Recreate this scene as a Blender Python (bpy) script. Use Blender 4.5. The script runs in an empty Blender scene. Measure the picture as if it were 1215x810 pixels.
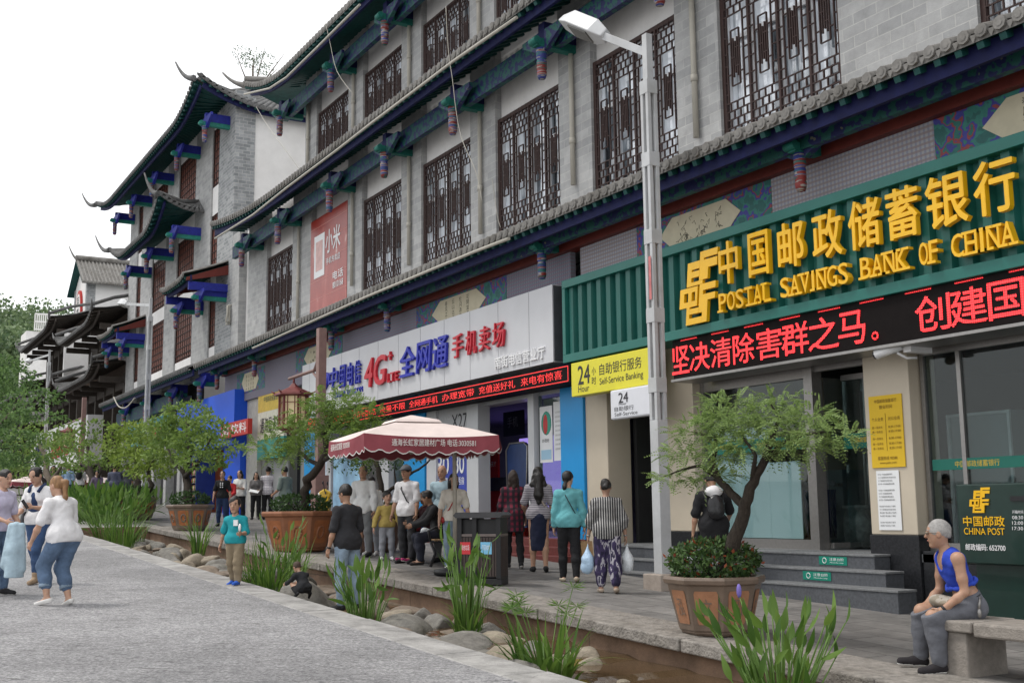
import bpy, math, random
import numpy as np
from mathutils import Vector, Matrix
random.seed(7); RNG = np.random.default_rng(7)
sc = bpy.context.scene; COL = sc.collection
rad = math.radians
# ---------------------------------------------------------------- camera
CAM = np.array([0.0, 0.0, 1.7])
F_ = np.array([-0.85368752, 0.50014771, 0.14515468])
R_ = np.array([0.50394259, 0.86365351, -0.01202045])
U_ = np.array([0.13137535, -0.06288792, 0.98933595])
cd = bpy.data.cameras.new('Camera'); cam = bpy.data.objects.new('Camera', cd); COL.objects.link(cam)
cam.matrix_world = Matrix(((R_[0], U_[0], -F_[0], CAM[0]), (R_[1], U_[1], -F_[1], CAM[1]), (R_[2], U_[2], -F_[2], CAM[2]), (0, 0, 0, 1)))
cd.sensor_width = 36; cd.sensor_fit = 'HORIZONTAL'; cd.lens = 40.0; cd.clip_start = .05; cd.clip_end = 3000
sc.camera = cam
# ---------------------------------------------------------------- sky and sun (bright overcast)
w = bpy.data.worlds.new('World'); sc.world = w; w.use_nodes = True
nt = w.node_tree; nt.nodes.clear()
out = nt.nodes.new('ShaderNodeOutputWorld'); bg = nt.nodes.new('ShaderNodeBackground')
sky = nt.nodes.new('ShaderNodeTexSky'); sky.sky_type = 'NISHITA'; sky.sun_disc = False
SUN_EL, SUN_AZ = 62, 215
sky.sun_elevation = rad(SUN_EL); sky.sun_rotation = rad(SUN_AZ)
mx = nt.nodes.new('ShaderNodeMixRGB'); mx.inputs[0].default_value = .86
mx.inputs[2].default_value = (11.9, 11.9, 11.9, 1)
nt.links.new(sky.outputs[0], mx.inputs[1]); nt.links.new(mx.outputs[0], bg.inputs[0])
bg.inputs[1].default_value = .098; nt.links.new(bg.outputs[0], out.inputs[0])
sd = bpy.data.lights.new('Sun', 'SUN'); sd.energy = 1.5; sd.angle = rad(11); sd.color = (1, .96, .9)
so = bpy.data.objects.new('Sun', sd); COL.objects.link(so)
_d = Vector((math.sin(rad(SUN_AZ)) * math.cos(rad(SUN_EL)), math.cos(rad(SUN_AZ)) * math.cos(rad(SUN_EL)), math.sin(rad(SUN_EL))))
so.rotation_euler = _d.to_track_quat('Z', 'Y').to_euler()
sc.view_settings.view_transform = 'Standard'; sc.view_settings.look = 'None'
sc.view_settings.exposure = 0.38; sc.view_settings.gamma = 1
try:
    sc.cycles.max_bounces = 8; sc.cycles.transparent_max_bounces = 16
except Exception: pass

# ---------------------------------------------------------------- measuring helpers (photo pixel -> place)
GS = .04                                   # the street climbs 4% away from the camera
def ray(px, py): return F_ + R_ * (px - 607.5) / 1350 + U_ * (405 - py) / 1350
def on_y(px, py, y): d = ray(px, py); return CAM + d * (y - CAM[1]) / d[1]
def on_x(px, py, x): d = ray(px, py); return CAM + d * (x - CAM[0]) / d[0]
def G(px, py, off=0.0):
    d = ray(px, py); t = (off - CAM[2]) / (d[2] + GS * d[0]); return CAM + d * t
def gz(x): return -GS * x
# ---------------------------------------------------------------- things, parts, labels
def tag(o, label=None, cat=None, group=None, kind=None):
    if label: o['label'] = label
    if cat: o['category'] = cat
    if group: o['group'] = group
    if kind: o['kind'] = kind
    return o
def thing(name, label, cat, loc=(0, 0, 0), rotz=0, group=None):
    o = bpy.data.objects.new(name, None); COL.objects.link(o)
    o.location = [float(c) for c in loc]; o.rotation_euler = (0, 0, rotz); o.empty_display_size = .3
    return tag(o, label, cat, group)
def root_loc(o):
    while o.parent: o = o.parent
    return np.array(o.location)
def copy_tree(o, parent=None):
    c = o.copy(); COL.objects.link(c)
    if parent: c.parent = parent
    for ch in o.children: copy_tree(ch, c)
    return c
def mesh_np(name, V, F, mats, mi=None, smooth=True):
    """V (n,3), F list/array of equal-length faces or list of lists"""
    me = bpy.data.meshes.new(name)
    V = np.asarray(V, dtype=np.float32)
    if isinstance(F, np.ndarray):
        n, k = F.shape; loops = F.ravel().astype(np.int32); starts = np.arange(n, dtype=np.int32) * k
    else:
        n = len(F); loops = np.fromiter((i for f in F for i in f), dtype=np.int32)
        ln = np.fromiter((len(f) for f in F), dtype=np.int32, count=n); starts = np.concatenate([[0], np.cumsum(ln)[:-1]]).astype(np.int32) if n else np.zeros(0, np.int32)
    me.vertices.add(len(V)); me.vertices.foreach_set('co', V.ravel())
    me.loops.add(len(loops)); me.loops.foreach_set('vertex_index', loops)
    me.polygons.add(n); me.polygons.foreach_set('loop_start', starts)
    for m in mats: me.materials.append(m)
    if mi is not None: me.polygons.foreach_set('material_index', np.asarray(mi, dtype=np.int32))
    me.update(calc_edges=True); me.validate()
    if isinstance(smooth, bool): sm = np.full(n, smooth)
    else: sm = np.asarray(smooth, dtype=bool)
    if len(me.polygons) == n: me.polygons.foreach_set('use_smooth', sm)
    return me
def link(name, me, parent=None):
    o = bpy.data.objects.new(name, me); COL.objects.link(o)
    if parent: o.parent = parent
    return o
def frame(d):
    d = np.asarray(d, float); d = d / (np.linalg.norm(d) + 1e-9)
    a = np.array([0, 0, 1.]) if abs(d[2]) < .9 else np.array([1., 0, 0])
    u = np.cross(a, d); u /= np.linalg.norm(u); return d, u, np.cross(d, u)
class MB:
    def __init__(s): s.v = []; s.f = []; s.m = []; s.s = []; s.g = []; s.n = 0
    def add(s, V, F, mi=0, smooth=False):
        b = len(s.v); s.v += [tuple(map(float, p)) for p in V]; s.g.append((b, len(s.v), len(s.f), len(s.f) + len(F)))
        for f in F: s.f.append([b + i for i in f]); s.m.append(mi); s.s.append(smooth)
        return s
    def box(s, x0, x1, y0, y1, z0, z1, mi=0):
        x0, x1 = min(x0, x1), max(x0, x1); y0, y1 = min(y0, y1), max(y0, y1); z0, z1 = min(z0, z1), max(z0, z1)
        return s.add([(x0, y0, z0), (x1, y0, z0), (x1, y1, z0), (x0, y1, z0), (x0, y0, z1), (x1, y0, z1), (x1, y1, z1), (x0, y1, z1)],
                     [(0, 3, 2, 1), (4, 5, 6, 7), (0, 1, 5, 4), (1, 2, 6, 5), (2, 3, 7, 6), (3, 0, 4, 7)], mi)
    def hexa(s, P, mi=0):
        return s.add(P, [(0, 3, 2, 1), (4, 5, 6, 7), (0, 1, 5, 4), (1, 2, 6, 5), (2, 3, 7, 6), (3, 0, 4, 7)], mi)
    def bar(s, a, b, w, h, mi=0):           # rectangular bar from a to b
        d, u, v = frame(np.subtract(b, a)); a = np.array(a, float); b = np.array(b, float)
        P = [p + u * sx * w / 2 + v * sy * h / 2 for p in (a, b) for sx, sy in ((-1, -1), (1, -1), (1, 1), (-1, 1))]
        return s.hexa(P, mi)
    def tube(s, pts, r, n=8, mi=0, smooth=True, caps=True):
        pts = [np.array(p, float) for p in pts]; k = len(pts)
        rr = [r] * k if np.isscalar(r) else list(r)
        V = []; prev = None
        for i, p in enumerate(pts):
            d = pts[min(i + 1, k - 1)] - pts[max(i - 1, 0)]
            d, u, v = frame(d)
            if prev is not None:
                u = prev - d * np.dot(prev, d); u /= (np.linalg.norm(u) + 1e-9); v = np.cross(d, u)
            prev = u
            for j in range(n):
                a = 2 * math.pi * j / n; V.append(p + rr[i] * (u * math.cos(a) + v * math.sin(a)))
        F = [(i * n + j, i * n + (j + 1) % n, (i + 1) * n + (j + 1) % n, (i + 1) * n + j) for i in range(k - 1) for j in range(n)]
        s.add(V, F, mi, smooth)
        if caps:
            b = len(s.v) - len(V)
            s.f.append([b + j for j in range(n)][::-1]); s.m.append(mi); s.s.append(False)
            s.f.append([b + (k - 1) * n + j for j in range(n)]); s.m.append(mi); s.s.append(False)
        return s
    def lathe(s, prof, c=(0, 0, 0), n=16, mi=0, smooth=True, rot=0, sx=1, sy=1):
        V = []
        for r, z in prof:
            for j in range(n):
                a = 2 * math.pi * j / n + rot; V.append((c[0] + r * math.cos(a) * sx, c[1] + r * math.sin(a) * sy, c[2] + z))
        k = len(prof)
        F = [(i * n + j, i * n + (j + 1) % n, (i + 1) * n + (j + 1) % n, (i + 1) * n + j) for i in range(k - 1) for j in range(n)]
        s.add(V, F, mi, smooth); b = len(s.v) - len(V)
        if prof[0][0] > 1e-4: s.f.append([b + j for j in range(n)][::-1]); s.m.append(mi); s.s.append(False)
        if prof[-1][0] > 1e-4: s.f.append([b + (k - 1) * n + j for j in range(n)]); s.m.append(mi); s.s.append(False)
        return s
    def prism(s, poly, y0, y1, mi=0, m=lambda x, y, z: (x, y, z)):   # polygon in xz, extruded along y (y0 front)
        n = len(poly)
        V = [m(x, y0, z) for x, z in poly] + [m(x, y1, z) for x, z in poly]
        area = sum(poly[i][0] * poly[(i + 1) % n][1] - poly[(i + 1) % n][0] * poly[i][1] for i in range(n))
        fr = list(range(n)); bk = [n + i for i in range(n)][::-1]; sd_ = [(i, n + i, n + (i + 1) % n, (i + 1) % n) for i in range(n)]
        if area < 0: fr, bk, sd_ = fr[::-1], bk[::-1], [f[::-1] for f in sd_]
        return s.add(V, [fr, bk] + [tuple(f) for f in sd_], mi)
    def ball(s, c, r, mi=0, n=10, k=7):
        r = (r, r, r) if np.isscalar(r) else r; V = [(c[0], c[1], c[2] - r[2])]
        for i in range(1, k):
            t = -math.pi / 2 + math.pi * i / k
            for j in range(n):
                a = 2 * math.pi * j / n; V.append((c[0] + r[0] * math.cos(t) * math.cos(a), c[1] + r[1] * math.cos(t) * math.sin(a), c[2] + r[2] * math.sin(t)))
        V.append((c[0], c[1], c[2] + r[2])); e = len(V) - 1
        F = [(0, 1 + (j + 1) % n, 1 + j) for j in range(n)]
        F += [(1 + i * n + j, 1 + i * n + (j + 1) % n, 1 + (i + 1) * n + (j + 1) % n, 1 + (i + 1) * n + j) for i in range(k - 2) for j in range(n)]
        F += [(1 + (k - 2) * n + j, 1 + (k - 2) * n + (j + 1) % n, e) for j in range(n)]
        return s.add(V, F, mi, True)
    def split(s, name, mats, parent=None, bevel=0):       # one object for every piece added
        r = []
        for a, b, c, d in s.g:
            p = MB(); p.v = s.v[a:b]; p.f = [[i - a for i in f] for f in s.f[c:d]]; p.m = s.m[c:d]; p.s = s.s[c:d]
            ms = list(mats) if isinstance(mats, (list, tuple)) else [mats]; ms = [ms[p.m[0]]]; p.m = [0] * len(p.m); r.append(p.build(name, ms, parent, bevel))
        return r
    def build(s, name, mats, parent=None, bevel=0, loc=None):
        if not isinstance(mats, (list, tuple)): mats = [mats]
        V = np.array(s.v, dtype=float)
        if parent is not None: V = V - root_loc(parent)
        if loc is not None: V = V - np.array(loc)
        o = link(name, mesh_np(name, V, s.f, mats, s.m, s.s), parent)
        if loc is not None: o.location = loc
        if bevel:
            b = o.modifiers.new('Bevel', 'BEVEL'); b.width = bevel; b.segments = 2; b.limit_method = 'ANGLE'; b.angle_limit = rad(40)
        return o
# ---------------------------------------------------------------- lettering
_tc = {}
def glyphs(s, bold, depth, spacing=1.0, shear=0.0):
    k = (s, bold, depth, spacing, shear)
    if k not in _tc:
        cu = bpy.data.curves.new('lettering', 'FONT'); cu.body = s; cu.size = 1; cu.extrude = .5 if depth else 0; cu.resolution_u = 3
        cu.space_character = spacing; cu.shear = shear
        ob = bpy.data.objects.new('lettering', cu); COL.objects.link(ob)
        dg = bpy.context.evaluated_depsgraph_get(); me = bpy.data.meshes.new_from_object(ob.evaluated_get(dg))
        n = len(me.vertices); V = np.zeros(n * 3, np.float32); me.vertices.foreach_get('co', V); V = V.reshape(-1, 3)
        F = [tuple(p.vertices) for p in me.polygons]
        bpy.data.objects.remove(ob); bpy.data.curves.remove(cu); bpy.data.meshes.remove(me)
        _tc[k] = (V, F)
    return _tc[k]
def text_mb(mb, s, x0, z0, x1, z1, y, depth=0.0, mi=0, bold=0.0, spacing=1.0, shear=0.0, fit=True):
    """lettering on a plane facing -y, filling the rectangle x0..x1, z0..z1; y is its front face"""
    V, F = glyphs(s, bold, depth > 0, spacing, shear)
    if not len(V): return mb
    lo = V.min(0); hi = V.max(0); sx = (x1 - x0) / max(hi[0] - lo[0], 1e-6); sz = (z1 - z0) / max(hi[1] - lo[1], 1e-6)
    W = np.zeros_like(V); W[:, 0] = x0 + (V[:, 0] - lo[0]) * sx; W[:, 2] = z0 + (V[:, 1] - lo[1]) * sz
    W[:, 1] = y + (.5 - V[:, 2]) * depth if depth > 0 else y
    e = bold * .55 * (z1 - z0); k = 0
    for dx, dz in ([(0, 0)] if bold <= 0 else [(0, 0), (e, .4 * e), (-e, -.4 * e), (.4 * e, -e), (-.4 * e, e)]):
        mb.add(W + np.array([dx, -.0007 * k, dz], np.float32), F, mi); k += 1
    return mb
# ---------------------------------------------------------------- materials
MATS = {}
def new_mat(name):
    m = bpy.data.materials.new(name); m.use_nodes = True; n = m.node_tree.nodes; l = m.node_tree.links
    return m, n, l, n['Principled BSDF']
def M(name, c, rough=.7, var=.18, scale=6, bump=0.0, metal=0, spec=.35, bscale=None, ior=None, dirt=0.0, coat=0, stretch=None, emit=None):
    """base colour with two scales of noise variation, optional bump"""
    if name in MATS: return MATS[name]
    m, n, l, b = new_mat(name)
    tc = n.new('ShaderNodeTexCoord'); vec = tc.outputs['Object']
    if stretch:
        mp = n.new('ShaderNodeMapping'); mp.inputs['Scale'].default_value = stretch; l.new(vec, mp.inputs[0]); vec = mp.outputs[0]
    b.inputs['Roughness'].default_value = rough; b.inputs['Metallic'].default_value = metal
    b.inputs['Specular IOR Level'].default_value = spec
    if ior: b.inputs['IOR'].default_value = ior
    if coat: b.inputs['Coat Weight'].default_value = coat
    if var > 0:
        t = n.new('ShaderNodeTexNoise'); t.inputs['Scale'].default_value = scale; t.inputs['Detail'].default_value = 6; t.inputs['Roughness'].default_value = .65
        l.new(vec, t.inputs[0])
        r = n.new('ShaderNodeValToRGB'); r.color_ramp.elements[0].position = .28; r.color_ramp.elements[1].position = .72
        a = 1 - var; r.color_ramp.elements[0].color = (c[0] * a, c[1] * a, c[2] * a, 1)
        z = 1 + var; r.color_ramp.elements[1].color = (min(c[0] * z, 1), min(c[1] * z, 1), min(c[2] * z, 1), 1)
        l.new(t.outputs[0], r.inputs[0]); colr = r.outputs[0]
        if dirt > 0:
            t2 = n.new('ShaderNodeTexNoise'); t2.inputs['Scale'].default_value = scale * .23; t2.inputs['Detail'].default_value = 8; l.new(vec, t2.inputs[0])
            r2 = n.new('ShaderNodeValToRGB'); r2.color_ramp.elements[0].position = .45; r2.color_ramp.elements[1].position = .75
            r2.color_ramp.elements[0].color = (1, 1, 1, 1); r2.color_ramp.elements[1].color = (1 - dirt, 1 - dirt * 1.05, 1 - dirt * 1.15, 1)
            l.new(t2.outputs[0], r2.inputs[0]); k = n.new('ShaderNodeMixRGB'); k.blend_type = 'MULTIPLY'; k.inputs[0].default_value = 1
            l.new(colr, k.inputs[1]); l.new(r2.outputs[0], k.inputs[2]); colr = k.outputs[0]
        l.new(colr, b.inputs['Base Color'])
    else: b.inputs['Base Color'].default_value = (*c, 1)
    if bump > 0:
        t = n.new('ShaderNodeTexNoise'); t.inputs['Scale'].default_value = bscale or scale * 4; t.inputs['Detail'].default_value = 5; l.new(vec, t.inputs[0])
        bp = n.new('ShaderNodeBump'); bp.inputs['Strength'].default_value = bump; bp.inputs['Distance'].default_value = .02
        l.new(t.outputs[0], bp.inputs['Height']); l.new(bp.outputs[0], b.inputs['Normal'])
    if emit: b.inputs['Emission Color'].default_value = (*emit[:3], 1); b.inputs['Emission Strength'].default_value = emit[3]
    MATS[name] = m; return m
def brick(name, c1, c2, mortar, bw=.3, bh=.1, msize=.008, bump=.3, rough=.85, wall=True, noise=.3, off=.5):
    m, n, l, b = new_mat(name); tc = n.new('ShaderNodeTexCoord')
    if wall:
        sp = n.new('ShaderNodeSeparateXYZ'); l.new(tc.outputs['Object'], sp.inputs[0]); ad = n.new('ShaderNodeMath'); l.new(sp.outputs[0], ad.inputs[0]); l.new(sp.outputs[1], ad.inputs[1])
        cb = n.new('ShaderNodeCombineXYZ'); l.new(ad.outputs[0], cb.inputs[0]); l.new(sp.outputs[2], cb.inputs[1]); vec = cb.outputs[0]
    else: vec = tc.outputs['Object']
    t = n.new('ShaderNodeTexBrick'); t.inputs['Scale'].default_value = 1; t.inputs['Brick Width'].default_value = bw; t.inputs['Row Height'].default_value = bh
    t.inputs['Mortar Size'].default_value = msize; t.inputs['Mortar Smooth'].default_value = .3; t.inputs['Bias'].default_value = 0; t.offset = off
    t.inputs['Color1'].default_value = (*c1, 1); t.inputs['Color2'].default_value = (*c2, 1); t.inputs['Mortar'].default_value = (*mortar, 1)
    ns = n.new('ShaderNodeTexNoise'); ns.inputs['Scale'].default_value = 3.1; ns.inputs['Detail'].default_value = 9; ns.inputs['Roughness'].default_value = .7; l.new(tc.outputs['Object'], ns.inputs[0])
    dv = n.new('ShaderNodeVectorMath'); dv.operation = 'MULTIPLY_ADD'; dv.inputs[1].default_value = (bh * .12,) * 3; l.new(ns.outputs[1], dv.inputs[0]); l.new(vec, dv.inputs[2]); l.new(dv.outputs[0], t.inputs[0])
    r = n.new('ShaderNodeValToRGB'); r.color_ramp.elements[0].position = .3; r.color_ramp.elements[1].position = .7
    r.color_ramp.elements[0].color = (1 - noise,) * 3 + (1,); r.color_ramp.elements[1].color = (1 + noise * .5,) * 3 + (1,)
    l.new(ns.outputs[0], r.inputs[0]); k = n.new('ShaderNodeMixRGB'); k.blend_type = 'MULTIPLY'; k.inputs[0].default_value = 1; l.new(t.outputs[0], k.inputs[1]); l.new(r.outputs[0], k.inputs[2])
    l.new(k.outputs[0], b.inputs['Base Color']); b.inputs['Roughness'].default_value = rough
    n2 = n.new('ShaderNodeTexNoise'); n2.inputs['Scale'].default_value = 45; n2.inputs['Detail'].default_value = 4; l.new(tc.outputs['Object'], n2.inputs[0])
    su = n.new('ShaderNodeMath'); su.operation = 'MULTIPLY_ADD'; su.inputs[1].default_value = -1.2; l.new(t.outputs['Fac'], su.inputs[0]); l.new(n2.outputs[0], su.inputs[2])
    bp = n.new('ShaderNodeBump'); bp.inputs['Strength'].default_value = bump; bp.inputs['Distance'].default_value = .012; l.new(su.outputs[0], bp.inputs['Height']); l.new(bp.outputs[0], b.inputs['Normal'])
    MATS[name] = m; return m
def ramp_mat(name, cols, scale=3.0, kind='voronoi', rough=.6, vec_scale=(1, 1, 1), interp='CONSTANT', bump=0):
    """painted ornament: several flat colours laid out by a texture"""
    m, n, l, b = new_mat(name); tc = n.new('ShaderNodeTexCoord'); mp = n.new('ShaderNodeMapping'); mp.inputs['Scale'].default_value = vec_scale; l.new(tc.outputs['Object'], mp.inputs[0])
    if kind == 'voronoi':
        t = n.new('ShaderNodeTexVoronoi'); t.inputs['Scale'].default_value = scale; src = t.outputs['Distance']
    elif kind == 'wave':
        t = n.new('ShaderNodeTexWave'); t.inputs['Scale'].default_value = scale; t.inputs['Distortion'].default_value = 6; t.inputs['Detail'].default_value = 1; src = t.outputs['Fac']
    else:
        t = n.new('ShaderNodeTexNoise'); t.inputs['Scale'].default_value = scale; t.inputs['Detail'].default_value = 2; src = t.outputs[0]
    l.new(mp.outputs[0], t.inputs[0]); r = n.new('ShaderNodeValToRGB'); r.color_ramp.interpolation = interp
    e = r.color_ramp.elements
    while len(e) < len(cols): e.new(.5)
    for i, (p, c) in enumerate(cols): e[i].position = p
    for i, (p, c) in enumerate(cols): e[i].color = (*c, 1)
    l.new(src, r.inputs[0])
    ns = n.new('ShaderNodeTexNoise'); ns.inputs['Scale'].default_value = 20; ns.inputs['Detail'].default_value = 5; l.new(tc.outputs['Object'], ns.inputs[0])
    r2 = n.new('ShaderNodeValToRGB'); r2.color_ramp.elements[0].color = (.6, .6, .6, 1); r2.color_ramp.elements[1].color = (1.1, 1.1, 1.1, 1); l.new(ns.outputs[0], r2.inputs[0])
    k = n.new('ShaderNodeMixRGB'); k.blend_type = 'MULTIPLY'; k.inputs[0].default_value = 1; l.new(r.outputs[0], k.inputs[1]); l.new(r2.outputs[0], k.inputs[2])
    l.new(k.outputs[0], b.inputs['Base Color']); b.inputs['Roughness'].default_value = rough
    MATS[name] = m; return m
def stripes(name, ca, cb, freq, axis=1, duty=.5, freq2=None, axis2=2, cc=None, rough=.85, wob=.15):
    """woven stripes along one axis, or a check when a second axis is given"""
    m, n, l, b = new_mat(name); tc = n.new('ShaderNodeTexCoord'); sp = n.new('ShaderNodeSeparateXYZ')
    ns = n.new('ShaderNodeTexNoise'); ns.inputs['Scale'].default_value = 6; l.new(tc.outputs['Object'], ns.inputs[0])
    dv = n.new('ShaderNodeVectorMath'); dv.operation = 'MULTIPLY_ADD'; dv.inputs[1].default_value = (wob / max(freq, 1),) * 3; l.new(ns.outputs[1], dv.inputs[0]); l.new(tc.outputs['Object'], dv.inputs[2]); l.new(dv.outputs[0], sp.inputs[0])
    def bandf(ax, fr, du):
        a = n.new('ShaderNodeMath'); a.operation = 'MULTIPLY'; a.inputs[1].default_value = fr; l.new(sp.outputs[ax], a.inputs[0])
        f = n.new('ShaderNodeMath'); f.operation = 'FRACT'; l.new(a.outputs[0], f.inputs[0])
        g = n.new('ShaderNodeMath'); g.operation = 'LESS_THAN'; g.inputs[1].default_value = du; l.new(f.outputs[0], g.inputs[0]); return g.outputs[0]
    k = n.new('ShaderNodeMixRGB'); k.inputs[1].default_value = (*ca, 1); k.inputs[2].default_value = (*cb, 1); l.new(bandf(axis, freq, duty), k.inputs[0]); o = k.outputs[0]
    if freq2:
        k2 = n.new('ShaderNodeMixRGB'); k2.inputs[2].default_value = (*(cc or cb), 1); l.new(o, k2.inputs[1])
        h = n.new('ShaderNodeMath'); h.operation = 'MULTIPLY'; h.inputs[1].default_value = .75; l.new(bandf(axis2, freq2, duty), h.inputs[0]); l.new(h.outputs[0], k2.inputs[0]); o = k2.outputs[0]
    l.new(o, b.inputs['Base Color']); b.inputs['Roughness'].default_value = rough; MATS[name] = m; return m
def leaf_mat(name, lo, hi, trans=.3):
    m, n, l, b = new_mat(name); g = n.new('ShaderNodeNewGeometry'); r = n.new('ShaderNodeValToRGB')
    r.color_ramp.elements[0].color = (*lo, 1); r.color_ramp.elements[1].color = (*hi, 1); l.new(g.outputs['Random Per Island'], r.inputs[0])
    l.new(r.outputs[0], b.inputs['Base Color']); b.inputs['Roughness'].default_value = .5; b.inputs['Specular IOR Level'].default_value = .35
    t = n.new('ShaderNodeBsdfTranslucent'); l.new(r.outputs[0], t.inputs[0]); ms = n.new('ShaderNodeMixShader'); ms.inputs[0].default_value = trans
    l.new(b.outputs[0], ms.inputs[1]); l.new(t.outputs[0], ms.inputs[2]); l.new(ms.outputs[0], n['Material Output'].inputs[0]); MATS[name] = m; return m
def glass_mat(name, tint=(.75, .82, .82), refl=1.0):
    m, n, l, b = new_mat(name); n.remove(b); tr = n.new('ShaderNodeBsdfTransparent'); tr.inputs[0].default_value = (*tint, 1)
    gl = n.new('ShaderNodeBsdfGlossy'); gl.inputs['Roughness'].default_value = .02; lw = n.new('ShaderNodeLayerWeight'); lw.inputs[0].default_value = .5; pw = n.new('ShaderNodeMath'); pw.operation = 'POWER'; pw.inputs[1].default_value = 4.0; l.new(lw.outputs['Facing'], pw.inputs[0]); fr = n.new('ShaderNodeMath'); fr.operation = 'MULTIPLY_ADD'; fr.inputs[1].default_value = .9; fr.inputs[2].default_value = .035; l.new(pw.outputs[0], fr.inputs[0])
    mm = n.new('ShaderNodeMath'); mm.operation = 'MULTIPLY'; mm.inputs[1].default_value = refl; l.new(fr.outputs[0], mm.inputs[0])
    ms = n.new('ShaderNodeMixShader'); l.new(mm.outputs[0], ms.inputs[0]); l.new(tr.outputs[0], ms.inputs[1]); l.new(gl.outputs[0], ms.inputs[2]); l.new(ms.outputs[0], n['Material Output'].inputs[0]); MATS[name] = m; return m
def led_mat(name, c, strength=2.2, pitch=.025):
    m, n, l, b = new_mat(name); tc = n.new('ShaderNodeTexCoord'); sp = n.new('ShaderNodeSeparateXYZ'); l.new(tc.outputs['Object'], sp.inputs[0]); o = None
    for ax in (0, 2):
        a = n.new('ShaderNodeMath'); a.operation = 'MULTIPLY'; a.inputs[1].default_value = 1 / pitch; l.new(sp.outputs[ax], a.inputs[0])
        f = n.new('ShaderNodeMath'); f.operation = 'FRACT'; l.new(a.outputs[0], f.inputs[0]); g = n.new('ShaderNodeMath'); g.operation = 'LESS_THAN'; g.inputs[1].default_value = .72; l.new(f.outputs[0], g.inputs[0])
        if o is None: o = g.outputs[0]
        else:
            k = n.new('ShaderNodeMath'); k.operation = 'MULTIPLY'; l.new(o, k.inputs[0]); l.new(g.outputs[0], k.inputs[1]); o = k.outputs[0]
    k = n.new('ShaderNodeMath'); k.operation = 'MULTIPLY_ADD'; k.inputs[1].default_value = strength; k.inputs[2].default_value = .08; l.new(o, k.inputs[0])
    b.inputs['Base Color'].default_value = (.02, .005, .005, 1); b.inputs['Emission Color'].default_value = (*c, 1); l.new(k.outputs[0], b.inputs['Emission Strength']); MATS[name] = m; return m
BRK = brick('grey_brick', (.30, .305, .307), (.395, .397, .395), (.425, .423, .412), bw=.42, bh=.17, msize=.009, bump=.25, noise=.22)
BRKS = brick('small_grey_brick', (.20, .215, .225), (.34, .35, .36), (.4, .4, .39), bw=.3, bh=.13, msize=.012, bump=.3, noise=.25)
SETT = brick('granite_setts', (.27, .268, .275), (.42, .418, .425), (.2, .197, .2), bw=.3, bh=.12, msize=.012, bump=.95, noise=.34, wall=False, rough=.75)
SLAB = brick('stone_slabs', (.15, .143, .136), (.205, .195, .185), (.07, .067, .064), bw=.9, bh=.45, msize=.01, bump=.45, noise=.4, wall=False, rough=.8)
KERB = brick('kerb_stone', (.30, .29, .28), (.36, .35, .335), (.2, .19, .185), bw=1.15, bh=3.0, msize=.006, bump=.9, noise=.5, wall=False)
WALLSTONE = brick('canal_wall_stone', (.20, .125, .082), (.25, .16, .105), (.13, .085, .06), bw=2.4, bh=.6, msize=.012, bump=.4, noise=.45)
WHITE = M('white_plaster', (.72, .71, .70), .9, .05, 3, dirt=.1)
OFFW = M('greyish_plaster', (.70, .69, .68), .9, .08, 3, dirt=.12)
TILE = M('grey_roof_tile', (.185, .178, .168), .85, .35, 5, bump=.3, dirt=.3)
TILE_D = M('dark_roof_tile', (.13, .13, .13), .85, .35, 5, bump=.3, dirt=.3)
RED = M('dark_red_timber', (.13, .022, .016), .6, .2, 5)
REDP = M('bright_red_paint', (.42, .03, .025), .5, .15, 9)
BLUE = M('ultramarine_paint', (.014, .022, .24), .55, .3, 9)
NAVY = M('navy_paint', (.008, .011, .06), .7, .35, 6, spec=.25)
GREEN = M('jade_paint', (.02, .20, .16), .55, .3, 9)
DGREEN = M('dark_jade_paint', (.008, .062, .058), .6, .35, 7)
LATT = M('lattice_timber', (.04, .02, .017), .6, .25, 9)
LATB = M('brown_shutter_timber', (.13, .042, .028), .55, .2, 9)
ALU = M('pale_window_frame', (.72, .73, .75), .5, .05)
ORN = ramp_mat('painted_beam', [(0, (.02, .17, .14)), (.22, (.03, .03, .30)), (.42, (.012, .016, .09)), (.6, (.25, .03, .03)), (.68, (.012, .03, .12)), (.85, (.02, .13, .12))], 2.6, 'voronoi')
ORNV = ramp_mat('carved_board', [(0, (.008, .05, .05)), (.3, (.012, .10, .085)), (.5, (.012, .016, .10)), (.7, (.02, .13, .10)), (.72, (.2, .18, .14))], 8, 'noise')
POSTM = ramp_mat('banded_post_paint', [(0, (.015, .13, .11)), (.38, (.03, .04, .22)), (.47, (.3, .28, .25)), (.51, (.22, .02, .018)), (.6, (.02, .11, .1)), (.68, (.2, .2, .22))], 5, 'noise', vec_scale=(.25, .25, 3.2))
CART = ramp_mat('floral_paint', [(0, (.02, .13, .12)), (.40, (.03, .2, .17)), (.47, (.05, .05, .30)), (.53, (.28, .05, .06)), (.57, (.02, .16, .14)), (.63, (.04, .05, .28))], 4.2, 'noise')
FRIEZE = stripes('patterned_frieze', (.34, .345, .36), (.25, .255, .32), 14, 0, .45, 14, 2, (.26, .2, .2))
FRIEZEB = stripes('blue_patterned_frieze', (.20, .23, .26), (.13, .15, .21), 14, 0, .5, 14, 2, (.22, .15, .2))
CREAM = M('cream_panel', (.55, .50, .37), .8, .08, 5)
INK = M('brush_ink', (.05, .05, .045), .8, 0)
BEIGE = M('beige_stone_cladding', (.52, .455, .36), .45, .06, 2)
BLKST = M('black_granite', (.022, .023, .026), .25, .4, 30)
STEPST = M('dark_granite', (.085, .09, .1), .38, .3, 25)
STEPTOP = M('step_tread_granite', (.17, .175, .18), .5, .25, 25)
GLASS = glass_mat('shop_glass'); DARKIN = M('dark_room_wall', (.028, .028, .028), .9, .2, 2)
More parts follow.
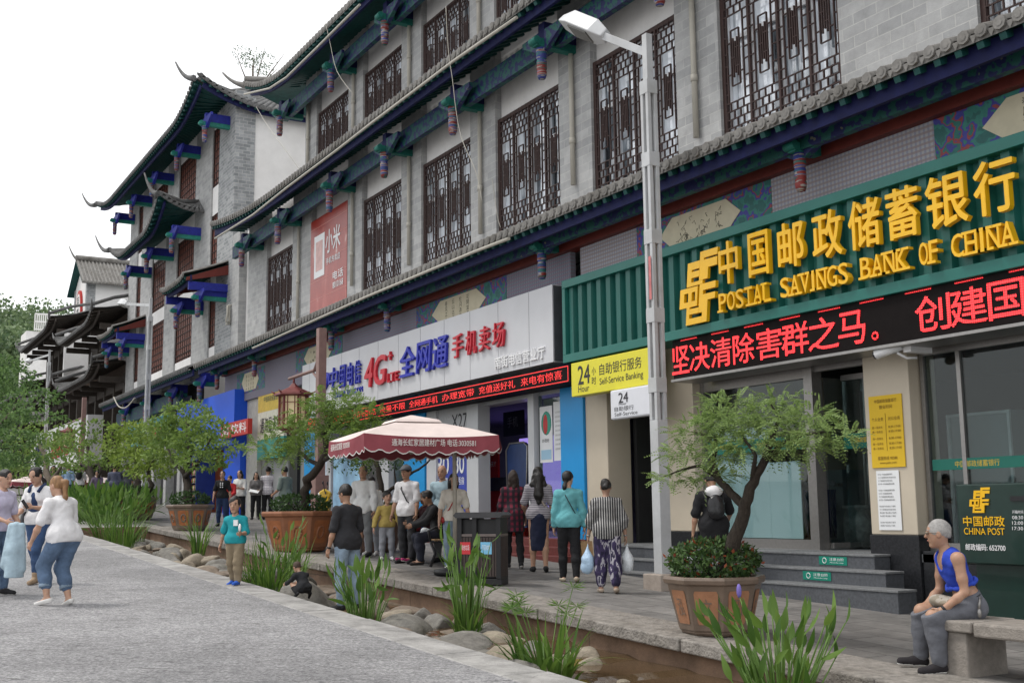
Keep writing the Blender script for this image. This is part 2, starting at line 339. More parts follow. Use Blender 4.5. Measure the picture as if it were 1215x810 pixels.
STEEL = M('brushed_steel', (.28, .27, .26), .35, .1, 20, metal=.7)
GALV = M('galvanised_paint', (.46, .47, .48), .5, .1, 5, dirt=.25)
BLACKM = M('black_metal', (.018, .018, .02), .45, .2)
PIPE = M('pale_plastic_pipe', (.40, .38, .33), .5, .08)
REDPL = M('dark_red_plinth', (.14, .035, .032), .4, .2, 12)
PAPER = M('white_paper', (.74, .75, .76), .8, .02)
INKT = M('print_ink', (.04, .04, .045), .7, 0)

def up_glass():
    """window panes: pale curtains and sky reflection painted as streaks into the glass colour, dark gaps between"""
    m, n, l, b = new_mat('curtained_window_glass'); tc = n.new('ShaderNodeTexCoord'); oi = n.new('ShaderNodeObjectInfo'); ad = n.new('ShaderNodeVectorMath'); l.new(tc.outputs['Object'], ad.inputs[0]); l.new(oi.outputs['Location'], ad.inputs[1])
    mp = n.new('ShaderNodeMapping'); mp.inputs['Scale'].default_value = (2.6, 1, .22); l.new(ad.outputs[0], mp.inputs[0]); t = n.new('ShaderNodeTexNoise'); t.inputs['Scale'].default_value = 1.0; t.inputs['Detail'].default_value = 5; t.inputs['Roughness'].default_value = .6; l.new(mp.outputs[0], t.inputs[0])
    r = n.new('ShaderNodeValToRGB'); e = r.color_ramp.elements; e[0].position = .36; e[0].color = (.02, .025, .03, 1); e[1].position = .50; e[1].color = (.80, .86, .93, 1); k = e.new(.42); k.color = (.2, .235, .27, 1)  # pale streaks: curtains, plus reflected sky painted into the base colour
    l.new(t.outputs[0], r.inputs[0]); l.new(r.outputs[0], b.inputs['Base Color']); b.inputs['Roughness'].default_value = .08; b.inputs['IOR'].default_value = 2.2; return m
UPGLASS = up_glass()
def paving():
    """rough hewn granite: streaky chisel marks, fine speckle and faint slab joints"""
    m, n, l, b = new_mat('hewn_granite_paving'); tc = n.new('ShaderNodeTexCoord'); mp = n.new('ShaderNodeMapping'); mp.inputs['Rotation'].default_value = (0, 0, rad(-57)); l.new(tc.outputs['Object'], mp.inputs[0])
    def noise(sc_, d, vs=None, rough=.6):
        v = mp.outputs[0]
        if vs: q = n.new('ShaderNodeMapping'); q.inputs['Scale'].default_value = vs; l.new(v, q.inputs[0]); v = q.outputs[0]
        t = n.new('ShaderNodeTexNoise'); t.inputs['Scale'].default_value = sc_; t.inputs['Detail'].default_value = d; t.inputs['Roughness'].default_value = rough; l.new(v, t.inputs[0]); return t.outputs[0]
    def ramp(src, a, b_, p0, p1): r = n.new('ShaderNodeValToRGB'); r.color_ramp.elements[0].position = p0; r.color_ramp.elements[1].position = p1; r.color_ramp.elements[0].color = (*a, 1); r.color_ramp.elements[1].color = (*b_, 1); l.new(src, r.inputs[0]); return r.outputs[0]
    def mul(a, c): k = n.new('ShaderNodeMixRGB'); k.blend_type = 'MULTIPLY'; k.inputs[0].default_value = 1; l.new(a, k.inputs[1]); l.new(c, k.inputs[2]); return k.outputs[0]
    streak = noise(1, 7, (7, 42, 1), .72); speck = noise(38, 6, None, .85); big = noise(.5, 5)
    base = ramp(speck, (.14, .14, .145), (.47, .466, .472), .36, .64); c = mul(base, ramp(streak, (.30, .30, .31), (1.03, 1.03, 1.03), .34, .46)); dash = noise(1, 3, (2.6, 17, 1), .55); c = mul(c, ramp(dash, (.36, .355, .35), (1, 1, 1), .29, .345)); fleck = noise(19, 3, None, .6); c = mul(c, ramp(fleck, (.80, .80, .81), (1.1, 1.1, 1.1), .38, .62)); c = mul(c, ramp(big, (.74, .735, .73), (1.12, 1.11, 1.1), .36, .62))
    t = n.new('ShaderNodeTexBrick'); t.inputs['Scale'].default_value = 1; t.inputs['Brick Width'].default_value = .42; t.inputs['Row Height'].default_value = .14; t.inputs['Mortar Size'].default_value = .006; t.inputs['Mortar Smooth'].default_value = .6; t.inputs['Color1'].default_value = (.96, .96, .96, 1); t.inputs['Color2'].default_value = (1.05, 1.05, 1.05, 1); t.inputs['Mortar'].default_value = (.8, .79, .79, 1)
    ns = n.new('ShaderNodeTexNoise'); ns.inputs['Scale'].default_value = 5; ns.inputs['Detail'].default_value = 4; l.new(mp.outputs[0], ns.inputs[0]); dv = n.new('ShaderNodeVectorMath'); dv.operation = 'MULTIPLY_ADD'; dv.inputs[1].default_value = (.05,) * 3; l.new(ns.outputs[1], dv.inputs[0]); l.new(mp.outputs[0], dv.inputs[2]); l.new(dv.outputs[0], t.inputs[0]); c = mul(c, t.outputs[0])
    l.new(c, b.inputs['Base Color']); b.inputs['Roughness'].default_value = .72; b.inputs['Specular IOR Level'].default_value = .35
    h = n.new('ShaderNodeMath'); h.operation = 'MULTIPLY_ADD'; h.inputs[1].default_value = .8; l.new(streak, h.inputs[0]); l.new(speck, h.inputs[2]); bp = n.new('ShaderNodeBump'); bp.inputs['Strength'].default_value = .8; bp.inputs['Distance'].default_value = .02; l.new(h.outputs[0], bp.inputs['Height']); l.new(bp.outputs[0], b.inputs['Normal']); return m
SETT = paving()
# ================================================================ ground, canal, water
def S(o): return tag(o, kind='structure')
KY0, KY1, PY0, FY = 5.22, 4.78, 7.42, 12.0       # canal-side kerb edge, kerb back, platform edge, facade
XL, XR, XC = -33.0, 6.0, -33.0
def sheet(mb, x0, x1, y0, y1, off=0, nx=1, mi=0):
    for i in range(nx):
        a = x0 + (x1 - x0) * i / nx; b = x0 + (x1 - x0) * (i + 1) / nx
        mb.add([(a, y0, gz(a) + off), (b, y0, gz(b) + off), (b, y1, gz(b) + off), (a, y1, gz(a) + off)], [(0, 1, 2, 3)], mi)
mb = MB(); sheet(mb, -140, 40, -60, KY1); S(mb.build('street', SETT))
mb = MB(); sheet(mb, -400, -140.0, -60, 60, 0); sheet(mb, -140, 40, 12.4, 60, -.25); sheet(mb, -140, XC, KY1, 12.4, -.02); sheet(mb, 40, 160, -60, 60, 0); sheet(mb, -140, 40, -300, -60.0, 0)
S(mb.build('ground', M('far_ground_earth', (.26, .255, .24), .9)))
mb = MB()
def slab(mb, x0, x1, y0, y1, t, top=0.0, mi=0):
    mb.hexa([(x0, y0, gz(x0) + top - t), (x1, y0, gz(x1) + top - t), (x1, y1, gz(x1) + top - t), (x0, y1, gz(x0) + top - t),
             (x0, y0, gz(x0) + top), (x1, y0, gz(x1) + top), (x1, y1, gz(x1) + top), (x0, y1, gz(x0) + top)], mi)
x = XL
while x < XR:                                       # kerb slabs with slightly uneven edges
    L = random.uniform(.9, 1.4); slab(mb, x, min(x + L - .012, XR), KY1 + .004, KY0 + random.uniform(-.02, .025), .16, random.uniform(.001, .012)); x += L
S(mb.build('kerb', KERB, bevel=.012))
mb = MB(); sheet(mb, -140, 40, PY0 + .55, 12.4, -.001); S(mb.build('sidewalk', SLAB))
mb = MB(); x = XL
while x < XR:
    L = random.uniform(1.0, 1.5); slab(mb, x, min(x + L - .01, XR), PY0 - random.uniform(.0, .035), PY0 + .765, .13, random.uniform(.001, .01)); x += L
S(mb.build('sidewalk_edge', M('rough_edge_stone', (.25, .23, .208), .9, .4, 11, bump=1.0, bscale=34, dirt=.3), bevel=.015))
mb = MB()
mb.hexa([(XL, PY0 + .09, gz(XL) - 1.2), (XR, PY0 + .09, gz(XR) - 1.2), (XR, PY0 + .5, gz(XR) - 1.2), (XL, PY0 + .5, gz(XL) - 1.2),
         (XL, PY0 + .09, gz(XL) - .131), (XR, PY0 + .09, gz(XR) - .131), (XR, PY0 + .5, gz(XR) - .131), (XL, PY0 + .5, gz(XL) - .131)])
mb.hexa([(XL, KY0 - .3, gz(XL) - 1.2), (XR, KY0 - .3, gz(XR) - 1.2), (XR, KY0 - .03, gz(XR) - 1.2), (XL, KY0 - .03, gz(XL) - 1.2),
         (XL, KY0 - .3, gz(XL) - .165), (XR, KY0 - .3, gz(XR) - .165), (XR, KY0 - .03, gz(XR) - .165), (XL, KY0 - .03, gz(XL) - .165)])
mb.box(XL - .3, XL, KY1, PY0 + .6, gz(XL) - 1.2, gz(XL) + .005)
S(mb.build('canal_wall', WALLSTONE))
# pebbly bed that falls in steps with the street
mb = MB(); nx, ny = 150, 14; V = []
for i in range(nx + 1):
    xx = XL + (XR - XL) * i / nx
    for j in range(ny + 1):
        yy = KY0 - .05 + (PY0 + .12 - KY0) * j / ny; e = abs(j / ny - .5) * 2
        V.append((xx, yy, (gz(xx) if xx < -9.5 else min(gz(xx), .38) - .02) - .56 + .16 * e ** 3 + .04 * math.sin(xx * 2.1 + yy * 3) + random.uniform(-.02, .02)))
mb.add(V, [(i * (ny + 1) + j, (i + 1) * (ny + 1) + j, (i + 1) * (ny + 1) + j + 1, i * (ny + 1) + j + 1) for i in range(nx) for j in range(ny)], 0, True)
S(mb.build('canal_bed', M('silt_and_gravel', (.13, .095, .065), .8, .45, 7, bump=.6, bscale=50)))
m, n, l, b = new_mat('canal_water'); b.inputs['Base Color'].default_value = (.085, .055, .03, 1); b.inputs['Roughness'].default_value = .04; b.inputs['IOR'].default_value = 1.33
t = n.new('ShaderNodeTexNoise'); t.inputs['Scale'].default_value = 3; tc = n.new('ShaderNodeTexCoord'); l.new(tc.outputs['Object'], t.inputs[0])
bp = n.new('ShaderNodeBump'); bp.inputs['Strength'].default_value = .12; bp.inputs['Distance'].default_value = .03; l.new(t.outputs[0], bp.inputs['Height']); l.new(bp.outputs[0], b.inputs['Normal'])
mb = MB(); row = []
for x0, x1, zw in ((6, -9.2, .045), (-9.4, -10.2, .075), (-10.4, -11.4, .115), (-11.6, -12.9, .17), (-13.1, -14.2, .20), (-14.4, -15.8, .215), (-16, -18.4, .26), (-18.6, -21.4, .36), (-21.6, -25, .47), (-25.2, -29, .62), (-29.2, -33, .78)):
    row += [(x0, zw), (x1, zw)]
for (xa, za), (xb, zb) in zip(row[:-1], row[1:]): mb.add([(xb, KY0 - .03, zb), (xa, KY0 - .03, za), (xa, PY0 + .09, za), (xb, PY0 + .09, zb)], [(0, 1, 2, 3)])
S(mb.build('canal_water', m))
# ================================================================ roofs
def roof_patch(tl, ud, A, B, A2, B2, lA=0, lB=0, wA=4, wB=4, spacing=.24, mt=0, mu=(0, 1, 2), thick=.09, rafters=True, discs=True, curve=.0, board=True):
    """tiled roof between an eave edge A->B and the inner edge A2->B2; corners lift. tl: tile builder, ud: underside builder"""
    A, B, A2, B2 = [np.array(p, float) for p in (A, B, A2, B2)]; L = np.linalg.norm(B - A)
    def P(s, t):
        e = A + (B - A) * s; i = A2 + (B2 - A2) * s; p = e + (i - e) * t; d = s * L
        lift = lA * max(0, 1 - d / wA) ** 2 + lB * max(0, 1 - (L - d) / wB) ** 2
        p = p.copy(); p[2] += lift * (1 - t) ** 1.6 - curve * 4 * t * (1 - t) * .25; return p
    ns = max(4, int(L / .6)); T = [0, .33, .66, 1]
    V = [P(i / ns, t) for i in range(ns + 1) for t in T]; V2 = [p - np.array([0, 0, thick]) for p in V]; k = len(T)
    F = [(i * k + j, (i + 1) * k + j, (i + 1) * k + j + 1, i * k + j + 1) for i in range(ns) for j in range(k - 1)]
    tl.add(V, F, mt, True); ud.add(V2, [f[::-1] for f in F], mu[0], True)
    tl.add([V[i * k] for i in range(ns + 1)] + [V2[i * k] for i in range(ns + 1)], [(i, ns + 1 + i, ns + 2 + i, i + 1) for i in range(ns)], mt)
    n = max(2, int(L / spacing))
    outw = (A - A2); outw[2] = 0; outw /= np.linalg.norm(outw)
    for i in range(n + 1):
        s = (i + .5) / (n + 1); pts = [P(s, t) for t in T]; pts[0] = pts[0] + outw * .03
        d = (B - A) / L; V = []
        for p in pts:
            for a in (0, 45, 90, 135, 180):
                V.append(p + d * .075 * math.cos(rad(a)) + np.array([0, 0, .02 + .075 * math.sin(rad(a))]))
        tl.add(V, [(q * 5 + j, (q + 1) * 5 + j, (q + 1) * 5 + j + 1, q * 5 + j + 1) for q in range(3) for j in range(4)], mt, True)
        if discs:                                        # round end tile and the drip between
            c = pts[0] + outw * .012 + np.array([0, 0, .012]); V = [c + d * .082 * math.cos(rad(a)) + np.array([0, 0, .082 * math.sin(rad(a))]) for a in range(0, 360, 45)]
            V += [v - outw * .05 for v in V]; tl.add(V, [list(range(8))] + [(j, 8 + j, 8 + (j + 1) % 8, (j + 1) % 8) for j in range(8)], mt)
            V = [c + d * .045 * math.cos(rad(a)) + np.array([0, 0, .045 * math.sin(rad(a))]) + outw * .006 for a in range(0, 360, 60)]; tl.add(V, [list(range(6))], mt)
            s2 = min(1, (i + 1) / (n + 1)); c2 = P(s2, 0) + outw * .02
            tl.add([c2 - d * .05, c2 + d * .05, c2 + np.array([0, 0, -.10])], [(0, 1, 2)], mt)
    if rafters:
        n = max(2, int(L / .3))
        for i in range(n + 1):
            s = (i + .5) / (n + 1); a = P(s, .03) - np.array([0, 0, thick + .05]); b_ = P(s, 1) - np.array([0, 0, thick + .05]); ud.bar(a, b_, .09, .08, mu[1])
    if board:
        for i in range(ns):
            a = P(i / ns, .16); b_ = P((i + 1) / ns, .16)
            z = np.array([0, 0, thick + .15]); ud.bar(a - z, b_ - z, .07, .24, mu[2])
    return P
def horn(mb, base, tip, mi=0, r=.13):
    base = np.array(base, float); tip = np.array(tip, float); pts = []
    for i in range(8):
        t = i / 7; p = base + (tip - base) * t; p[2] = base[2] + (tip[2] - base[2]) * t ** 2.1; pts.append(p)
    mb.tube(pts, [r * (1 - .78 * (i / 7)) for i in range(8)], 6, mi)
def bracket_mb(x, yw, ye, z, s=1.0):
    """beam end stepping out of the wall, green scroll under it, banded hanging post"""
    a = MB(); a.box(x - .11 * s, x + .11 * s, ye + .1, yw, z - .2 * s, z + .14 * s, 0)
    a.box(x - .09 * s, x + .09 * s, ye - .05, yw, z - .36 * s, z - .202 * s, 1)
    a.tube([(x - .12 * s, ye - .06, z - .26 * s), (x + .12 * s, ye - .06, z - .26 * s)], .078 * s, 10, 1)
    for k in (-1, 1):
        a.hexa([(x + k * .1 * s, ye + .1, z - .45 * s), (x + k * .75 * s, ye + .12, z - .12 * s), (x + k * .75 * s, ye + .2, z - .12 * s), (x + k * .1 * s, ye + .22, z - .45 * s),
                (x + k * .1 * s, ye + .1, z - .02), (x + k * .75 * s, ye + .12, z - .02), (x + k * .75 * s, ye + .2, z - .02), (x + k * .1 * s, ye + .22, z - .02)], 2)
    p = MB(); p.lathe([(.0, -1.02 * s), (.07 * s, -1.0 * s), (.095 * s, -.93 * s), (.1 * s, -.86 * s), (.085 * s, -.84 * s), (.1 * s, -.8 * s), (.1 * s, -.64 * s), (.085 * s, -.61 * s), (.105 * s, -.58 * s), (.105 * s, -.36 * s), (.0, -.36 * s)], (x, ye + .1, z), 12, 0)
    return a, p
DGRN2 = M('mid_jade_paint', (.012, .13, .105), .6, .35, 9)
def put_bracket(par, x, yw, ye, z, s=1.0, mats=None, pm=None):
    a, p = bracket_mb(x, yw, ye, z, s); o = a.build('eave_bracket', mats or [NAVY, DGRN2, ORNV], par); p.build('hanging_post', pm or POSTM, o)
# ================================================================ main building (shops below, two storeys of lattice windows)
B1 = thing('shop_building', 'long grey brick shop building with tiled eaves above the bank and phone shop', 'building', (-20, 12, gz(-20)))
WX = [(-36.95, -34.35), (-28.65, -26.05), (-24.87, -22.27), (-21.1, -18.5), (-17.36, -14.76), (-13.65, -11.05), (-8.76, -6.16)]   # 2nd floor windows
POST = (-32.64, -29.7)
op2 = sorted(WX + [POST]); X0, X1 = -41.0, -2.0
wl = MB()
def piers(mb, ops, x0, x1, z0, z1, yb=12.6, mi=0):
    a = x0
    for o in ops + [(x1, x1)]:
        if o[0] - a > .05: mb.box(a, o[0], 12.0, yb, z0, z1, mi)
        a = o[1]
piers(wl, op2, X0 + 2.0, X1, 6.6, 11.9)
wl.box(X0 + .9, X0 + 1.998, 12.28, 12.6, 6.6, 11.9, 1)                     # pale recess at the far end
wl.box(X0, X0 + .9, 12.0, 12.6, 6.6, 11.9, 0)
for a, b in op2:
    wl.box(a, b, 12.16, 12.6, 10.24, 11.9, 1); wl.box(a, b, 12.1, 12.6, 6.6, 7.56, 1)
op3 = [(-32.32, -29.72)] + [o for o in WX if o[0] > -30]
piers(wl, op3, -33.3, X1, 11.902, 15.6)
for a, b in op3:
    wl.box(a, b, 12.16, 12.6, 13.9, 15.6, 1); wl.box(a, b, 12.1, 12.6, 11.903, 11.95, 1)
wl.box(-33.3, -33.0, 12.602, 20, 11.5, 15.4, 0)
wl.box(X0, X1, 20, 20.3, 0, 15, 0); wl.box(X1 - .3, X1, 12.6, 20, 4, 15.5, 0)
wl.box(X0, X1, 12.6, 20, 6.4, 6.58, 1); wl.box(X0, X1, 12.7, 20, 11.2, 11.38, 1)
wl.build('wall', [BRK, OFFW], B1)
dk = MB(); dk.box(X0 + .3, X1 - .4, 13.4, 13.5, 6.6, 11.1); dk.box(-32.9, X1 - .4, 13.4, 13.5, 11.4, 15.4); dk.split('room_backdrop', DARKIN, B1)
# lattice window, built once and shared
def lattice_mb(w=2.6, h=2.66):
    a = MB(); yf = 12.06
    def vb(x, z0, z1, t=.019, d=.03): a.box(x - t / 2, x + t / 2, yf, yf + d, z0, z1)
    def hb(z, x0, x1, t=.019, d=.026): a.box(x0, x1, yf + .003, yf + d, z - t / 2, z + t / 2)
    for x in (.04, w - .04): vb(x, 0, h, .08, .07)
    for z in (.04, h - .04): a.box(.08, w - .08, yf + .004, yf + .066, z - .04, z + .04)
    for i in (1, 2, 3): vb(w * i / 4, .08, h - .08, .042, .05)
    cw = w / 4; rows = [.17, .31, .45, .59]; rr = rows + [h - r for r in rows]
    for c in range(4):
        x0 = c * cw + .027; x1 = (c + 1) * cw - .027; L = x1 - x0; X = [x0 + L * f for f in (.18, .34, .5, .66, .82)]
        for z in rr: hb(z, x0, x1)
        for i, x in enumerate(X):                                       # long staves in the middle field
            q = (.59, .86, 1.06, .86, .59)[i]; vb(x, q, h - q)
        for f in (.42, .58): vb(x0 + L * f, 1.0, h - 1.0)
        for z, a_, b_ in ((.86, 1, 3), (h - .86, 1, 3), (1.06, 0, 1), (1.06, 3, 4), (h - 1.06, 0, 1), (h - 1.06, 3, 4), (h / 2, 1, 2), (h / 2 + .16, 2, 3), (h / 2 - .16, 2, 3)): hb(z, X[a_], X[b_])
        for z in (.75, h - .75, .95, h - .95, h / 2 + .1, h / 2 - .1): hb(z, x0, X[0]); hb(z, X[4], x1)
        edges = [0] + rows
        for q in range(len(rows)):                                      # staggered stubs between the grid rows
            for f in ((.25, .5, .75) if q % 2 else (.12, .38, .62, .88)):
                vb(x0 + L * f, edges[q], rows[q]); vb(x0 + L * f, h - rows[q], h - edges[q])
    return a
def frame_mb(w=2.6, h=2.66):
    a = MB(); y = 12.135
    for x in (.05, w * .25, w * .5, w * .75, w - .05): a.box(x - .04, x + .04, y, y + .06, .02, h - .02)
    for z in (.06, h * .63, h - .06): a.box(.09, w - .09, y + .004, y + .056, z - .04, z + .04)
    return a
def pane_mb(w=2.6, h=2.66): return MB().box(.02, w - .02, 12.2, 12.21, .02, h - .02)
bl = np.array([-20, 12, gz(-20)])
def shift(mb, dx, dz, s=1.0):
    V = np.array(mb.v); V[:, 0] += dx; V[:, 2] += dz; mb.v = [tuple(p) for p in V]; return mb
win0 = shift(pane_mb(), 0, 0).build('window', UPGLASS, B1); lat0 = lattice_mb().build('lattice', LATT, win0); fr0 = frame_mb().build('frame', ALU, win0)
firstw = True
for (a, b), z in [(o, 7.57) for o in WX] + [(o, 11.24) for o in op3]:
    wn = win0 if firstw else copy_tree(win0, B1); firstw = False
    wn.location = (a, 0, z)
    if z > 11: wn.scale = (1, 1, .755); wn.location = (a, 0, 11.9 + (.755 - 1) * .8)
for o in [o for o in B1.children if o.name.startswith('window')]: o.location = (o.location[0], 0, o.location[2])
# downpipes on the piers
for z0, z1, xs in ((7.45, 10.9, [-33.6, -29.2, -25.45, -21.7, -17.93, -14.2]), (11.9, 14.5, [-32.9, -29.2, -25.45, -21.7, -17.93, -14.2])):
    for x in xs:
        a = MB(); a.tube([(x, 11.93, z0 + random.uniform(0, .5)), (x, 11.93, z1)], .05, 8); a.tube([(x, 11.93, z0 + 1.3), (x, 11.93, z0 + 1.42)], .062, 8); a.build('drainpipe', PIPE, B1)
# eaves
def eave_parts(name, par, patches, horns=(), extra=None, tm=TILE, um=None):
    tl, ud = MB(), MB()
    for kw in patches: roof_patch(tl, ud, **kw)
    for h_ in horns: horn(tl, *h_)
    if extra: extra(tl, ud)
    o = tl.build(name, tm, par); ud.build('painted_soffit', um or [DGREEN, DGREEN, NAVY], o); return o
E1 = eave_parts('lower_eave', B1, [dict(A=(-41.4, 10.8, 6.96), B=(-1.5, 10.8, 6.96), A2=(-41.4, 12.0, 7.42), B2=(-1.5, 12.0, 7.42))])
E2 = eave_parts('middle_eave', B1, [dict(A=(-39.7, 10.8, 11.35), B=(-1.5, 10.8, 11.35), A2=(-39.7, 12.0, 11.9), B2=(-1.5, 12.0, 11.9), lA=.55, wA=7)])
def e3x(tl, ud):
    roof_patch(tl, ud, (-34.6, 12.0, 15.5), (-1.5, 12.0, 15.5), (-33, 17, 18.2), (-1.5, 17, 18.2), rafters=False, discs=False, board=False)
    tl.tube([(-33.5, 17, 18.3), (-1.5, 17, 18.3)], .18, 8)
    tl.tube([(-35.7, 10.75, 15.95), (-34.8, 11.6, 15.75), (-33.6, 14, 16.6), (-33, 17, 18.3)], .11, 7)
E3 = eave_parts('upper_eave', B1, [dict(A=(-35.8, 10.7, 14.9), B=(-1.5, 10.8, 14.85), A2=(-34.0, 12.0, 15.45), B2=(-1.5, 12.0, 15.45), lA=.95, wA=4.2),
     dict(A=(-35.8, 18, 15.0), B=(-35.8, 10.7, 14.9), A2=(-33.2, 17.0, 17.6), B2=(-34.0, 12.0, 15.45), lB=.95, wB=4.2, rafters=False, board=False)], [((-35.6, 10.9, 15.75), (-36.5, 10.2, 16.35))], e3x)
# painted beams, red boards and friezes under the eaves
pb = MB()
pb.box(-41, -1.6, 11.3, 11.42, 6.62, 6.86, 1)
pb.box(-39.3, -1.6, 11.5, 11.64, 10.62, 11.05, 1); pb.box(-34, -1.6, 11.5, 11.64, 14.1, 14.55, 1)
pb.build('painted_beam', [ORN, ORNV], B1)
rb = MB(); rb.box(-41, -1.6, 11.7, 11.98, 6.58, 7.08); rb.build('red_board', RED, B1)
for x in [-39.8, -37.35, -33.6, -29.2, -25.45, -21.7, -17.93, -14.2, -10.0, -5.5]:
    if x > -39: put_bracket(B1, x, 12.0, 11.15, 10.95)
    if x > -36: put_bracket(B1, x, 12.0, 11.15, 14.45)
for x in [-40.3, -36.0, -29.2, -25.45, -18.2, -11.3, -4.5]:
    put_bracket(B1, x, 11.95, 11.25, 6.9, .85)
fz = MB(); fz.box(-41, -17.95, 11.84, 11.96, 5.5, 6.6, 1); fz.box(-17.6, -1.6, 11.84, 11.96, 5.5, 6.6, 0); fz.build('painted_frieze', [FRIEZE, FRIEZEB], B1)
def cartouche(x0, x1, z0, z1, lines=True):
    m_ = MB(); y = 11.832; w_ = (x1 - x0) * .2; zc = (z0 + z1) / 2
    m_.box(x0, x1, y, 11.838, z0, z1, 0)
    m_.prism([(x0 + w_, zc), (x0 + w_ * 1.5, z0 + .06), (x1 - w_ * 1.5, z0 + .06), (x1 - w_, zc), (x1 - w_ * 1.5, z1 - .06), (x0 + w_ * 1.5, z1 - .06)], y - .012, y - .004, 1)
    o = m_.build('painted_cartouche', [CART, CREAM], B1); t_ = MB(); a, b = x0 + w_ * 1.7, x1 - w_ * 1.7; h = z1 - z0
    if lines:
        for k, s_ in enumerate(('春风江水', '云山古道', '松月清泉', '花開富貴')):
            for q, ch in enumerate(s_):
                xx = a + (b - a) * (k + .2) / 4; zz = z1 - .1 - (q + 1) * h * .19; text_mb(t_, ch, xx, zz, xx + .12, zz + .11, y - .0125)
    else:
        for k in range(44):
            xx = a + (b - a) * random.random(); zz = z0 + .12 + random.random() ** 2 * h * .5
            t_.tube([(xx, y - .013, zz), (xx + random.uniform(-.04, .04), y - .013, zz + random.uniform(.02, .09)), (xx + random.uniform(-.1, .1), y - .013, zz + random.uniform(-.01, .07))], .0045, 4)
    t_.build('brushwork', INK, o)
random.seed(11)
cartouche(-15.8, -12.4, 5.92, 6.58, False); cartouche(-9.4, -5.8, 5.92, 6.58); cartouche(-24.8, -20.4, 5.92, 6.58); cartouche(-33.4, -29.6, 5.92, 6.58, False); cartouche(-39.5, -36.4, 5.75, 6.5)
# ---- ground floor: bank
FLB = 1.06
gf = MB()
gf.box(-10.95, -10.18, 11.98, 12.5, 1.3, 4.4, 0); gf.box(-15.42, -14.6, 11.98, 12.5, 1.3, 4.4, 0); gf.box(-17.75, -17.05, 11.98, 12.5, .75, 4.4, 0)
gf.box(-17.05, -1.8, 12.05, 12.6, 3.76, 5.5, 0)
gf.split('bank_pillar', BEIGE, B1, bevel=.012)
gf = MB(); gf.box(-10.97, -10.16, 11.96, 12.5, .3, 1.298); gf.box(-15.44, -14.58, 11.96, 12.5, .5, 1.298); gf.box(-10.15, -1.8, 12.0, 12.3, .1, 1.1)
gf.split('pillar_base', BLKST, B1, bevel=.008)
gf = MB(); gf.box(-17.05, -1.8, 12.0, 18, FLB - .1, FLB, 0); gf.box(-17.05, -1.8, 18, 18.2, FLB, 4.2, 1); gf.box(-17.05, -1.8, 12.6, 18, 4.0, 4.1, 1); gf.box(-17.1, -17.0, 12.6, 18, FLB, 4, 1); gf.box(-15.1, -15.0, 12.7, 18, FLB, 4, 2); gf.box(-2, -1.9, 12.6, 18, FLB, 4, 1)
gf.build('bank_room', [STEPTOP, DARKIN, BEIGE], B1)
fl = FLB
# entrance steps
for k in range(3):
    zt = fl - .0 - .19 * k - .012; y0 = 11.98 - .31 * (k + 1); xr = -9.98 + .33 * 0 if k == 2 else (-10.2 - (1 - k) * .35)
    m_ = MB(); x0, x1 = -15.6, -9.75 - .45 * (2 - k)
    m_.box(x0, x1, y0, 12.0 - .31 * k, zt - .6, zt - .03, 0); m_.box(x0 - .01, x1 + .015, y0 - .015, 12.0 - .31 * k, zt - .03, zt, 1)
    m_.build('entrance_step', [STEPST, STEPTOP], B1, bevel=.006)
m_ = MB(); x0, x1 = -17.0, -15.62
for k in range(3):
    zt = fl - .19 * k - .012; y0 = 11.98 - .31 * (k + 1) - .05; m_ = MB()
    m_.box(x0, x1, y0 + .2, 12.0 - .31 * k, zt - .5, zt - .03, 0); m_.box(x0, x1, y0 + .185, 12.0 - .31 * k, zt - .03, zt, 1); m_.build('entrance_step', [STEPST, STEPTOP], B1)
# glazed entrance
gp = MB(); gp.box(-14.58, -12.2, 12.2, 12.212, fl + .14, 3.74); e_ = gp.build('glass_partition', GLASS, B1)
m_ = MB()
m_.box(-12.2, -12.03, 12.1, 12.3, fl, 3.76); m_.box(-14.6, -14.52, 12.14, 12.26, fl, 3.76); m_.box(-14.52, -12.2, 12.15, 12.26, fl, fl + .14); m_.box(-14.52, -12.2, 12.15, 12.26, 3.55, 3.76); m_.box(-12.03, -10.95, 12.15, 12.26, 3.62, 3.76)
m_.build('door_frame', STEEL, B1)
m_ = MB(); m_.box(-14.45, -13.15, 12.24, 12.26, fl + .15, 2.9); m_.box(-13.15, -12.5, 12.245, 12.26, fl + .15, 2.35); m_.split('frosted_film', M('frosted_film', (.72, .80, .82), .5, .04, 2), B1)
dl = MB(); dl.box(-12.0, -11.985, 12.3, 13.1, fl + .03, 3.55); d_ = dl.build('door', GLASS, B1)
dl = MB(); dl.box(-12.02, -11.95, 13.08, 13.14, fl + .02, 3.58); dl.box(-12.02, -11.95, 12.3, 13.08, fl + .02, fl + .1); dl.tube([(-11.9, 12.95, fl + .35), (-11.9, 12.95, fl + 2.3)], .022, 8); dl.build('door_rail', STEEL, d_)
d2 = MB(); d2.box(-11.95, -11.15, 12.62, 12.632, fl + .03, 3.55); d_ = d2.build('door', GLASS, B1)
d2 = MB(); d2.box(-11.17, -11.11, 12.6, 12.66, fl + .02, 3.58); d2.box(-11.95, -11.17, 12.6, 12.66, 3.5, 3.58); d2.tube([(-11.24, 12.56, fl + .2), (-11.24, 12.56, fl + 2.6)], .024, 8); d2.build('door_rail', STEEL, d_)
GSTRIP = M('green_glass_strip', (.015, .16, .12), .5, .05)
YEL = M('emblem_yellow', (.80, .45, .006), .35, .06, 4, coat=.2); YELP = M('flat_yellow_print', (.72, .48, .04), .6, 0)
m_ = MB(); m_.box(-14.5, -12.22, 12.185, 12.195, 2.52, 2.72); m_.box(-11.95, -11.2, 12.6, 12.61, 2.5, 2.72)
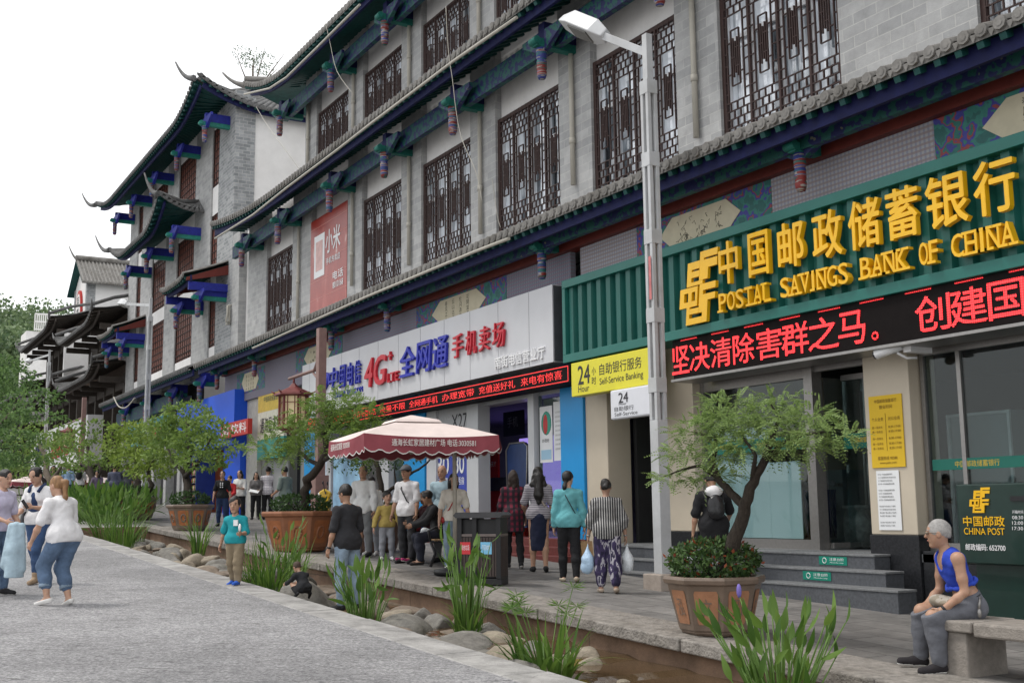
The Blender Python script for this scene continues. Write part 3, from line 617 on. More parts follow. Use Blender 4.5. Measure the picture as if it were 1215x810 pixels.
for x in (-14.2, -13.35, -12.7): text_mb(m_, '中国邮政储蓄银行', x, 2.59, x + .42, 2.66, 12.184, 0, 1)
text_mb(m_, '中国邮政储蓄银行', -11.8, 2.58, -11.35, 2.66, 12.596, 0, 1)
m_.build('glass_strip', [GSTRIP, YELP], B1)
# right display window
gp = MB(); gp.box(-10.16, -1.85, 12.2, 12.212, 1.1, 3.74); gp.build('glass_partition', GLASS, B1)
m_ = MB()
for x in (-10.12, -9.55, -8.05, -5.9, -3.9): m_.box(x - .03, x + .03, 12.17, 12.24, 1.1, 3.76)
m_.box(-10.15, -1.85, 12.16, 12.25, 1.1, 1.2); m_.box(-10.15, -1.85, 12.16, 12.25, 3.62, 3.76); m_.build('window_frame', STEEL, B1)
m_ = MB(); m_.box(-10.05, -1.9, 12.18, 12.19, 2.12, 2.26)
for x in (-9.7, -8.6, -7.6, -6.6): text_mb(m_, '中国邮政储蓄银行', x, 2.15, x + .65, 2.23, 12.179, 0, 1)
m_.build('glass_strip', [GSTRIP, YELP], B1)
# self-service lobby
gp = MB(); gp.box(-16.9, -16.3, 13.0, 13.01, fl + .1, 3.5); gp.box(-16.2, -15.45, 12.9, 12.91, fl + .1, 3.5); gp.split('glass_partition', GLASS, B1)
m_ = MB(); 
for x in (-16.25, -15.47): m_.box(x - .04, x + .04, 12.85, 12.95, fl, 3.6)
m_.box(-16.21, -15.5, 12.86, 12.94, fl, fl + .12); m_.tube([(-15.62, 12.84, 1.5), (-15.62, 12.84, 2.9)], .02, 8); m_.build('door_frame', STEEL, B1)
# ---- ground floor: phone shop, branch, drinks shop
PBLUE = M('sky_blue_panel', (.015, .27, .62), .35, .04, 2, dirt=.08); LGREY = M('light_grey_panel', (.50, .51, .53), .35, .05, 2)
m_ = MB(); m_.box(-18.55, -17.76, 11.93, 12.6, .95, 4.4); m_.box(-25.75, -24.55, 11.93, 12.6, 1.2, 4.4); m_.box(-32.8, -31.9, 11.93, 12.6, 1.5, 4.4); m_.split('blue_column', PBLUE, B1)
m_ = MB(); m_.box(-22.45, -21.92, 11.95, 12.25, 1.1, 4.4); m_.box(-19.85, -19.62, 11.98, 12.18, 1.1, 4.4); m_.box(-24.5, -24.0, 11.96, 12.4, 1.2, 4.4); m_.box(-27.3, -26.7, 11.96, 12.4, 1.3, 4.4); m_.box(-31.0, -30.7, 11.96, 12.4, 1.5, 4.4); m_.split('white_column', LGREY, B1)
m_ = MB()
for k in range(3): m_.box(-33, -17.76, 11.9 - .25 * k, 12.3 + .2 * 0, .2, 1.12 - .14 * k - .01 * k)
m_.build('shop_plinth', REDPL, B1, bevel=.008)
m_ = MB(); m_.box(-33, -17.7, 12.31, 17.5, 1.0, 1.1, 0); m_.box(-33, -17.7, 17.5, 17.7, 1, 4.2, 1); m_.box(-33, -17.7, 12.6, 17.5, 4.2, 4.3, 1); m_.box(-17.72, -17.62, 12.6, 17.5, 1, 4.2, 1)
m_.build('shop_room', [M('shop_floor', (.2, .2, .21), .4), M('violet_room_wall', (.12, .11, .2), .8, .2, 1)], B1)
m_ = MB(); m_.box(-24.5, -22.45, 12.05, 12.062, 1.15, 3.95); m_.box(-19.62, -18.56, 12.1, 12.112, 1.15, 3.95); m_.box(-26.7, -25.76, 12.1, 12.112, 1.3, 3.9); m_.split('glass_partition', GLASS, B1)
m_ = MB(); m_.box(-33, -17.7, 12.12, 12.5, 3.95, 5.5); m_.build('shop_lintel', LGREY, B1)
m_ = MB(); m_.box(-24.0, -22.45, 12.02, 12.04, 3.0, 4.2, 0); m_.box(-24.3, -22.47, 12.02, 12.04, 1.3, 3.0, 1); m_.box(-30.6, -28.6, 12.0, 12.03, 1.5, 3.6, 2); m_.box(-31.8, -31.05, 12.0, 12.03, 1.5, 3.9, 3)
text_mb(m_, 'X27', -23.3, 3.52, -22.55, 3.85, 12.015, 0, 4, .0); text_mb(m_, 'vivo', -23.95, 3.75, -23.35, 3.9, 12.016, 0, 5)
text_mb(m_, '80', -24.1, 2.5, -23.45, 2.95, 12.016, 0, 6, .02); text_mb(m_, '80', -23.2, 2.5, -22.7, 2.95, 12.016, 0, 6, .02); text_mb(m_, '元流量', -24.1, 2.25, -23.5, 2.42, 12.016, 0, 6); text_mb(m_, '元语音', -23.2, 2.25, -22.7, 2.42, 12.016, 0, 6)
m_.box(-23.2, -22.5, 12.0, 12.015, 3.1, 3.3, 6); m_.split('advert_panel', [M('silver_advert', (.42, .43, .45), .4, .06, 1), M('blue_advert', (.04, .06, .32), .4, .5, 2), M('pale_blue_advert', (.3, .5, .75), .4, .5, 1), M('white_blue_advert', (.55, .62, .72), .4, .25, 2), INKT, LGREY, PAPER], B1)
# branch office front and the drinks shop
m_ = MB(); m_.box(-37.6, -33.0, 12.1, 12.4, 1.3, 5.6, 0); m_.box(-38.6, -37.4, 11.95, 12.5, 1.3, 5.6, 1); m_.box(-34.3, -33.6, 12.0, 12.1, 1.4, 4.0, 2); m_.box(-36.6, -34.6, 12.06, 12.1, 1.4, 3.9, 3)
m_.build('shop_front', [M('grey_shopfront_stone', (.2, .2, .195), .7, .2, 3), M('pale_stone_column', (.4, .39, .36), .7), BLACKM, M('roller_shutter', (.27, .275, .28), .5, .1, 3, stretch=(1, 1, 25))], B1)
CBLUE = M('cobalt_panel', (.012, .085, .60), .4, .05, 2)
m_ = MB(); m_.box(-46.5, -38.62, 11.5, 12.4, 4.0, 5.9, 0); m_.box(-40.6, -38.65, 11.75, 12.4, 1.4, 4.0, 0); m_.box(-43.4, -42.6, 11.8, 12.4, 1.5, 4.0, 1); m_.box(-46.6, -46.0, 11.8, 12.4, 1.6, 4.0, 2); m_.box(-42.6, -40.6, 12.3, 12.4, 1.5, 4, 0)
m_.build('blue_shop_front', [CBLUE, M('orange_panel', (.6, .13, .02), .5, .05), M('dull_grey_column', (.4, .4, .4), .7)], B1)
# ================================================================ second building: upturned eaves, white gable wall, brown shutters
B2 = thing('corner_building', 'tall grey and white building with upturned blue eaves and brown shutters beyond the phone shop', 'building', (-50, 12, gz(-50)))
XA, XB = -59.2, -41.02
N1, W1, W2, N2 = (-44.1, -43.1), (-49.4, -46.55), (-54.0, -51.4), (-57.4, -56.4)
m_ = MB(); a = XA
for o in (N2, W2, W1, N1):
    m_.box(a, o[0], 12.0, 12.6, 7.0, 17.6, 0); m_.box(o[0], o[1], 12.06, 12.6, 7.0, 8.05, 1); m_.box(o[0], o[1], 12.06, 12.6, 10.35, 10.95, 1); m_.box(o[0], o[1], 12.06, 12.6, 13.35, 14.5, 1); m_.box(o[0], o[1], 12.06, 12.6, 16.9, 17.6, 1); a = o[1]
m_.box(a, XB, 12.0, 12.6, 7.0, 17.6, 2)
m_.box(XB - .5, XB, 12.6, 12.78, 5, 17.4, 2); m_.box(XB - .5, XB - .05, 12.78, 21, 5, 17.2, 1); m_.box(XA, XA + .4, 12.6, 21, 5, 17.2, 1); m_.box(XA, XB, 21, 21.3, 0, 17, 1)
m_.build('wall', [BRK, WHITE, BRKS], B2)
def shutter(o, z0, z1, par):
    p = MB(); p.box(o[0], o[1], 12.1, 12.14, z0, z1); w_ = p.build('shutter', LATB, par); q = MB(); x0, x1 = o
    for x in (x0 + .03, x1 - .03): q.box(x - .03, x + .03, 12.05, 12.1, z0, z1)
    nz = max(6, int((z1 - z0) / .28))
    for i in range(nz + 1): q.box(x0 + .06, x1 - .06, 12.07, 12.098, z0 + (z1 - z0) * i / nz - .014, z0 + (z1 - z0) * i / nz + .014)
    nx = max(3, int((x1 - x0) / .33))
    for i in range(1, nx):
        x = x0 + (x1 - x0) * i / nx; q.box(x - .012, x + .012, 12.075, 12.095, z0, z1)
    for zz in (z0 + .1, z0 + .3, z1 - .3, z1 - .1):
        for i in range(nx * 2): q.box(x0 + (x1 - x0) * (i + .2) / (2 * nx), x0 + (x1 - x0) * (i + .8) / (2 * nx), 12.06, 12.094, zz - .02, zz + .02)
    q.build('lattice', LATT, w_)
for o in (N1, W1, W2, N2):
    for z0, z1 in ((8.05, 10.35), (10.95, 13.35), (14.5, 16.9)): shutter(o, z0, z1, B2)
zt = 16.87
eave_parts('upper_eave', B2, [dict(A=(-60.2, 10.4, zt), B=(-41.0, 10.4, zt), A2=(-59.2, 12, zt + .75), B2=(-41.6, 12, zt + .75), lA=.75, lB=.95, wA=4, wB=3.6),
    dict(A=(-40.2, 21.5, 16.75), B=(-40.6, 10.4, zt), A2=(-42.5, 20, 18.2), B2=(-41.6, 12.0, zt + .75), lB=.95, wB=3, curve=0),
    dict(A=(-59.2, 12, zt + .75), B=(-41.6, 12, zt + .75), A2=(-57.5, 16, 19.3), B2=(-42.5, 16, 19.3), rafters=False, discs=False, board=False)],
    [((-41.0, 10.4, 17.75), (-41.9, 9.9, 18.6)), ((-60.2, 10.4, 17.5), (-62, 10.0, 18.5))],
    lambda tl, ud: (tl.tube([(-57.5, 16, 19.4), (-42.5, 16, 19.4)], .2, 8), tl.tube([(-41.2, 10.6, 17.8), (-41.8, 12, 17.75), (-42.3, 14, 18.5), (-42.5, 16, 19.3)], .12, 7)), TILE_D, [DGREEN, DGREEN, NAVY])
eave_parts('bay_eave', B2, [dict(A=(-54.6, 10.15, 13.2), B=(-45.1, 10.15, 13.2), A2=(-53.7, 12, 14.25), B2=(-46.0, 12, 14.25), lA=.75, lB=1.15, wA=3, wB=2.6),
    dict(A=(-45.1, 12, 13.75), B=(-45.1, 10.15, 13.2), A2=(-45.9, 12, 14.35), B2=(-46.0, 11.95, 14.25), lB=1.15, wB=2.4, rafters=False, board=False)],
    [((-45.1, 10.15, 14.3), (-45.9, 9.75, 15.3)), ((-54.6, 10.15, 13.95), (-57.0, 9.9, 15.1))],
    lambda tl, ud: tl.tube([(-45.2, 10.2, 14.35), (-45.7, 11.2, 14.25), (-46, 12, 14.4)], .1, 7), TILE_D, [DGREEN, DGREEN, NAVY])
for nm, x0, x1, ye, ze in (('window_canopy', -45.1, -41.45, 10.35, 10.25), ('window_canopy', -58.8, -55.0, 10.5, 10.25)):
    o = eave_parts(nm, B2, [dict(A=(x0, ye, ze), B=(x1, ye, ze), A2=(x0, 12, ze + .75), B2=(x1, 12, ze + .75), lA=.15, lB=.15, wA=1, wB=1)], tm=TILE, um=[DGREEN, DGREEN, NAVY])
    b_ = MB()
    for x in (x0 + .05, x1 - .1):
        b_.hexa([(x, ye + .1, ze - .1), (x + .08, ye + .1, ze - .1), (x + .08, 12, ze + .25), (x, 12, ze + .25), (x, ye + .1, ze + .02), (x + .08, ye + .1, ze + .02), (x + .08, 12, ze + .62), (x, 12, ze + .62)])
    b_.split('barge_board', RED, o); b_ = MB()
    for x in (x0 + .1, x1 - .2): b_.box(x, x + .16, ye + .2, 12, ze - .42, ze - .12)
    b_.split('eave_beam', BLUE, o)
eave_parts('shop_eave', B2, [dict(A=(-59.2, 10.8, 7.0), B=(-42.2, 10.8, 7.0), A2=(-59.2, 12, 7.5), B2=(-42.2, 12, 7.5))], tm=TILE_D, um=[DGREEN, DGREEN, NAVY])
for z, ye, xs in ((16.6, 10.95, (-41.8, -46, -50.4, -54.6, -58.4)), (13.05, 10.75, (-45.6, -50, -54.2)), (9.85, 10.85, (-41.7, -44.9, -55.3, -58.6)), (6.75, 11.25, (-42.6, -47, -51.5, -56))):
    for x in xs: put_bracket(B2, x, 12.0, ye, z, 1.0, [BLUE, GREEN, BLUE])
m_ = MB(); m_.box(XA, -46.6, 12.3, 12.6, .5, 7.0, 0); m_.box(-59, -46.6, 11.6, 11.75, 6.0, 6.6, 1)
for x in (-47.6, -49.9, -52.2, -54.5, -56.8, -58.8): m_.box(x - .22, x + .22, 11.9, 12.3, 1.5, 6.5, 2)
for x in (-48.7, -51, -53.3, -55.6, -57.8): m_.box(x - .8, x + .8, 12.2, 12.28, 1.8, 4.6, 3)
m_.build('shop_front', [DARKIN, ORNV, M('dull_grey_column', (.4, .4, .4)), M('dark_doorway', (.03, .03, .035), .3, .4, 2)], B2)
m_ = MB(); m_.box(-57.5, -49, 11.8, 11.95, 4.7, 5.9, 0); m_.box(-52, -50.4, 11.78, 11.8, 4.9, 5.5, 1); m_.build('shop_fascia', [M('teal_fascia', (.05, .24, .28), .5), REDP], B2)
# ================================================================ old timber shop houses farther up the street
TIMB = M('weathered_timber', (.045, .036, .03), .7, .3, 5); TIMB2 = M('timber_panel', (.13, .10, .08), .7, .3, 5)
def old_house(label, x0, x1, yf, tiers, zg, nb=4):
    """tiers: list of (eave z, overhang) from the bottom up"""
    r = thing('timber_shophouse', label, 'building', ((x0 + x1) / 2, yf, zg), group='old timber shop houses up the street')
    zl = zg; m_ = MB(); top = tiers[-1][0] + .8
    m_.box(x0, x1, yf + .5, yf + 8, zg - 1, top + .3); m_.build('wall', TIMB2, r)
    for k, (ze, oh) in enumerate(tiers):
        A = (x0 - .7, yf - oh, ze); B = (x1 + .7, yf - oh, ze); zin = ze + oh * .48 + .25
        def ex(tl, ud, x0=x0, x1=x1, ze=ze, oh=oh, zin=zin, k=k):
            for xx, sgn in ((x0 - .7, -1), (x1 + .7, 1)):
                tl.tube([(xx, yf - oh, ze + .75), (xx - sgn * .2, yf - oh * .4, zin + .1), (xx - sgn * .5, yf + .5, zin + .45)], .1, 6); horn(tl, (xx, yf - oh, ze + .55), (xx + sgn * .45, yf - oh - .1, ze + .95), 0, .1)
            if k == len(tiers) - 1:
                roof_patch(tl, ud, (x0 - .6, yf + .5, zin), (x1 + .6, yf + .5, zin), (x0 - .4, yf + 4.5, zin + .9), (x1 + .4, yf + 4.5, zin + .9), rafters=False, discs=False, board=False)
                tl.tube([(x0 - .5, yf + 4.5, zin + 1.0), (x1 + .5, yf + 4.5, zin + 1.0)], .2, 8)
        eave_parts('tiled_eave', r, [dict(A=A, B=B, A2=(x0 - .3, yf + .5, zin), B2=(x1 + .3, yf + .5, zin), lA=.6, lB=.6, wA=2.2, wB=2.2, spacing=.3)], (), ex, TILE_D, [TIMB, TIMB, TIMB])
        w_ = (x1 - x0) / nb
        for i in range(nb + 1):
            p = MB(); x = x0 + i * w_; p.box(x - .16, x + .16, yf, yf + .5, zl, ze + .15); p.box(x - .08, x + .08, yf - oh * .7, yf, ze - .35, ze - .05); p.build('post', TIMB, r)
        p = MB(); p.box(x0, x1, yf + .05, yf + .3, ze - .6, ze - .1); p.build('beam', TIMB, r)
        if k > 0: p = MB(); p.box(x1 + .05, x1 + .35, yf - .9, yf + 2, zl - .3, ze - .3); p.build('end_wall', WHITE, r)
        if k > 0:
            for i in range(nb):
                p = MB(); p.box(x0 + i * w_ + .25, x0 + (i + 1) * w_ - .25, yf + .42, yf + .48, zl + .7, ze - .75); pn = p.build('window', M('dark_doorway', (.03, .03, .035)), r)
                p = MB()
                for q in range(7): xx = x0 + i * w_ + .25 + (w_ - .5) * q / 6; p.box(xx - .03, xx + .03, yf + .36, yf + .42, zl + .7, ze - .75)
                p.build('lattice', TIMB, pn)
                p = MB(); p.box(x0 + i * w_ + .2, x0 + (i + 1) * w_ - .2, yf + .4, yf + .5, zl + .1, zl + .65); p.build('plaster_panel', OFFW, r)
        zl = zin
    return r
old_house('dark timber shop house with two tiers of upturned eaves beside the grey corner building', -69.6, -59.6, 12.0, [(8.6, 1.7), (11.3, 1.8)], gz(-65))
old_house('farther dark timber house under a high upturned roof in front of the green hill', -86, -73, 12.0, [(9.2, 1.6), (12.9, 1.9)], gz(-78), 5)
old_house('farthest low timber house half hidden behind the street trees', -104, -88, 12.2, [(7.5, 1.5), (10.5, 1.6)], gz(-95), 5)
T = thing('gable_tower', 'white gabled wing with grey brick corners and a round red emblem above the timber houses', 'building', (-79, 15, gz(-79)))
m_ = MB(); m_.box(-81.8, -77.2, 13.05, 19.5, 3, 16.9, 0)
m_.prism([(-81.8, 16.9), (-77.2, 16.9), (-79.5, 18.3)], 13.05, 19.5, 0)
m_.box(-77.6, -77.19, 13.0, 13.55, 3, 16.9, 1); m_.box(-81.9, -81.5, 13.0, 13.5, 3, 16.9, 1); m_.build('wall', [WHITE, BRKS], T)
eave_parts('roof', T, [dict(A=(-76.6, 20, 16.6), B=(-76.6, 12.6, 16.6), A2=(-79.5, 20, 18.6), B2=(-79.5, 12.6, 18.6), rafters=False, board=False), dict(A=(-82.4, 12.6, 16.6), B=(-82.4, 20, 16.6), A2=(-79.5, 12.6, 18.6), B2=(-79.5, 20, 18.6), rafters=False, board=False)], [((-79.5, 12.9, 18.6), (-79.9, 12.2, 19.6))], lambda tl, ud: tl.tube([(-79.5, 12.6, 18.75), (-79.5, 20, 18.75)], .2, 8), TILE)
m_ = MB()
V = [(-79.6 + .95 * math.cos(a) * 1.0, 13.0, 15.0 + 1.55 * math.sin(a)) for a in np.linspace(0, 2 * math.pi, 28)[:-1]]
m_.prism([(v[0], v[2]) for v in V], 12.9, 13.04, 0); m_.prism([(-79.6 + (v[0] + 79.6) * .84, 15 + (v[2] - 15) * .84) for v in V], 12.88, 12.9, 1)
for k, ch in enumerate('百货城'): text_mb(m_, ch, -80.0, 15.45 - k * .75, -79.2, 16.05 - k * .75, 12.87, 0, 2, .02)
m_.build('oval_emblem', [REDP, WHITE, INKT], T)
m_ = MB(); text_mb(m_, '购物', -81.2, 12.6, -78.2, 13.4, 12.9, .12, 0, .02); m_.build('lettering', NAVY, T)
# far white signboard above the shops
o = thing('shop_signboard', 'long white signboard with black and red lettering under the far timber houses', 'sign', (-76, 11.4, 5.5))
m_ = MB(); m_.box(-86, -64.5, 11.2, 12.2, 4.4, 7.0); m_.build('board', M('white_signboard', (.62, .62, .63), .4, .05), o)
m_ = MB(); text_mb(m_, '通海', -83, 5.0, -79.5, 6.3, 11.1, .1, 0, .03); text_mb(m_, '购物中心', -76, 5.1, -70, 6.3, 11.1, .1, 1, .03); m_.build('lettering', [NAVY, REDP], o)
# ================================================================ bank signs
CHG = M('green_corrugated_panel', (.012, .105, .088), .4, .1, 2, dirt=.12); CHG2 = M('green_sign_frame', (.016, .135, .112), .4, .1, 2)
bs = thing('bank_sign', 'dark green corrugated fascia with raised yellow bank characters and slanted emblem', 'sign', (-10, 11.7, 5.1))
x0, x1, z0, z1 = -17.6, -1.9, 4.35, 5.9
m_ = MB(); m_.box(x0 + .01, x1, 11.56, 11.95, z0 + .02, z1 - .02)
n = int((x1 - x0) / .3)
for i in range(n):
    a = x0 + .12 + (x1 - x0 - .2) * i / n; m_.hexa([(a, 11.56, z0 + .14), (a + .03, 11.47, z0 + .14), (a + .15, 11.47, z0 + .14), (a + .18, 11.56, z0 + .14), (a, 11.56, z1 - .14), (a + .03, 11.47, z1 - .14), (a + .15, 11.47, z1 - .14), (a + .18, 11.56, z1 - .14)])
m_.build('corrugated_panel', CHG, bs)
m_ = MB(); m_.box(x0, x1, 11.4, 11.97, z1 - .15, z1); m_.box(x0, x1, 11.4, 11.97, z0, z0 + .15); m_.box(x0, x0 + .1, 11.402, 11.968, z0 + .15, z1 - .15); m_.build('frame', CHG2, bs, bevel=.008)
def emblem(mb, cx0, cz0, w_, h_, y, d, mi=0):
    """interlocking slanted strokes; unit coordinates 0..1 before the slant"""
    def q(x, z): return (cx0 + w_ * (x + (z - .5) * .16), cz0 + h_ * z)
    R = [(.52, .93, 1.0, 1.03), (.52, .62, .63, .93), (.63, .78, 1.0, .9), (.63, .62, .76, .78), (.18, .80, .52, .91), (.18, .56, .30, .80), (.30, .68, .52, .77), (.30, .56, .63, .615),
         (.0, .26, .12, .545), (.12, .47, .50, .545), (.12, .26, .50, .34), (.24, .34, .34, .47), (.44, .34, .50, .47), (.56, .15, .66, .55), (.56, .46, 1.0, .555), (.66, .31, 1.0, .40), (.66, .0, .80, .31), (.30, .15, .56, .23), (.30, .0, .66, .09), (.22, .0, .30, .26)]
    for i, (a, b, c, e) in enumerate(R): mb.prism([q(a, b), q(c, b), q(c, e), q(a, e)], y - .0007 * i, y + d, mi)
m_ = MB(); emblem(m_, -14.05, 4.52, .86, 1.08, 11.36, .05); m_.build('emblem', YEL, bs)
# characters: (char, left, right, bottom, top) in photo pixels
def px_rect(l, t_, r, b, y): a = on_y(l, b, y); c = on_y(r, t_, y); return a[0], c[0]
m_ = MB(); YS = 11.32
for ch, l_, r_ in (('中', 852, 879), ('国', 887, 915), ('邮', 922, 957), ('政', 963, 1002), ('储', 1006, 1047), ('蓄', 1051, 1093), ('银', 1098, 1151), ('行', 1155, 1208)):
    xa = on_y(l_, 320 - (l_ - 852) * .27, YS)[0]; xb = on_y(r_ - 5, 320 - (r_ - 852) * .27, YS)[0]; text_mb(m_, ch, xa, 5.02, xb, 5.66, YS + .02, .08, 0, .024)
m_.build('lettering', YEL, bs)
SER = {'P': [(.16, 0)], 'S': [], 'O': [], 'T': [(.5, 0)], 'A': [(.08, 0), (.92, 0)], 'L': [(.18, 0), (.18, 1)], 'V': [(.08, 1), (.92, 1)], 'I': [(.5, 0), (.5, 1)], 'N': [(.14, 0), (.14, 1), (.86, 1)], 'G': [], 'B': [(.14, 0)], 'K': [(.16, 0), (.16, 1), (.9, 0), (.85, 1)], 'F': [(.2, 0)], 'C': [], 'H': [(.13, 0), (.13, 1), (.87, 0), (.87, 1)]}
for word, l_, r_ in (('POSTAL', 852, 915), ('SAVINGS', 925, 1007), ('BANK', 1020, 1077), ('OF', 1090, 1114), ('CHINA', 1128, 1205)):
    xa = on_y(l_, 355 - (l_ - 852) * .2, YS)[0]; xb = on_y(r_, 355 - (r_ - 852) * .2, YS)[0]; m_ = MB(); ws = [.55 if c == 'I' else 1.0 for c in word]; tot = sum(ws); a = xa
    for c, w_ in zip(word, ws):
        cw = (xb - xa) * w_ / tot; g0, g1 = a + cw * (.07 if c != 'I' else .3), a + cw * (.93 if c != 'I' else .7)
        text_mb(m_, c, g0, 4.6, g1, 4.88, YS, .10, 0, .02)
        for fx, tp in SER[c]:
            xx = g0 + (g1 - g0) * fx; zz = 4.849 if tp else 4.597; m_.box(xx - .062, xx + .062, YS - .004, YS + .09, zz, zz + .033)
        a += cw
    m_.build('english_lettering', YEL, bs)
LEDB = M('led_board_black', (.008, .006, .006), .7, .2, spec=.1); LEDR = led_mat('red_led_dots', (1, .03, .035), 2.4, .03)
ls = thing('led_display', 'black scrolling LED board with red Chinese characters under the green bank sign', 'sign', (-8, 11.6, 4.0))
m_ = MB(); m_.box(-14.42, -1.9, 11.46, 11.98, 3.72, 4.345, 0); m_.build('board', LEDB, ls)
m_ = MB(); m_.box(-14.44, -1.88, 11.42, 11.98, 3.68, 3.719); m_.build('trim', STEEL, ls)
m_ = MB()
for ch, l_, r_ in (('坚', 797, 816), ('决', 818, 840), ('清', 843, 866), ('除', 870, 893), ('害', 898, 926), ('群', 928, 958), ('之', 960, 994), ('马', 996, 1026), ('创', 1089, 1128), ('建', 1131, 1172), ('国', 1177, 1218), ('家', 1224, 1270), ('卫', 1275, 1320)):
    xa = on_y(l_, 420, 11.45)[0]; xb = on_y(r_, 380, 11.45)[0]; text_mb(m_, ch, xa, 3.8, xb, 4.24, 11.452, 0, 0, .02)
xa = on_y(1033, 395, 11.45)[0]; m_.tube([(xa + .07 + .045 * math.cos(t), 11.452, 3.86 + .045 * math.sin(t)) for t in np.linspace(0, 6.2, 10)], .014, 4)
for k in range(14): xx = -14.2 + k * .75; m_.box(xx, xx + .4, 11.45, 11.454, 4.318, 4.332)
m_.build('lettering', LEDR, ls)
ys = thing('self_service_sign', 'yellow box sign with black 24 hour self service banking lettering under the green fascia', 'sign', (-16.1, 11.5, 4.0))
m_ = MB(); m_.box(-17.33, -14.94, 11.4, 11.62, 3.7, 4.315); m_.build('board', M('yellow_sign_face', (.66, .60, .035), .4, .04), ys, bevel=.012)
m_ = MB(); y = 11.396; text_mb(m_, '24', -17.1, 3.9, -16.72, 4.24, y, 0, 0, .01); text_mb(m_, 'Hour', -17.1, 3.76, -16.75, 3.88, y); m_.build('numerals', INKT, ys); m_ = MB(); text_mb(m_, '小', -16.66, 4.03, -16.53, 4.17, y); text_mb(m_, '时', -16.66, 3.86, -16.53, 4.0, y); text_mb(m_, '自助银行服务', -16.42, 4.0, -15.18, 4.2, y); m_.build('lettering', INKT, ys); m_ = MB(); text_mb(m_, 'Self-Service Banking', -16.42, 3.8, -15.15, 3.95, y, 0, 0, .0)
m_.build('english_lettering', INKT, ys)
hs = thing('hanging_light_box', 'small white hanging light box reading 24 hour self service behind the lamp post', 'sign', (-15.4, 11.0, 3.5))
m_ = MB(); m_.box(-15.98, -14.75, 11.3, 11.45, 3.18, 3.685); m_.build('case', M('white_box_sign', (.64, .65, .69), .35, .03), hs, bevel=.03)
m_ = MB(); text_mb(m_, '24', -15.72, 3.45, -15.45, 3.62, 11.296, 0, 0, .01); text_mb(m_, 'Hour', -15.72, 3.41, -15.5, 3.45, 11.296); text_mb(m_, '自助银行', -15.85, 3.31, -15.3, 3.39, 11.296); text_mb(m_, 'Self-Service', -15.85, 3.23, -15.2, 3.29, 11.296); m_.build('lettering', INKT, hs)
# ---- telecom shop signs
TEL = M('grey_sign_panel', (.53, .535, .56), .4, .06, .8, dirt=.1); TBLUE = M('blue_sign_letter', (.022, .03, .36), .4, .08); TRED = M('red_sign_letter', (.5, .018, .035), .4, .08); TWH = M('white_sign_letter', (.75, .75, .76), .4, .03)
ts = thing('phone_shop_sign', 'long grey fascia with raised blue and red 4G phone store lettering beside the bank sign', 'sign', (-24.7, 11.6, 5.1))
m_ = MB(); m_.box(-31.6, -17.93, 11.4, 11.95, 4.42, 5.9, 0); m_.box(-17.929, -17.905, 11.42, 11.94, 4.44, 5.88, 1); m_.build('board', [TEL, M('dark_sign_side', (.06, .062, .07), .5)], ts)
m_ = MB()
for x in np.arange(-31, -18, 1.22): m_.box(x, x + .012, 11.396, 11.4, 4.43, 5.89)
m_.build('panel_joint', M('panel_joint', (.3, .3, .32), .6, 0), ts)
yb = 11.33
def pxs(l_, r_, y=yb): return on_y(l_, 450, y)[0], on_y(r_, 450, y)[0]
m_ = MB()
for ch, l_, r_ in (('中', 388, 401), ('国', 401, 410), ('电', 410, 419), ('信', 419, 428)):
    a, b = pxs(l_, r_); text_mb(m_, ch, a + .08, 4.95, b - .06, 5.55, yb, .05, 0, .006, shear=.1)
a, b = pxs(374, 388); 
m_.build('blue_lettering', TBLUE, ts); m_ = MB()
m_.tube([(a + (b - a) * (.5 + .5 * math.cos(t)), yb + .05, 5.2 + .22 * math.sin(t) + .1 * math.cos(t)) for t in np.linspace(-2.2, 2.5, 12)], [.02 + .05 * math.sin(i / 11 * 3.14) for i in range(12)], 6)
m_.tube([(a, yb + .05, 5.1), (a + (b - a) * .5, yb + .05, 5.1), (b, yb + .05, 5.45)], [.02, .06, .02], 6)
m_.build('emblem', TBLUE, ts); m_ = MB()
a, b = pxs(395, 428); text_mb(m_, 'CHINA TELECOM', a, 4.72, b, 4.86, yb + .04, .05, 0); m_.build('english_lettering', TBLUE, ts); m_ = MB()
for ch, l_, r_ in (('全', 473, 492), ('网', 492, 512), ('通', 511, 531)):
    a, b = pxs(l_, r_); text_mb(m_, ch, a + .05, 4.82, b - .05, 5.52, yb, .06, 0, .02, shear=.1)
m_.build('blue_lettering', TBLUE, ts)
m_ = MB(); a, b = pxs(432, 459); text_mb(m_, '4G', a, 4.78, b - .1, 5.5, yb, .06, 0, .03, shear=.15); a, b = pxs(459, 472); text_mb(m_, 'LTE', a, 4.78, b, 5.0, yb, .08, 0, .02); m_.box(a + .05, a + .25, yb, yb + .06, 5.4, 5.45); m_.box(a + .125, a + .175, yb - .002, yb + .06, 5.32, 5.53)
m_.build('red_lettering', TRED, ts); m_ = MB()
for ch, l_, r_ in (('手', 535, 550), ('机', 551, 566), ('卖', 567, 582), ('场', 583, 600)):
    a, b = pxs(l_, r_); text_mb(m_, ch, a + .04, 4.95, b - .06, 5.46, yb, .05, 0, .012, shear=.05)
m_.build('red_lettering', TRED, ts)
m_ = MB(); a, b = pxs(585, 644); text_mb(m_, '南街电信营业厅', a, 4.52, b, 4.76, yb + .04, .06, 0, .02); m_.build('white_lettering', TWH, ts)
tl_ = thing('led_display', 'narrow red scrolling LED strip under the grey phone shop fascia', 'sign', (-24, 11.6, 4.15))
m_ = MB(); m_.box(-31.5, -17.4, 11.42, 11.9, 3.99, 4.31, 0); m_.build('board', LEDB, tl_)
m_ = MB(); y = 11.416
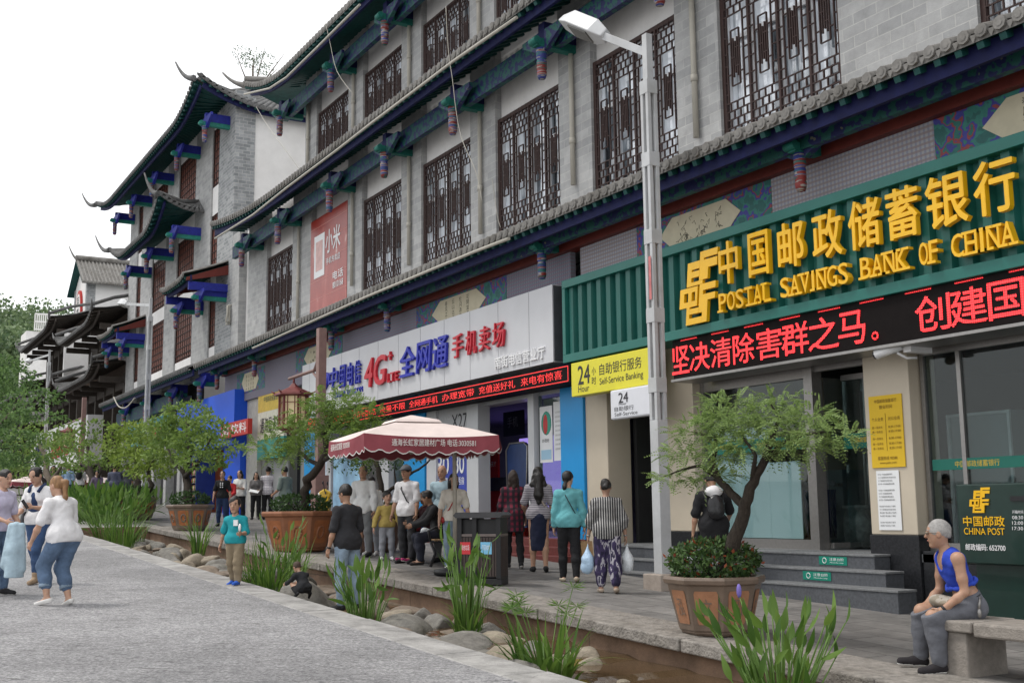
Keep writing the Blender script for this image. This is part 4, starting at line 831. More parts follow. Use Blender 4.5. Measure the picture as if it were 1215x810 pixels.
m_.box(-31.45, -17.45, 11.414, 11.418, 4.278, 4.295); m_.box(-31.45, -17.45, 11.414, 11.418, 4.005, 4.022); m_.box(-17.47, -17.445, 11.414, 11.418, 4.02, 4.28)
for k, s_ in enumerate(('充话费送手机', '宽带提速', '欢迎光临本店', '流量不限', '全网通手机', '办理宽带', '充值送好礼', '来电有惊喜')):
    a = -31.2 + k * 1.72; text_mb(m_, s_, a, 4.07, a + 1.5, 4.235, y, 0, 0, .006)
m_.build('lettering', led_mat('small_red_led_dots', (1, .03, .03), 1.7, .022), tl_)
# branch sign and drinks sign, red poster, notices
o = thing('branch_sign', 'yellow white and teal upright sign reading county branch beside the blue drinks shop', 'sign', (-36, 11.9, 4.5))
m_ = MB(); m_.box(-37.1, -34.45, 11.85, 11.95, 4.95, 5.75, 0); m_.box(-37.1, -34.45, 11.85, 11.95, 4.05, 4.948, 1); m_.box(-37.1, -34.45, 11.85, 11.95, 3.4, 4.048, 2); m_.build('board', [M('yellow_band', (.6, .42, .06), .5), M('cream_band', (.62, .6, .5), .5), M('teal_band', (.04, .24, .22), .5)], o)
m_ = MB(); text_mb(m_, '通海县支行', -36.8, 4.25, -34.8, 4.75, 11.846, 0, 0, .02); text_mb(m_, '中国邮政储蓄银行', -36.5, 5.25, -34.9, 5.45, 11.846, 0, 1); m_.build('lettering', [INKT, DGREEN], o)
o = thing('drinks_sign', 'small red sign with white drinks lettering on the cobalt blue shop corner', 'sign', (-41, 11.4, 4.5))
a = on_y(262, 512, 11.3); b = on_y(294, 506, 11.3)
m_ = MB(); m_.box(a[0], b[0], 11.3, 11.45, 4.22, 4.72); m_.build('board', REDP, o)
m_ = MB(); text_mb(m_, '烟 饮料', a[0] + .15, 4.3, b[0] - .15, 4.64, 11.296, 0, 0, .02); m_.build('lettering', TWH, o)
o = thing('wall_poster', 'peeling red advertising poster with a white handset in the upstairs window bay', 'poster', (-31.2, 12, 9))
PRED = ramp_mat('creased_red_vinyl', [(0, (.24, .016, .008)), (.55, (.33, .028, .014)), (.68, (.40, .07, .05)), (.78, (.6, .4, .36))], 1.9, 'noise', .3, (1.2, 1, .7), 'LINEAR')
m_ = MB(); m_.box(POST[0], POST[1], 11.985, 12.02, 7.0, 10.5); m_.build('sheet', PRED, o)
m_ = MB(); m_.box(-32.3, -31.45, 11.975, 11.983, 8.65, 9.95); text_mb(m_, '小米', -31.35, 9.25, -30.2, 9.95, 11.978, 0, 0, .03); text_mb(m_, '手机专卖店', -31.3, 8.9, -30.2, 9.1, 11.978, 0, 0, .02)
text_mb(m_, '电话', -30.75, 8.35, -29.95, 8.6, 11.978, 0, 0, .02); text_mb(m_, '8010168', -30.75, 8.1, -29.95, 8.28, 11.978, 0, 0, .02); m_.build('lettering', PAPER, o)
m_ = MB(); m_.box(-32.15, -31.6, 11.968, 11.974, 8.85, 9.75); m_.build('handset_picture', M('pale_red_print', (.6, .4, .38), .6), o)
m_ = MB()
for z in (7.5, 8.0, 8.55, 9.1, 9.7, 10.2): m_.box(POST[0], POST[1], 11.981, 11.985, z, z + .012)
m_.build('seam', M('poster_seam', (.55, .25, .22), .6, 0), o)
o = thing('notice_sheet', 'yellow bank opening hours notice on the beige pillar', 'notice', (-10.55, 11.97, 2.6))
m_ = MB(); m_.box(-10.86, -10.3, 11.962, 11.972, 2.18, 3.14); m_.build('sheet', M('yellow_notice', (.66, .43, .02), .6, .03), o)
m_ = MB(); y = 11.958; text_mb(m_, '中国邮政储蓄银行', -10.76, 3.04, -10.38, 3.09, y); text_mb(m_, '营业时间', -10.68, 2.96, -10.46, 3.01, y); text_mb(m_, '个人业务', -10.82, 2.8, -10.62, 2.85, y); text_mb(m_, '对公业务', -10.54, 2.8, -10.34, 2.85, y)
for z in (2.7, 2.64, 2.55, 2.48, 2.42): text_mb(m_, '周一至周五', -10.82, z, -10.64, z + .03, y); text_mb(m_, '8:30-17:00', -10.54, z, -10.34, z + .03, y)
text_mb(m_, '客服热线 95580', -10.75, 2.28, -10.42, 2.33, y); text_mb(m_, 'www.psbc.com', -10.72, 2.22, -10.44, 2.26, y); m_.box(-10.585, -10.582, 11.957, 11.96, 2.4, 2.9); m_.build('lettering', M('brown_print', (.15, .08, .01), .7, 0), o)
o = thing('notice_sheet', 'white printed text sheet pasted below the yellow notice on the beige pillar', 'notice', (-10.55, 11.97, 1.75))
m_ = MB(); m_.box(-10.8, -10.42, 11.962, 11.97, 1.36, 2.14); m_.build('sheet', PAPER, o)
m_ = MB()
for k in range(17):
    z = 2.08 - k * .042
    if k % 5 != 4: text_mb(m_, random.choice(('关于进一步加强金融服务通知', '各位客户请注意以下事项', '为了保障您的资金安全')), -10.77, z, -10.46 - random.random() * .1, z + .022, 11.958)
m_.build('lettering', INKT, o)
GSN = M('green_step_sign', (.01, .20, .14), .4, 0)
for l_, t_, lab in ((972, 659, 'green mind your step plate on the upper stair riser'), (953, 677, 'green mind your step plate on the lower stair riser')):
    k = 0 if t_ < 670 else 1; y = 11.98 - .31 * (k + 1) - .004; a = on_y(l_, t_ + 5, y); b = on_y(l_ + 33, t_ + 5, y); zt_ = fl - .19 * k - .012
    o = thing('step_sign', lab, 'sign', a, group='green plates on the bank steps'); m_ = MB(); m_.box(a[0], b[0], y - .004, y, zt_ - .155, zt_ - .042); m_.build('plate', GSN, o)
    w_ = b[0] - a[0]; m_ = MB(); text_mb(m_, '注意台阶', a[0] + w_ * .38, zt_ - .10, b[0] - w_ * .1, zt_ - .06, y - .006); text_mb(m_, 'Mind the step', a[0] + w_ * .4, zt_ - .135, b[0] - w_ * .12, zt_ - .115, y - .006)
    m_.tube([(a[0] + w_ * .2 + .035 * math.cos(t), y - .006, zt_ - .1 + .035 * math.sin(t)) for t in np.linspace(0, 6.28, 13)], .006, 4); m_.build('lettering', TWH, o)
# posters on glass
o = thing('glass_poster', 'white poster with a round red globe print inside the bank window', 'poster', (-8.3, 12.28, 3))
m_ = MB(); m_.box(-8.62, -7.2, 12.27, 12.28, 2.75, 3.72); m_.build('sheet', M('bluish_white_poster', (.5, .58, .6), .5, .05), o)
m_ = MB(); m_.tube([(-7.95 + .36 * math.cos(t), 12.265, 3.28 + .36 * math.sin(t)) for t in np.linspace(0, 6.28, 25)], .014, 4)
for c, r_ in (((-8.05, 3.38), (.16, .1)), ((-7.75, 3.35), (.1, .08)), ((-8.1, 3.2), (.07, .1)), ((-7.8, 3.15), (.06, .07))): m_.ball((c[0], 12.264, c[1]), (r_[0], .003, r_[1]))
text_mb(m_, '服务全球', -8.15, 2.83, -7.8, 2.9, 12.266, 0, 1); m_.build('print', [M('red_print', (.5, .05, .05), .6, .2), INKT], o)
o = thing('glass_poster', 'white poster with a round green and red print beside the blue column', 'poster', (-19.3, 12.08, 3))
m_ = MB(); m_.box(-19.55, -19.08, 12.08, 12.09, 2.6, 3.72, 0); m_.build('sheet', PAPER, o)
m_ = MB(); m_.ball((-19.3, 12.078, 3.38), (.19, .004, .24), 0); m_.ball((-19.33, 12.075, 3.36), (.09, .004, .2), 1); m_.box(-19.5, -19.13, 12.074, 12.079, 2.66, 2.85, 2); text_mb(m_, '办理处', -19.46, 3.0, -19.2, 3.07, 12.076, 0, 3); m_.build('print', [M('green_print', (.05, .3, .22), .6, .1), M('red_print', (.5, .05, .05)), M('pale_blue_print', (.35, .55, .7), .6, 0), INKT], o)
o = thing('glass_poster', 'plain white text poster nearest the blue column of the phone shop', 'poster', (-18.8, 12.08, 3))
m_ = MB(); m_.box(-19.03, -18.58, 12.08, 12.09, 2.62, 3.78); m_.build('sheet', PAPER, o); m_ = MB()
for k in range(9): text_mb(m_, '业务办理须知公告', -18.97, 3.55 - k * .09, -18.64, 3.59 - k * .09, 12.076)
m_.build('print', M('grey_print', (.3, .3, .3), .7, 0), o)
# inside the shops
def simple(name, label, cat, loc, builder, group=None):
    o = thing(name, label, cat, loc, 0, group); builder(o); return o
cx_ = (on_y(573, 600, 13)[0], on_y(622, 600, 13)[0]); cz_ = on_y(590, 582, 13)[2]; pz_ = cz_ + .3; px_ = on_y(577, 555, 12.95)[0]
def cab(o):
    MB().box(cx_[0], cx_[1], 13.0, 13.5, 1.1, cz_).build('counter_front', M('red_counter', (.5, .03, .02), .35, .06), o)
    MB().box(cx_[0] - .02, cx_[1] + .02, 12.95, 13.55, cz_, cz_ + .3).build('glass_case', M('dark_glass_case', (.05, .06, .09), .1, .3), o)
    t_ = MB(); text_mb(t_, '小天才', cx_[0] + .6, 1.5, cx_[0] + 1.15, 1.72, 12.996, 0, 0, .01); t_.build('lettering', TWH, o)
simple('shop_counter', 'red display counter with dark glass case just inside the phone shop', 'counter', (cx_[0] + .5, 13, 1.1), cab)
def rs(o):
    MB().box(px_, px_ + .55, 12.96, 13.0, pz_ + .002, pz_ + .62).build('board', M('red_placard', (.55, .03, .03), .4, .05), o); t_ = MB(); text_mb(t_, '小天才', px_ + .1, pz_ + .25, px_ + .45, pz_ + .38, 12.956, 0, 0); t_.build('lettering', TWH, o)
simple('placard', 'red placard standing on the phone shop counter', 'sign', (px_, 12.97, pz_), rs)
kx_ = on_y(616, 550, 12.55)[0] + 19.5
def kite(o):
    MB().prism([(x_ + kx_, z_) for x_, z_ in ((-19.9, 1.35), (-19.15, 1.3), (-19.05, 3.0), (-19.2, 3.1), (-19.8, 3.1), (-19.95, 2.95))], 12.5, 12.56).build('board', M('navy_display_board', (.02, .045, .14), .35, .4, 1.5), o)
    MB().tube([(x_ + kx_, 12.49, z_) for x_, z_ in ((-19.9, 1.4), (-19.95, 2.95), (-19.8, 3.1), (-19.2, 3.1), (-19.05, 3.0), (-19.15, 1.35))], .02, 6).build('edge', STEEL, o)
simple('display_board', 'tall rounded navy display board leaning in the phone shop doorway', 'board', (-19.5 + kx_, 12.5, 1.1), kite)
simple('wall_display', 'violet lit screen wall at the back of the phone shop', 'screen', (-21, 16, 2), lambda o: MB().box(-28.5, -25.0, 16.9, 17.0, 1.6, 3.7).build('screen', M('violet_screen', (.1, .05, .3), .5, .5, 1, emit=(.3, .22, .65, .9)), o))
bx_ = on_y(597, 490, 13.6)[0]
simple('black_banner', 'black hanging banner with pale characters high inside the phone shop', 'sign', (bx_, 13.6, 3.4), lambda o: (MB().box(bx_, bx_ + .95, 13.6, 13.63, 3.4, 3.98).build('sheet', BLACKM, o), (lambda t_: (text_mb(t_, '手机', bx_ + .2, 3.6, bx_ + .7, 3.85, 13.594), t_.build('lettering', M('grey_print', (.3, .3, .3)), o)))(MB())))
jx_ = on_y(1021, 640, 13.0)[0]
def jar(o):
    MB().lathe([(.16, 0), (.2, .04), (.23, .2), (.24, .42), (.2, .55), (.235, .58), (.235, .63), (.2, .63), (.19, .5), (0, .5)], (jx_, 13.0, FLB), 20).build('pot', ramp_mat('glazed_pattern', [(0, (.14, .14, .13)), (.4, (.2, .2, .19)), (.6, (.1, .1, .1)), (.8, (.22, .22, .2))], 9, 'noise', .4, interp='LINEAR'), o)
simple('ceramic_pot', 'grey patterned ceramic pot just inside the bank doorway', 'pot', (jx_, 13.0, FLB), jar)
ax_ = on_y(1127, 540, 13.2)[0]; az_ = on_y(1150, 490, 13.2)[2]
def ac(o):
    MB().box(ax_, ax_ + 1.0, 13.2, 13.8, FLB, az_).build('case', M('pale_case', (.3, .34, .35), .3, .05), o)
    a_ = MB(); 
    for x in (ax_, ax_ + .96): a_.box(x, x + .04, 13.17, 13.2, FLB, az_ + .002)
    a_.box(ax_ + .042, ax_ + .958, 13.17, 13.2, az_ - .04, az_); a_.build('edge', M('white_edge', (.6, .64, .65), .4), o)
simple('display_case', 'pale glass fronted cabinet standing inside the bank window', 'cabinet', (ax_ + .5, 13.4, FLB), ac)
ux_ = on_y(957, 600, 14.2)[0]
def umb_rack(o):
    a_ = MB(); a_.box(ux_ - .1, ux_ + .75, 14.2, 14.3, 2.0, 2.05)
    for k in range(8): a_.tube([(ux_ + k * .09, 14.2, FLB + .1), (ux_ + k * .09, 14.2, 1.95)], [.02, .045], 7, 1); a_.ball((ux_ + k * .09, 14.2, 2.05), .05, 2)
    a_.build('umbrellas', [STEEL, M('navy_cloth', (.02, .03, .09), .8), M('grey_knob', (.3, .3, .32), .4)], o)
simple('umbrella_rack', 'rack of folded navy umbrellas inside the bank door', 'rack', (ux_ + .3, 14.2, FLB), umb_rack)
def desk(o): MB().box(-17.6 + .8, -14.3, 15, 15.8, FLB, 2.3).build('body', M('pale_case', (.3, .34, .35)), o)
simple('service_counter', 'pale service counter deep inside the bank', 'counter', (-13.4, 15.4, FLB), desk)
def lobbyp(o):
    MB().box(-16.88, -16.32, 12.95, 12.985, 2.3, 3.2).build('sheet', M('green_poster', (.03, .16, .09), .5, .5, 3), o); t_ = MB(); text_mb(t_, '中国邮政储蓄银行', -16.8, 2.35, -16.4, 2.42, 12.946); text_mb(t_, '手机银行', -16.8, 2.9, -16.5, 3.0, 12.946); t_.build('print', YELP, o)
simple('lobby_poster', 'green poster on the self service lobby wall', 'poster', (-16.6, 12.97, 2.3), lobbyp)
# CCTV, brass bracket, cable
def cctv(o):
    p = on_y(1057, 415, 11.6); MB().tube([p + [.18, .0, .04], p + [-.16, -.1, -.05]], .065, 10).build('camera_body', TWH, o)
    MB().tube([p + [-.16, -.1, -.05], p + [-.185, -.11, -.057]], .05, 10).build('lens', BLACKM, o)
    a_ = MB(); a_.box(p[0] + .2, p[0] + .32, p[1], 12.0, p[2] - .06, p[2] + .12); a_.tube([p + [.1, 0, -.05], p + [.16, .1, -.12], p + [.24, .2, -.12]], .018, 6); a_.build('mount', TWH, o)
simple('security_camera', 'white security camera on the wall under the LED board by the bank door', 'camera', (-10.5, 11.7, 3.5), cctv)
def pipes(o):
    a_ = MB(); p = [on_x(x, y, -40.97) for x, y in ((284, 362), (272, 362), (272, 385), (268, 384))]; a_.tube(p, .05, 8)
    q = [on_x(x, y, -40.94) for x, y in ((270, 362), (270, 372), (268, 381), (273, 383))]; a_.tube(q, .04, 8); a_.build('pipework', PIPE, o)
simple('gas_pipe', 'short rusty pipe elbow on the brick end wall of the corner building', 'pipe', (-40.9, 13, 8), pipes)
def wire(label, pts, y=10.7, r=.008, mat=None):
    P_ = [on_y(a, b, y) for a, b in pts]; Q = []
    for i in range(len(P_) - 1):
        p0, p1, p2, p3 = P_[max(i - 1, 0)], P_[i], P_[i + 1], P_[min(i + 2, len(P_) - 1)]
        for t in (0, .25, .5, .75): Q.append(.5 * (2 * p1 + (p2 - p0) * t + (2 * p0 - 5 * p1 + 4 * p2 - p3) * t * t + (3 * p1 - p0 - 3 * p2 + p3) * t ** 3))
    Q.append(P_[-1]); c = np.mean(Q, 0); o = MB().tube(Q, r, 5).build('cable', mat or PIPE, None, loc=c); tag(o, label, 'cable', 'loose cables on the facade'); return o
wire('thin cable hanging from the topmost eave in front of the upper windows', [(385, 22), (391, 48), (400, 85), (420, 113)])
wire('pale cable dangling past the middle eave between the windows', [(529, 8), (532, 60), (537, 95), (541, 130), (548, 165), (565, 205), (572, 240)])
wire('short pale cable drooping over the second floor window of the middle bay', [(584, 212), (590, 255), (594, 270)], 11.9)
wire('thin cable hanging diagonally across the white gable wall', [(304, 127), (318, 150), (340, 180), (356, 202)], 12.5, .01)
wire('cable looping along the lower eave of the grey corner building', [(135, 471), (141, 482), (150, 483), (160, 472)], 10.6, .03)
def gutter(label, pts, y):
    P_ = [on_y(a, b, y) for a, b in pts]; o = MB().tube(P_, .034, 8).build('conduit', PIPE, None, loc=np.mean(P_, 0)); tag(o, label, 'pipe', 'pale conduits under the eaves')
gutter('pale conduit running under the tile ends of the middle eave', [(255, 283), (300, 255), (340, 223), (400, 178), (440, 147), (537, 73.6), (613, 21)], 10.72)
gutter('pale conduit under the tile ends of the topmost eave', [(290, 112), (320, 105), (340, 92), (375, 58), (404, 29), (427, 6)], 10.66)
gutter('pale conduit under the tile ends of the lowest eave above the phone shop', [(300, 413), (435, 352), (562, 299), (604, 283)], 10.73)
# ================================================================ street furniture
def lamp(name, label, base, h, arm, s=1.0, dirn=-1):
    o = thing(name, label, 'street lamp', base, 0, 'street lamps with box heads'); x, y, z = base
    MB().box(x - .21 * s, x + .21 * s, y - .21 * s, y + .21 * s, z - .1, z + .22).build('base_block', M('lamp_base_stone', (.34, .29, .25), .85, .15, 9, bump=.3), o, bevel=.015)
    a = MB(); q = .093 * s; t = .03 * s; z0, z1 = z + .22, z + h
    a.box(x - q, x + q, y - q, y + q, z0, z0 + 2.2 * s)                           # solid lower sleeve
    for sx in (-1, 1):
        for sy in (-1, 1): a.box(x + sx * (q - t) - t, x + sx * (q - t) + t, y + sy * (q - t) - t, y + sy * (q - t) + t, z0 + 2.2 * s, z1)
    a.box(x - .028, x + .028, y - .028, y + .028, z0 + 2.2 * s, z1)
    zz = z0 + 2.2 * s
    for f in (.12, .32, .55, .78, 1.0):
        zc = zz + (z1 - zz) * f; a.box(x - q - .006, x + q + .006, y - q - .006, y + q + .006, zc - .22, zc)
    a.box(x - q * .62, x + q * .62, y - q * .62, y + q * .62, z1, z1 + .75); a.build('post', GALV, o, bevel=.006)
    hx, hy, hz = arm
    b_ = MB(); b_.bar((x, y, z1 + .45), (hx, hy, hz), .09, .12); b_.build('arm', GALV, o, bevel=.006)
    d = np.array([hx - x, hy - y, hz - z1 - .45]); d /= np.linalg.norm(d); sd_ = np.cross(d, [0, 0, 1]); sd_ /= np.linalg.norm(sd_); up = np.cross(sd_, d); up = up * .92 + np.array([0, .42, 0]); up -= d * (up @ d); up /= np.linalg.norm(up); sd_ = np.cross(d, up); e = np.array(arm, float)
    def q_(l, w_, u): return e + d * l + sd_ * w_ + up * u
    L = 1.02; hd = MB(); pr = [(-.05, .10, -.06, .10), (.18, .2, -.10, .17), (.75, .22, -.10, .17), (1.0, .13, -.085, .05)]; V = []
    for l, w_, u0, u1 in pr: V += [q_(l, -w_, u0), q_(l, w_, u0), q_(l, w_ * .8, u1), q_(l, -w_ * .8, u1)]
    F = [(i * 4 + j, i * 4 + (j + 1) % 4, (i + 1) * 4 + (j + 1) % 4, (i + 1) * 4 + j) for i in range(3) for j in range(4)] + [(3, 2, 1, 0), (12, 13, 14, 15)]
    hd.add(V, F, 0, False); hd.build('lamp_head', M('lamp_head_white', (.55, .56, .57), .4, .06), o, bevel=.02)
    lens = MB(); lens.hexa([q_(.25, -.14, -.125), q_(.7, -.15, -.125), q_(.7, .15, -.125), q_(.25, .14, -.125), q_(.25, -.14, -.1), q_(.7, -.15, -.1), q_(.7, .15, -.1), q_(.25, .14, -.1)]); lens.build('lens', M('lamp_lens', (.16, .16, .15), .2, .1), o)
    return o
_x = on_y(787, 680, 10.25)[0]; lb = np.array([_x, 10.25, gz(_x)]); lt = on_y(772, 95, 10.25); la = on_y(716, 43, 10.05)
lamp('street_lamp', 'tall white four bar street lamp with a box head in front of the bank sign', lb, lt[2] - lb[2], la)
MB().add([lb + [.01, -.11, 4.2], lb + [.07, -.112, 4.2], lb + [.075, -.112, 4.85], lb + [.015, -.11, 4.85]], [(0, 1, 2, 3)]).build('faded_ribbon', M('faded_red_cloth', (.5, .18, .18), .9, .3), [o for o in bpy.data.objects if o.name == 'street_lamp'][0])
p2 = np.array([-44.5, 10.3, gz(-44.5)]); t2 = on_y(174, 395, 10.3); b2 = np.array([on_y(174, 500, 10.3)[0], 10.3, 0]); b2[2] = gz(b2[0])
lamp('street_lamp', 'slim white street lamp in front of the grey corner building behind the planter trees', b2, on_y(174, 378, 10.3)[2] - b2[2], on_y(149, 362, 10.1) + [.3, 0, 0])
b3 = np.array([on_y(55, 500, 10.4)[0], 10.4, 0]); b3[2] = gz(b3[0])
lamp('street_lamp', 'farthest white street lamp rising among the trees beside the white signboard', b3, on_y(55, 432, 10.4)[2] - b3[2], on_y(36, 428, 10.2))
# lantern posts
MAUVE = M('mauve_painted_steel', (.22, .135, .12), .5, .15, 8); LRED = M('lantern_red_wood', (.15, .035, .032), .5, .2, 9); LGL = M('lantern_glass', (.55, .46, .28), .4, .1, 4, emit=(1, .8, .45, .12))
def lantern(label, base, ztop, lx, s=1.0):
    o = thing('lantern_post', label, 'lantern post', base, 0, 'red palace lantern posts'); x, y, z = base
    a = MB(); a.box(x - .1, x + .1, y - .1, y + .1, z, ztop); a.box(x - .17, x + .17, y - .17, y + .17, z, z + 1.5); a.box(x - .22, x + .22, y - .22, y + .22, z, z + .25); a.build('post', MAUVE, o, bevel=.008)
    za = ztop - 1.0; a = MB(); a.tube([(x - .1, y, ztop - .25), (x - .22, y, ztop - .3), (x - .26, y, za + .2), (x - .45, y, za + .02), (lx - .35, y, za)], .045, 8); a.tube([(x - .1, y, za - .5), (x - .25, y, za - .2), (x - .55, y, za - .03)], .03, 6); a.build('arm', MAUVE, o)
    c = (lx, y, za); a = MB(); a.tube([(lx, y, za), (lx, y, za - .2)], .03, 6)
    a.lathe([(.04, -.15), (.14, -.26), (.5, -.42), (.52, -.47), (.36, -.5)], c, 6, 0, False); a.lathe([(.36, -1.22), (.42, -1.26), (.4, -1.33), (.2, -1.42), (.05, -1.5)], c, 6, 0, False)
    for k in range(6):
        t = 2 * math.pi * k / 6; u = np.array([math.cos(t), math.sin(t), 0]); a.bar(np.array(c) + u * .36 + [0, 0, -.48], np.array(c) + u * .36 + [0, 0, -1.25], .05, .05); a.tube([np.array(c) + u * .45 + [0, 0, -.44], np.array(c) + u * .58 + [0, 0, -.36]], [.03, .012], 5)
        t2_ = t + math.pi / 6; w_ = np.array([math.cos(t2_), math.sin(t2_), 0]) * .315; v = np.array([-math.sin(t2_), math.cos(t2_), 0])
        for f in (-.09, .09): a.bar(np.array(c) + w_ + v * f + [0, 0, -.5], np.array(c) + w_ + v * f + [0, 0, -1.22], .02, .02)
        for zz in (-.66, -1.08): a.bar(np.array(c) + w_ - v * .17 + [0, 0, zz], np.array(c) + w_ + v * .17 + [0, 0, zz], .02, .02)
    ln = a.build('lantern', LRED, o); MB().lathe([(.3, -1.22), (.3, -.5)], c, 6, 0, False).build('pane', LGL, ln)
lbp = np.array([on_y(379, 600, 9.9)[0], 9.9, 0]); lbp[2] = gz(lbp[0])
lantern('mauve lantern post with a red hexagonal lantern in front of the grey phone shop fascia', lbp, on_y(378, 391, 9.9)[2], on_y(349, 430, 9.9)[0])
lb2 = np.array([on_y(99, 500, 10.2)[0], 10.2, 0]); lb2[2] = gz(lb2[0])
lantern('distant mauve lantern post with a red lantern by the teal shop fascia', lb2, on_y(99, 472, 10.2)[2], on_y(82, 490, 10.2)[0])
# parasol over the bench
CAN = M('faded_pink_canvas', (.68, .58, .55), .8, .12, 2, dirt=.15); MAR = M('maroon_canvas', (.25, .055, .07), .8, .12, 4)
def parasol(label, base, hz, hw, rot, lettering=True, poff=(0, 0), group='square parasols on the pavement'):
    o = thing('parasol', label, 'parasol', (0, 0, 0), 0, group)
    MB().tube([(poff[0], poff[1], 0), (poff[0], poff[1], hz + .05), (0, 0, hz + .28)] if poff != (0, 0) else [(0, 0, 0), (0, 0, hz + .38)], .035, 10).build('pole', M('parasol_pole', (.36, .33, .28), .5, .1), o)
    MB().lathe([(.34, 0), (.34, .07), (.06, .12), (.06, .3)], (poff[0], poff[1], 0), 16).build('base', BLACKM, o)
    a = MB(); c = [(-hw, -hw), (hw, -hw), (hw, hw), (-hw, hw)]; V = []; N = 8; K = 6
    rim = []
    for i in range(4):
        p, q = np.array(c[i]), np.array(c[(i + 1) % 4])
        for j in range(N): rim.append(p + (q - p) * j / N)
    n = len(rim)
    for k in range(K + 1):
        t = k / K
        for i, p in enumerate(rim):
            e = abs((i % N) / N - .5) * 2; r_ = 1 - t * .72
            V.append((p[0] * r_, p[1] * r_, hz + .25 * t + .015 * math.sin(t * 3.1) + (-.05 * (1 - e ** 2)) * (1 - t)))
    a.add(V, [(k * n + i, k * n + (i + 1) % n, (k + 1) * n + (i + 1) % n, (k + 1) * n + i) for k in range(K) for i in range(n)], 0, False)
    cn = a.build('canopy', CAN, o)
    a = MB(); V = []
    for t, (r_, z) in enumerate(((.36, hz + .245), (.32, hz + .29), (.02, hz + .38))):
        for i, p in enumerate(rim): V.append((p[0] * r_, p[1] * r_, z))
    a.add(V, [(k * n + i, k * n + (i + 1) % n, (k + 1) * n + (i + 1) % n, (k + 1) * n + i) for k in range(2) for i in range(n)], 0, False); a.build('vent_cap', CAN, cn)
    a = MB(); 
    for i in range(4):
        p, q = np.array(c[i]), np.array(c[(i + 1) % 4]); W = 40; d = (q - p) / np.linalg.norm(q - p); nrm = np.array([d[1], -d[0]]); V = []
        for j in range(W + 1):
            t = j / W; e = abs(t - .5) * 2; zt_ = hz - .05 * (1 - e ** 2); b_ = p + (q - p) * t + nrm * (.01 + .05 * math.sin(t * 9 + i))
            sc_ = abs(math.sin(t * math.pi * 9)) ; V += [(*(p + (q - p) * t), zt_ + .004), (*b_, zt_ - .20 - .06 * sc_)]
        a.add(V, [(2 * j, 2 * j + 1, 2 * j + 3, 2 * j + 2) for j in range(W)], 0, True)
        for j in range(W):
            P0, P1 = V[2 * j + 1], V[2 * j + 3]; a.add([P0, P1, (P1[0], P1[1], P1[2] - .018), (P0[0], P0[1], P0[2] - .018)], [(0, 3, 2, 1)], 1)
    vl = a.build('valance', [MAR, M('white_piping', (.62, .6, .58), .8, 0)], cn)
    if lettering:
        for k, (s_, x0, x1) in enumerate((('通海长虹家居建材广场 电话:3030581', -.62 * hw, .62 * hw), ('通海长虹家居 3030581', -.6 * hw, .5 * hw))):
            a = MB(); text_mb(a, s_, x0, hz - .19, x1, hz - .08, -hw - .075, 0, 0, .02); V = np.array(a.v)
            if k == 1: V = np.stack([V[:, 1], -V[:, 0], V[:, 2]], 1)
            a.v = [tuple(v) for v in V]; a.build('lettering', M('canvas_lettering', (.68, .65, .62), .8, 0), vl)
    a = MB()
    for p in c: a.bar((0, 0, hz + .25), (p[0] * .98, p[1] * .98, hz - .02), .025, .025); a.bar((0, 0, hz - .25), (p[0] * .5, p[1] * .5, hz + .16), .02, .02)
    a.build('ribs', M('parasol_pole', (.36, .33, .28)), o)
    o.location = [float(v) for v in base]; o.rotation_euler = (0, 0, rot); return o
ub = G(540, 682); uc = on_y(488, 500, ub[1] - .55); uc[2] = gz(uc[0]); _r = rad(82.4); _d = ub - uc; parasol('faded maroon square parasol with white shop lettering over the bench', uc, on_y(488, 520, uc[1])[2] - uc[2], 1.10, _r, True, (_d[0] * math.cos(_r) + _d[1] * math.sin(_r), -_d[0] * math.sin(_r) + _d[1] * math.cos(_r)))
for px, py, lab in ((98, 592, 'white topped market parasol in front of the no entry sign'), (40, 592, 'white topped market parasol behind the leafy tree at the left')):
    g_ = np.array([on_y(px, 560, 9.3)[0], 9.3, 0]); g_[2] = gz(g_[0]); parasol(lab, g_, on_y(px, 572, 9.3)[2] - g_[2], 1.6, rad(10), False)
# bench under the parasol
WOOD = M('bench_slat_wood', (.27, .17, .085), .6, .25, 9)
def bench(loc, rot):
    o = thing('park_bench', 'dark iron park bench with worn wooden slats under the maroon parasol', 'bench', (0, 0, 0))
    a = MB()
    for k in range(5): a.box(-.75, .75, .08 + k * .085, .145 + k * .085, .43, .46)
    a.build('seat', WOOD, o, bevel=.006); a = MB()
    for k in range(4): y = .52 + k * .035; z = .52 + k * .1; a.hexa([(-.75, y, z), (.75, y, z), (.75, y + .025, z + .005), (-.75, y + .025, z + .005), (-.75, y + .025, z + .075), (.75, y + .025, z + .075), (.75, y + .05, z + .08), (-.75, y + .05, z + .08)])
    a.build('backrest', WOOD, o, bevel=.004)
    for x in (-.7, .7):
        a = MB(); a.tube([(x, .02, 0), (x, .1, .22), (x, .02, .42)], .025, 8); a.tube([(x, .62, 0), (x, .45, .2), (x, .5, .42), (x, .68, .95)], .028, 8); a.tube([(x, .02, .42), (x, .5, .42)], .025, 8); a.tube([(x, .68, .97), (x, .62, 1.0), (x, .55, .95)], .03, 8)
        a.tube([(x, .02, .42), (x, -.02, .6), (x, .1, .66), (x, .55, .68)], .022, 8); a.build('leg', BLACKM, o)
    o.location = [float(v) for v in loc]; o.rotation_euler = (0, 0, rot)
bench_loc = G(498, 670); bench(bench_loc, rad(-72))
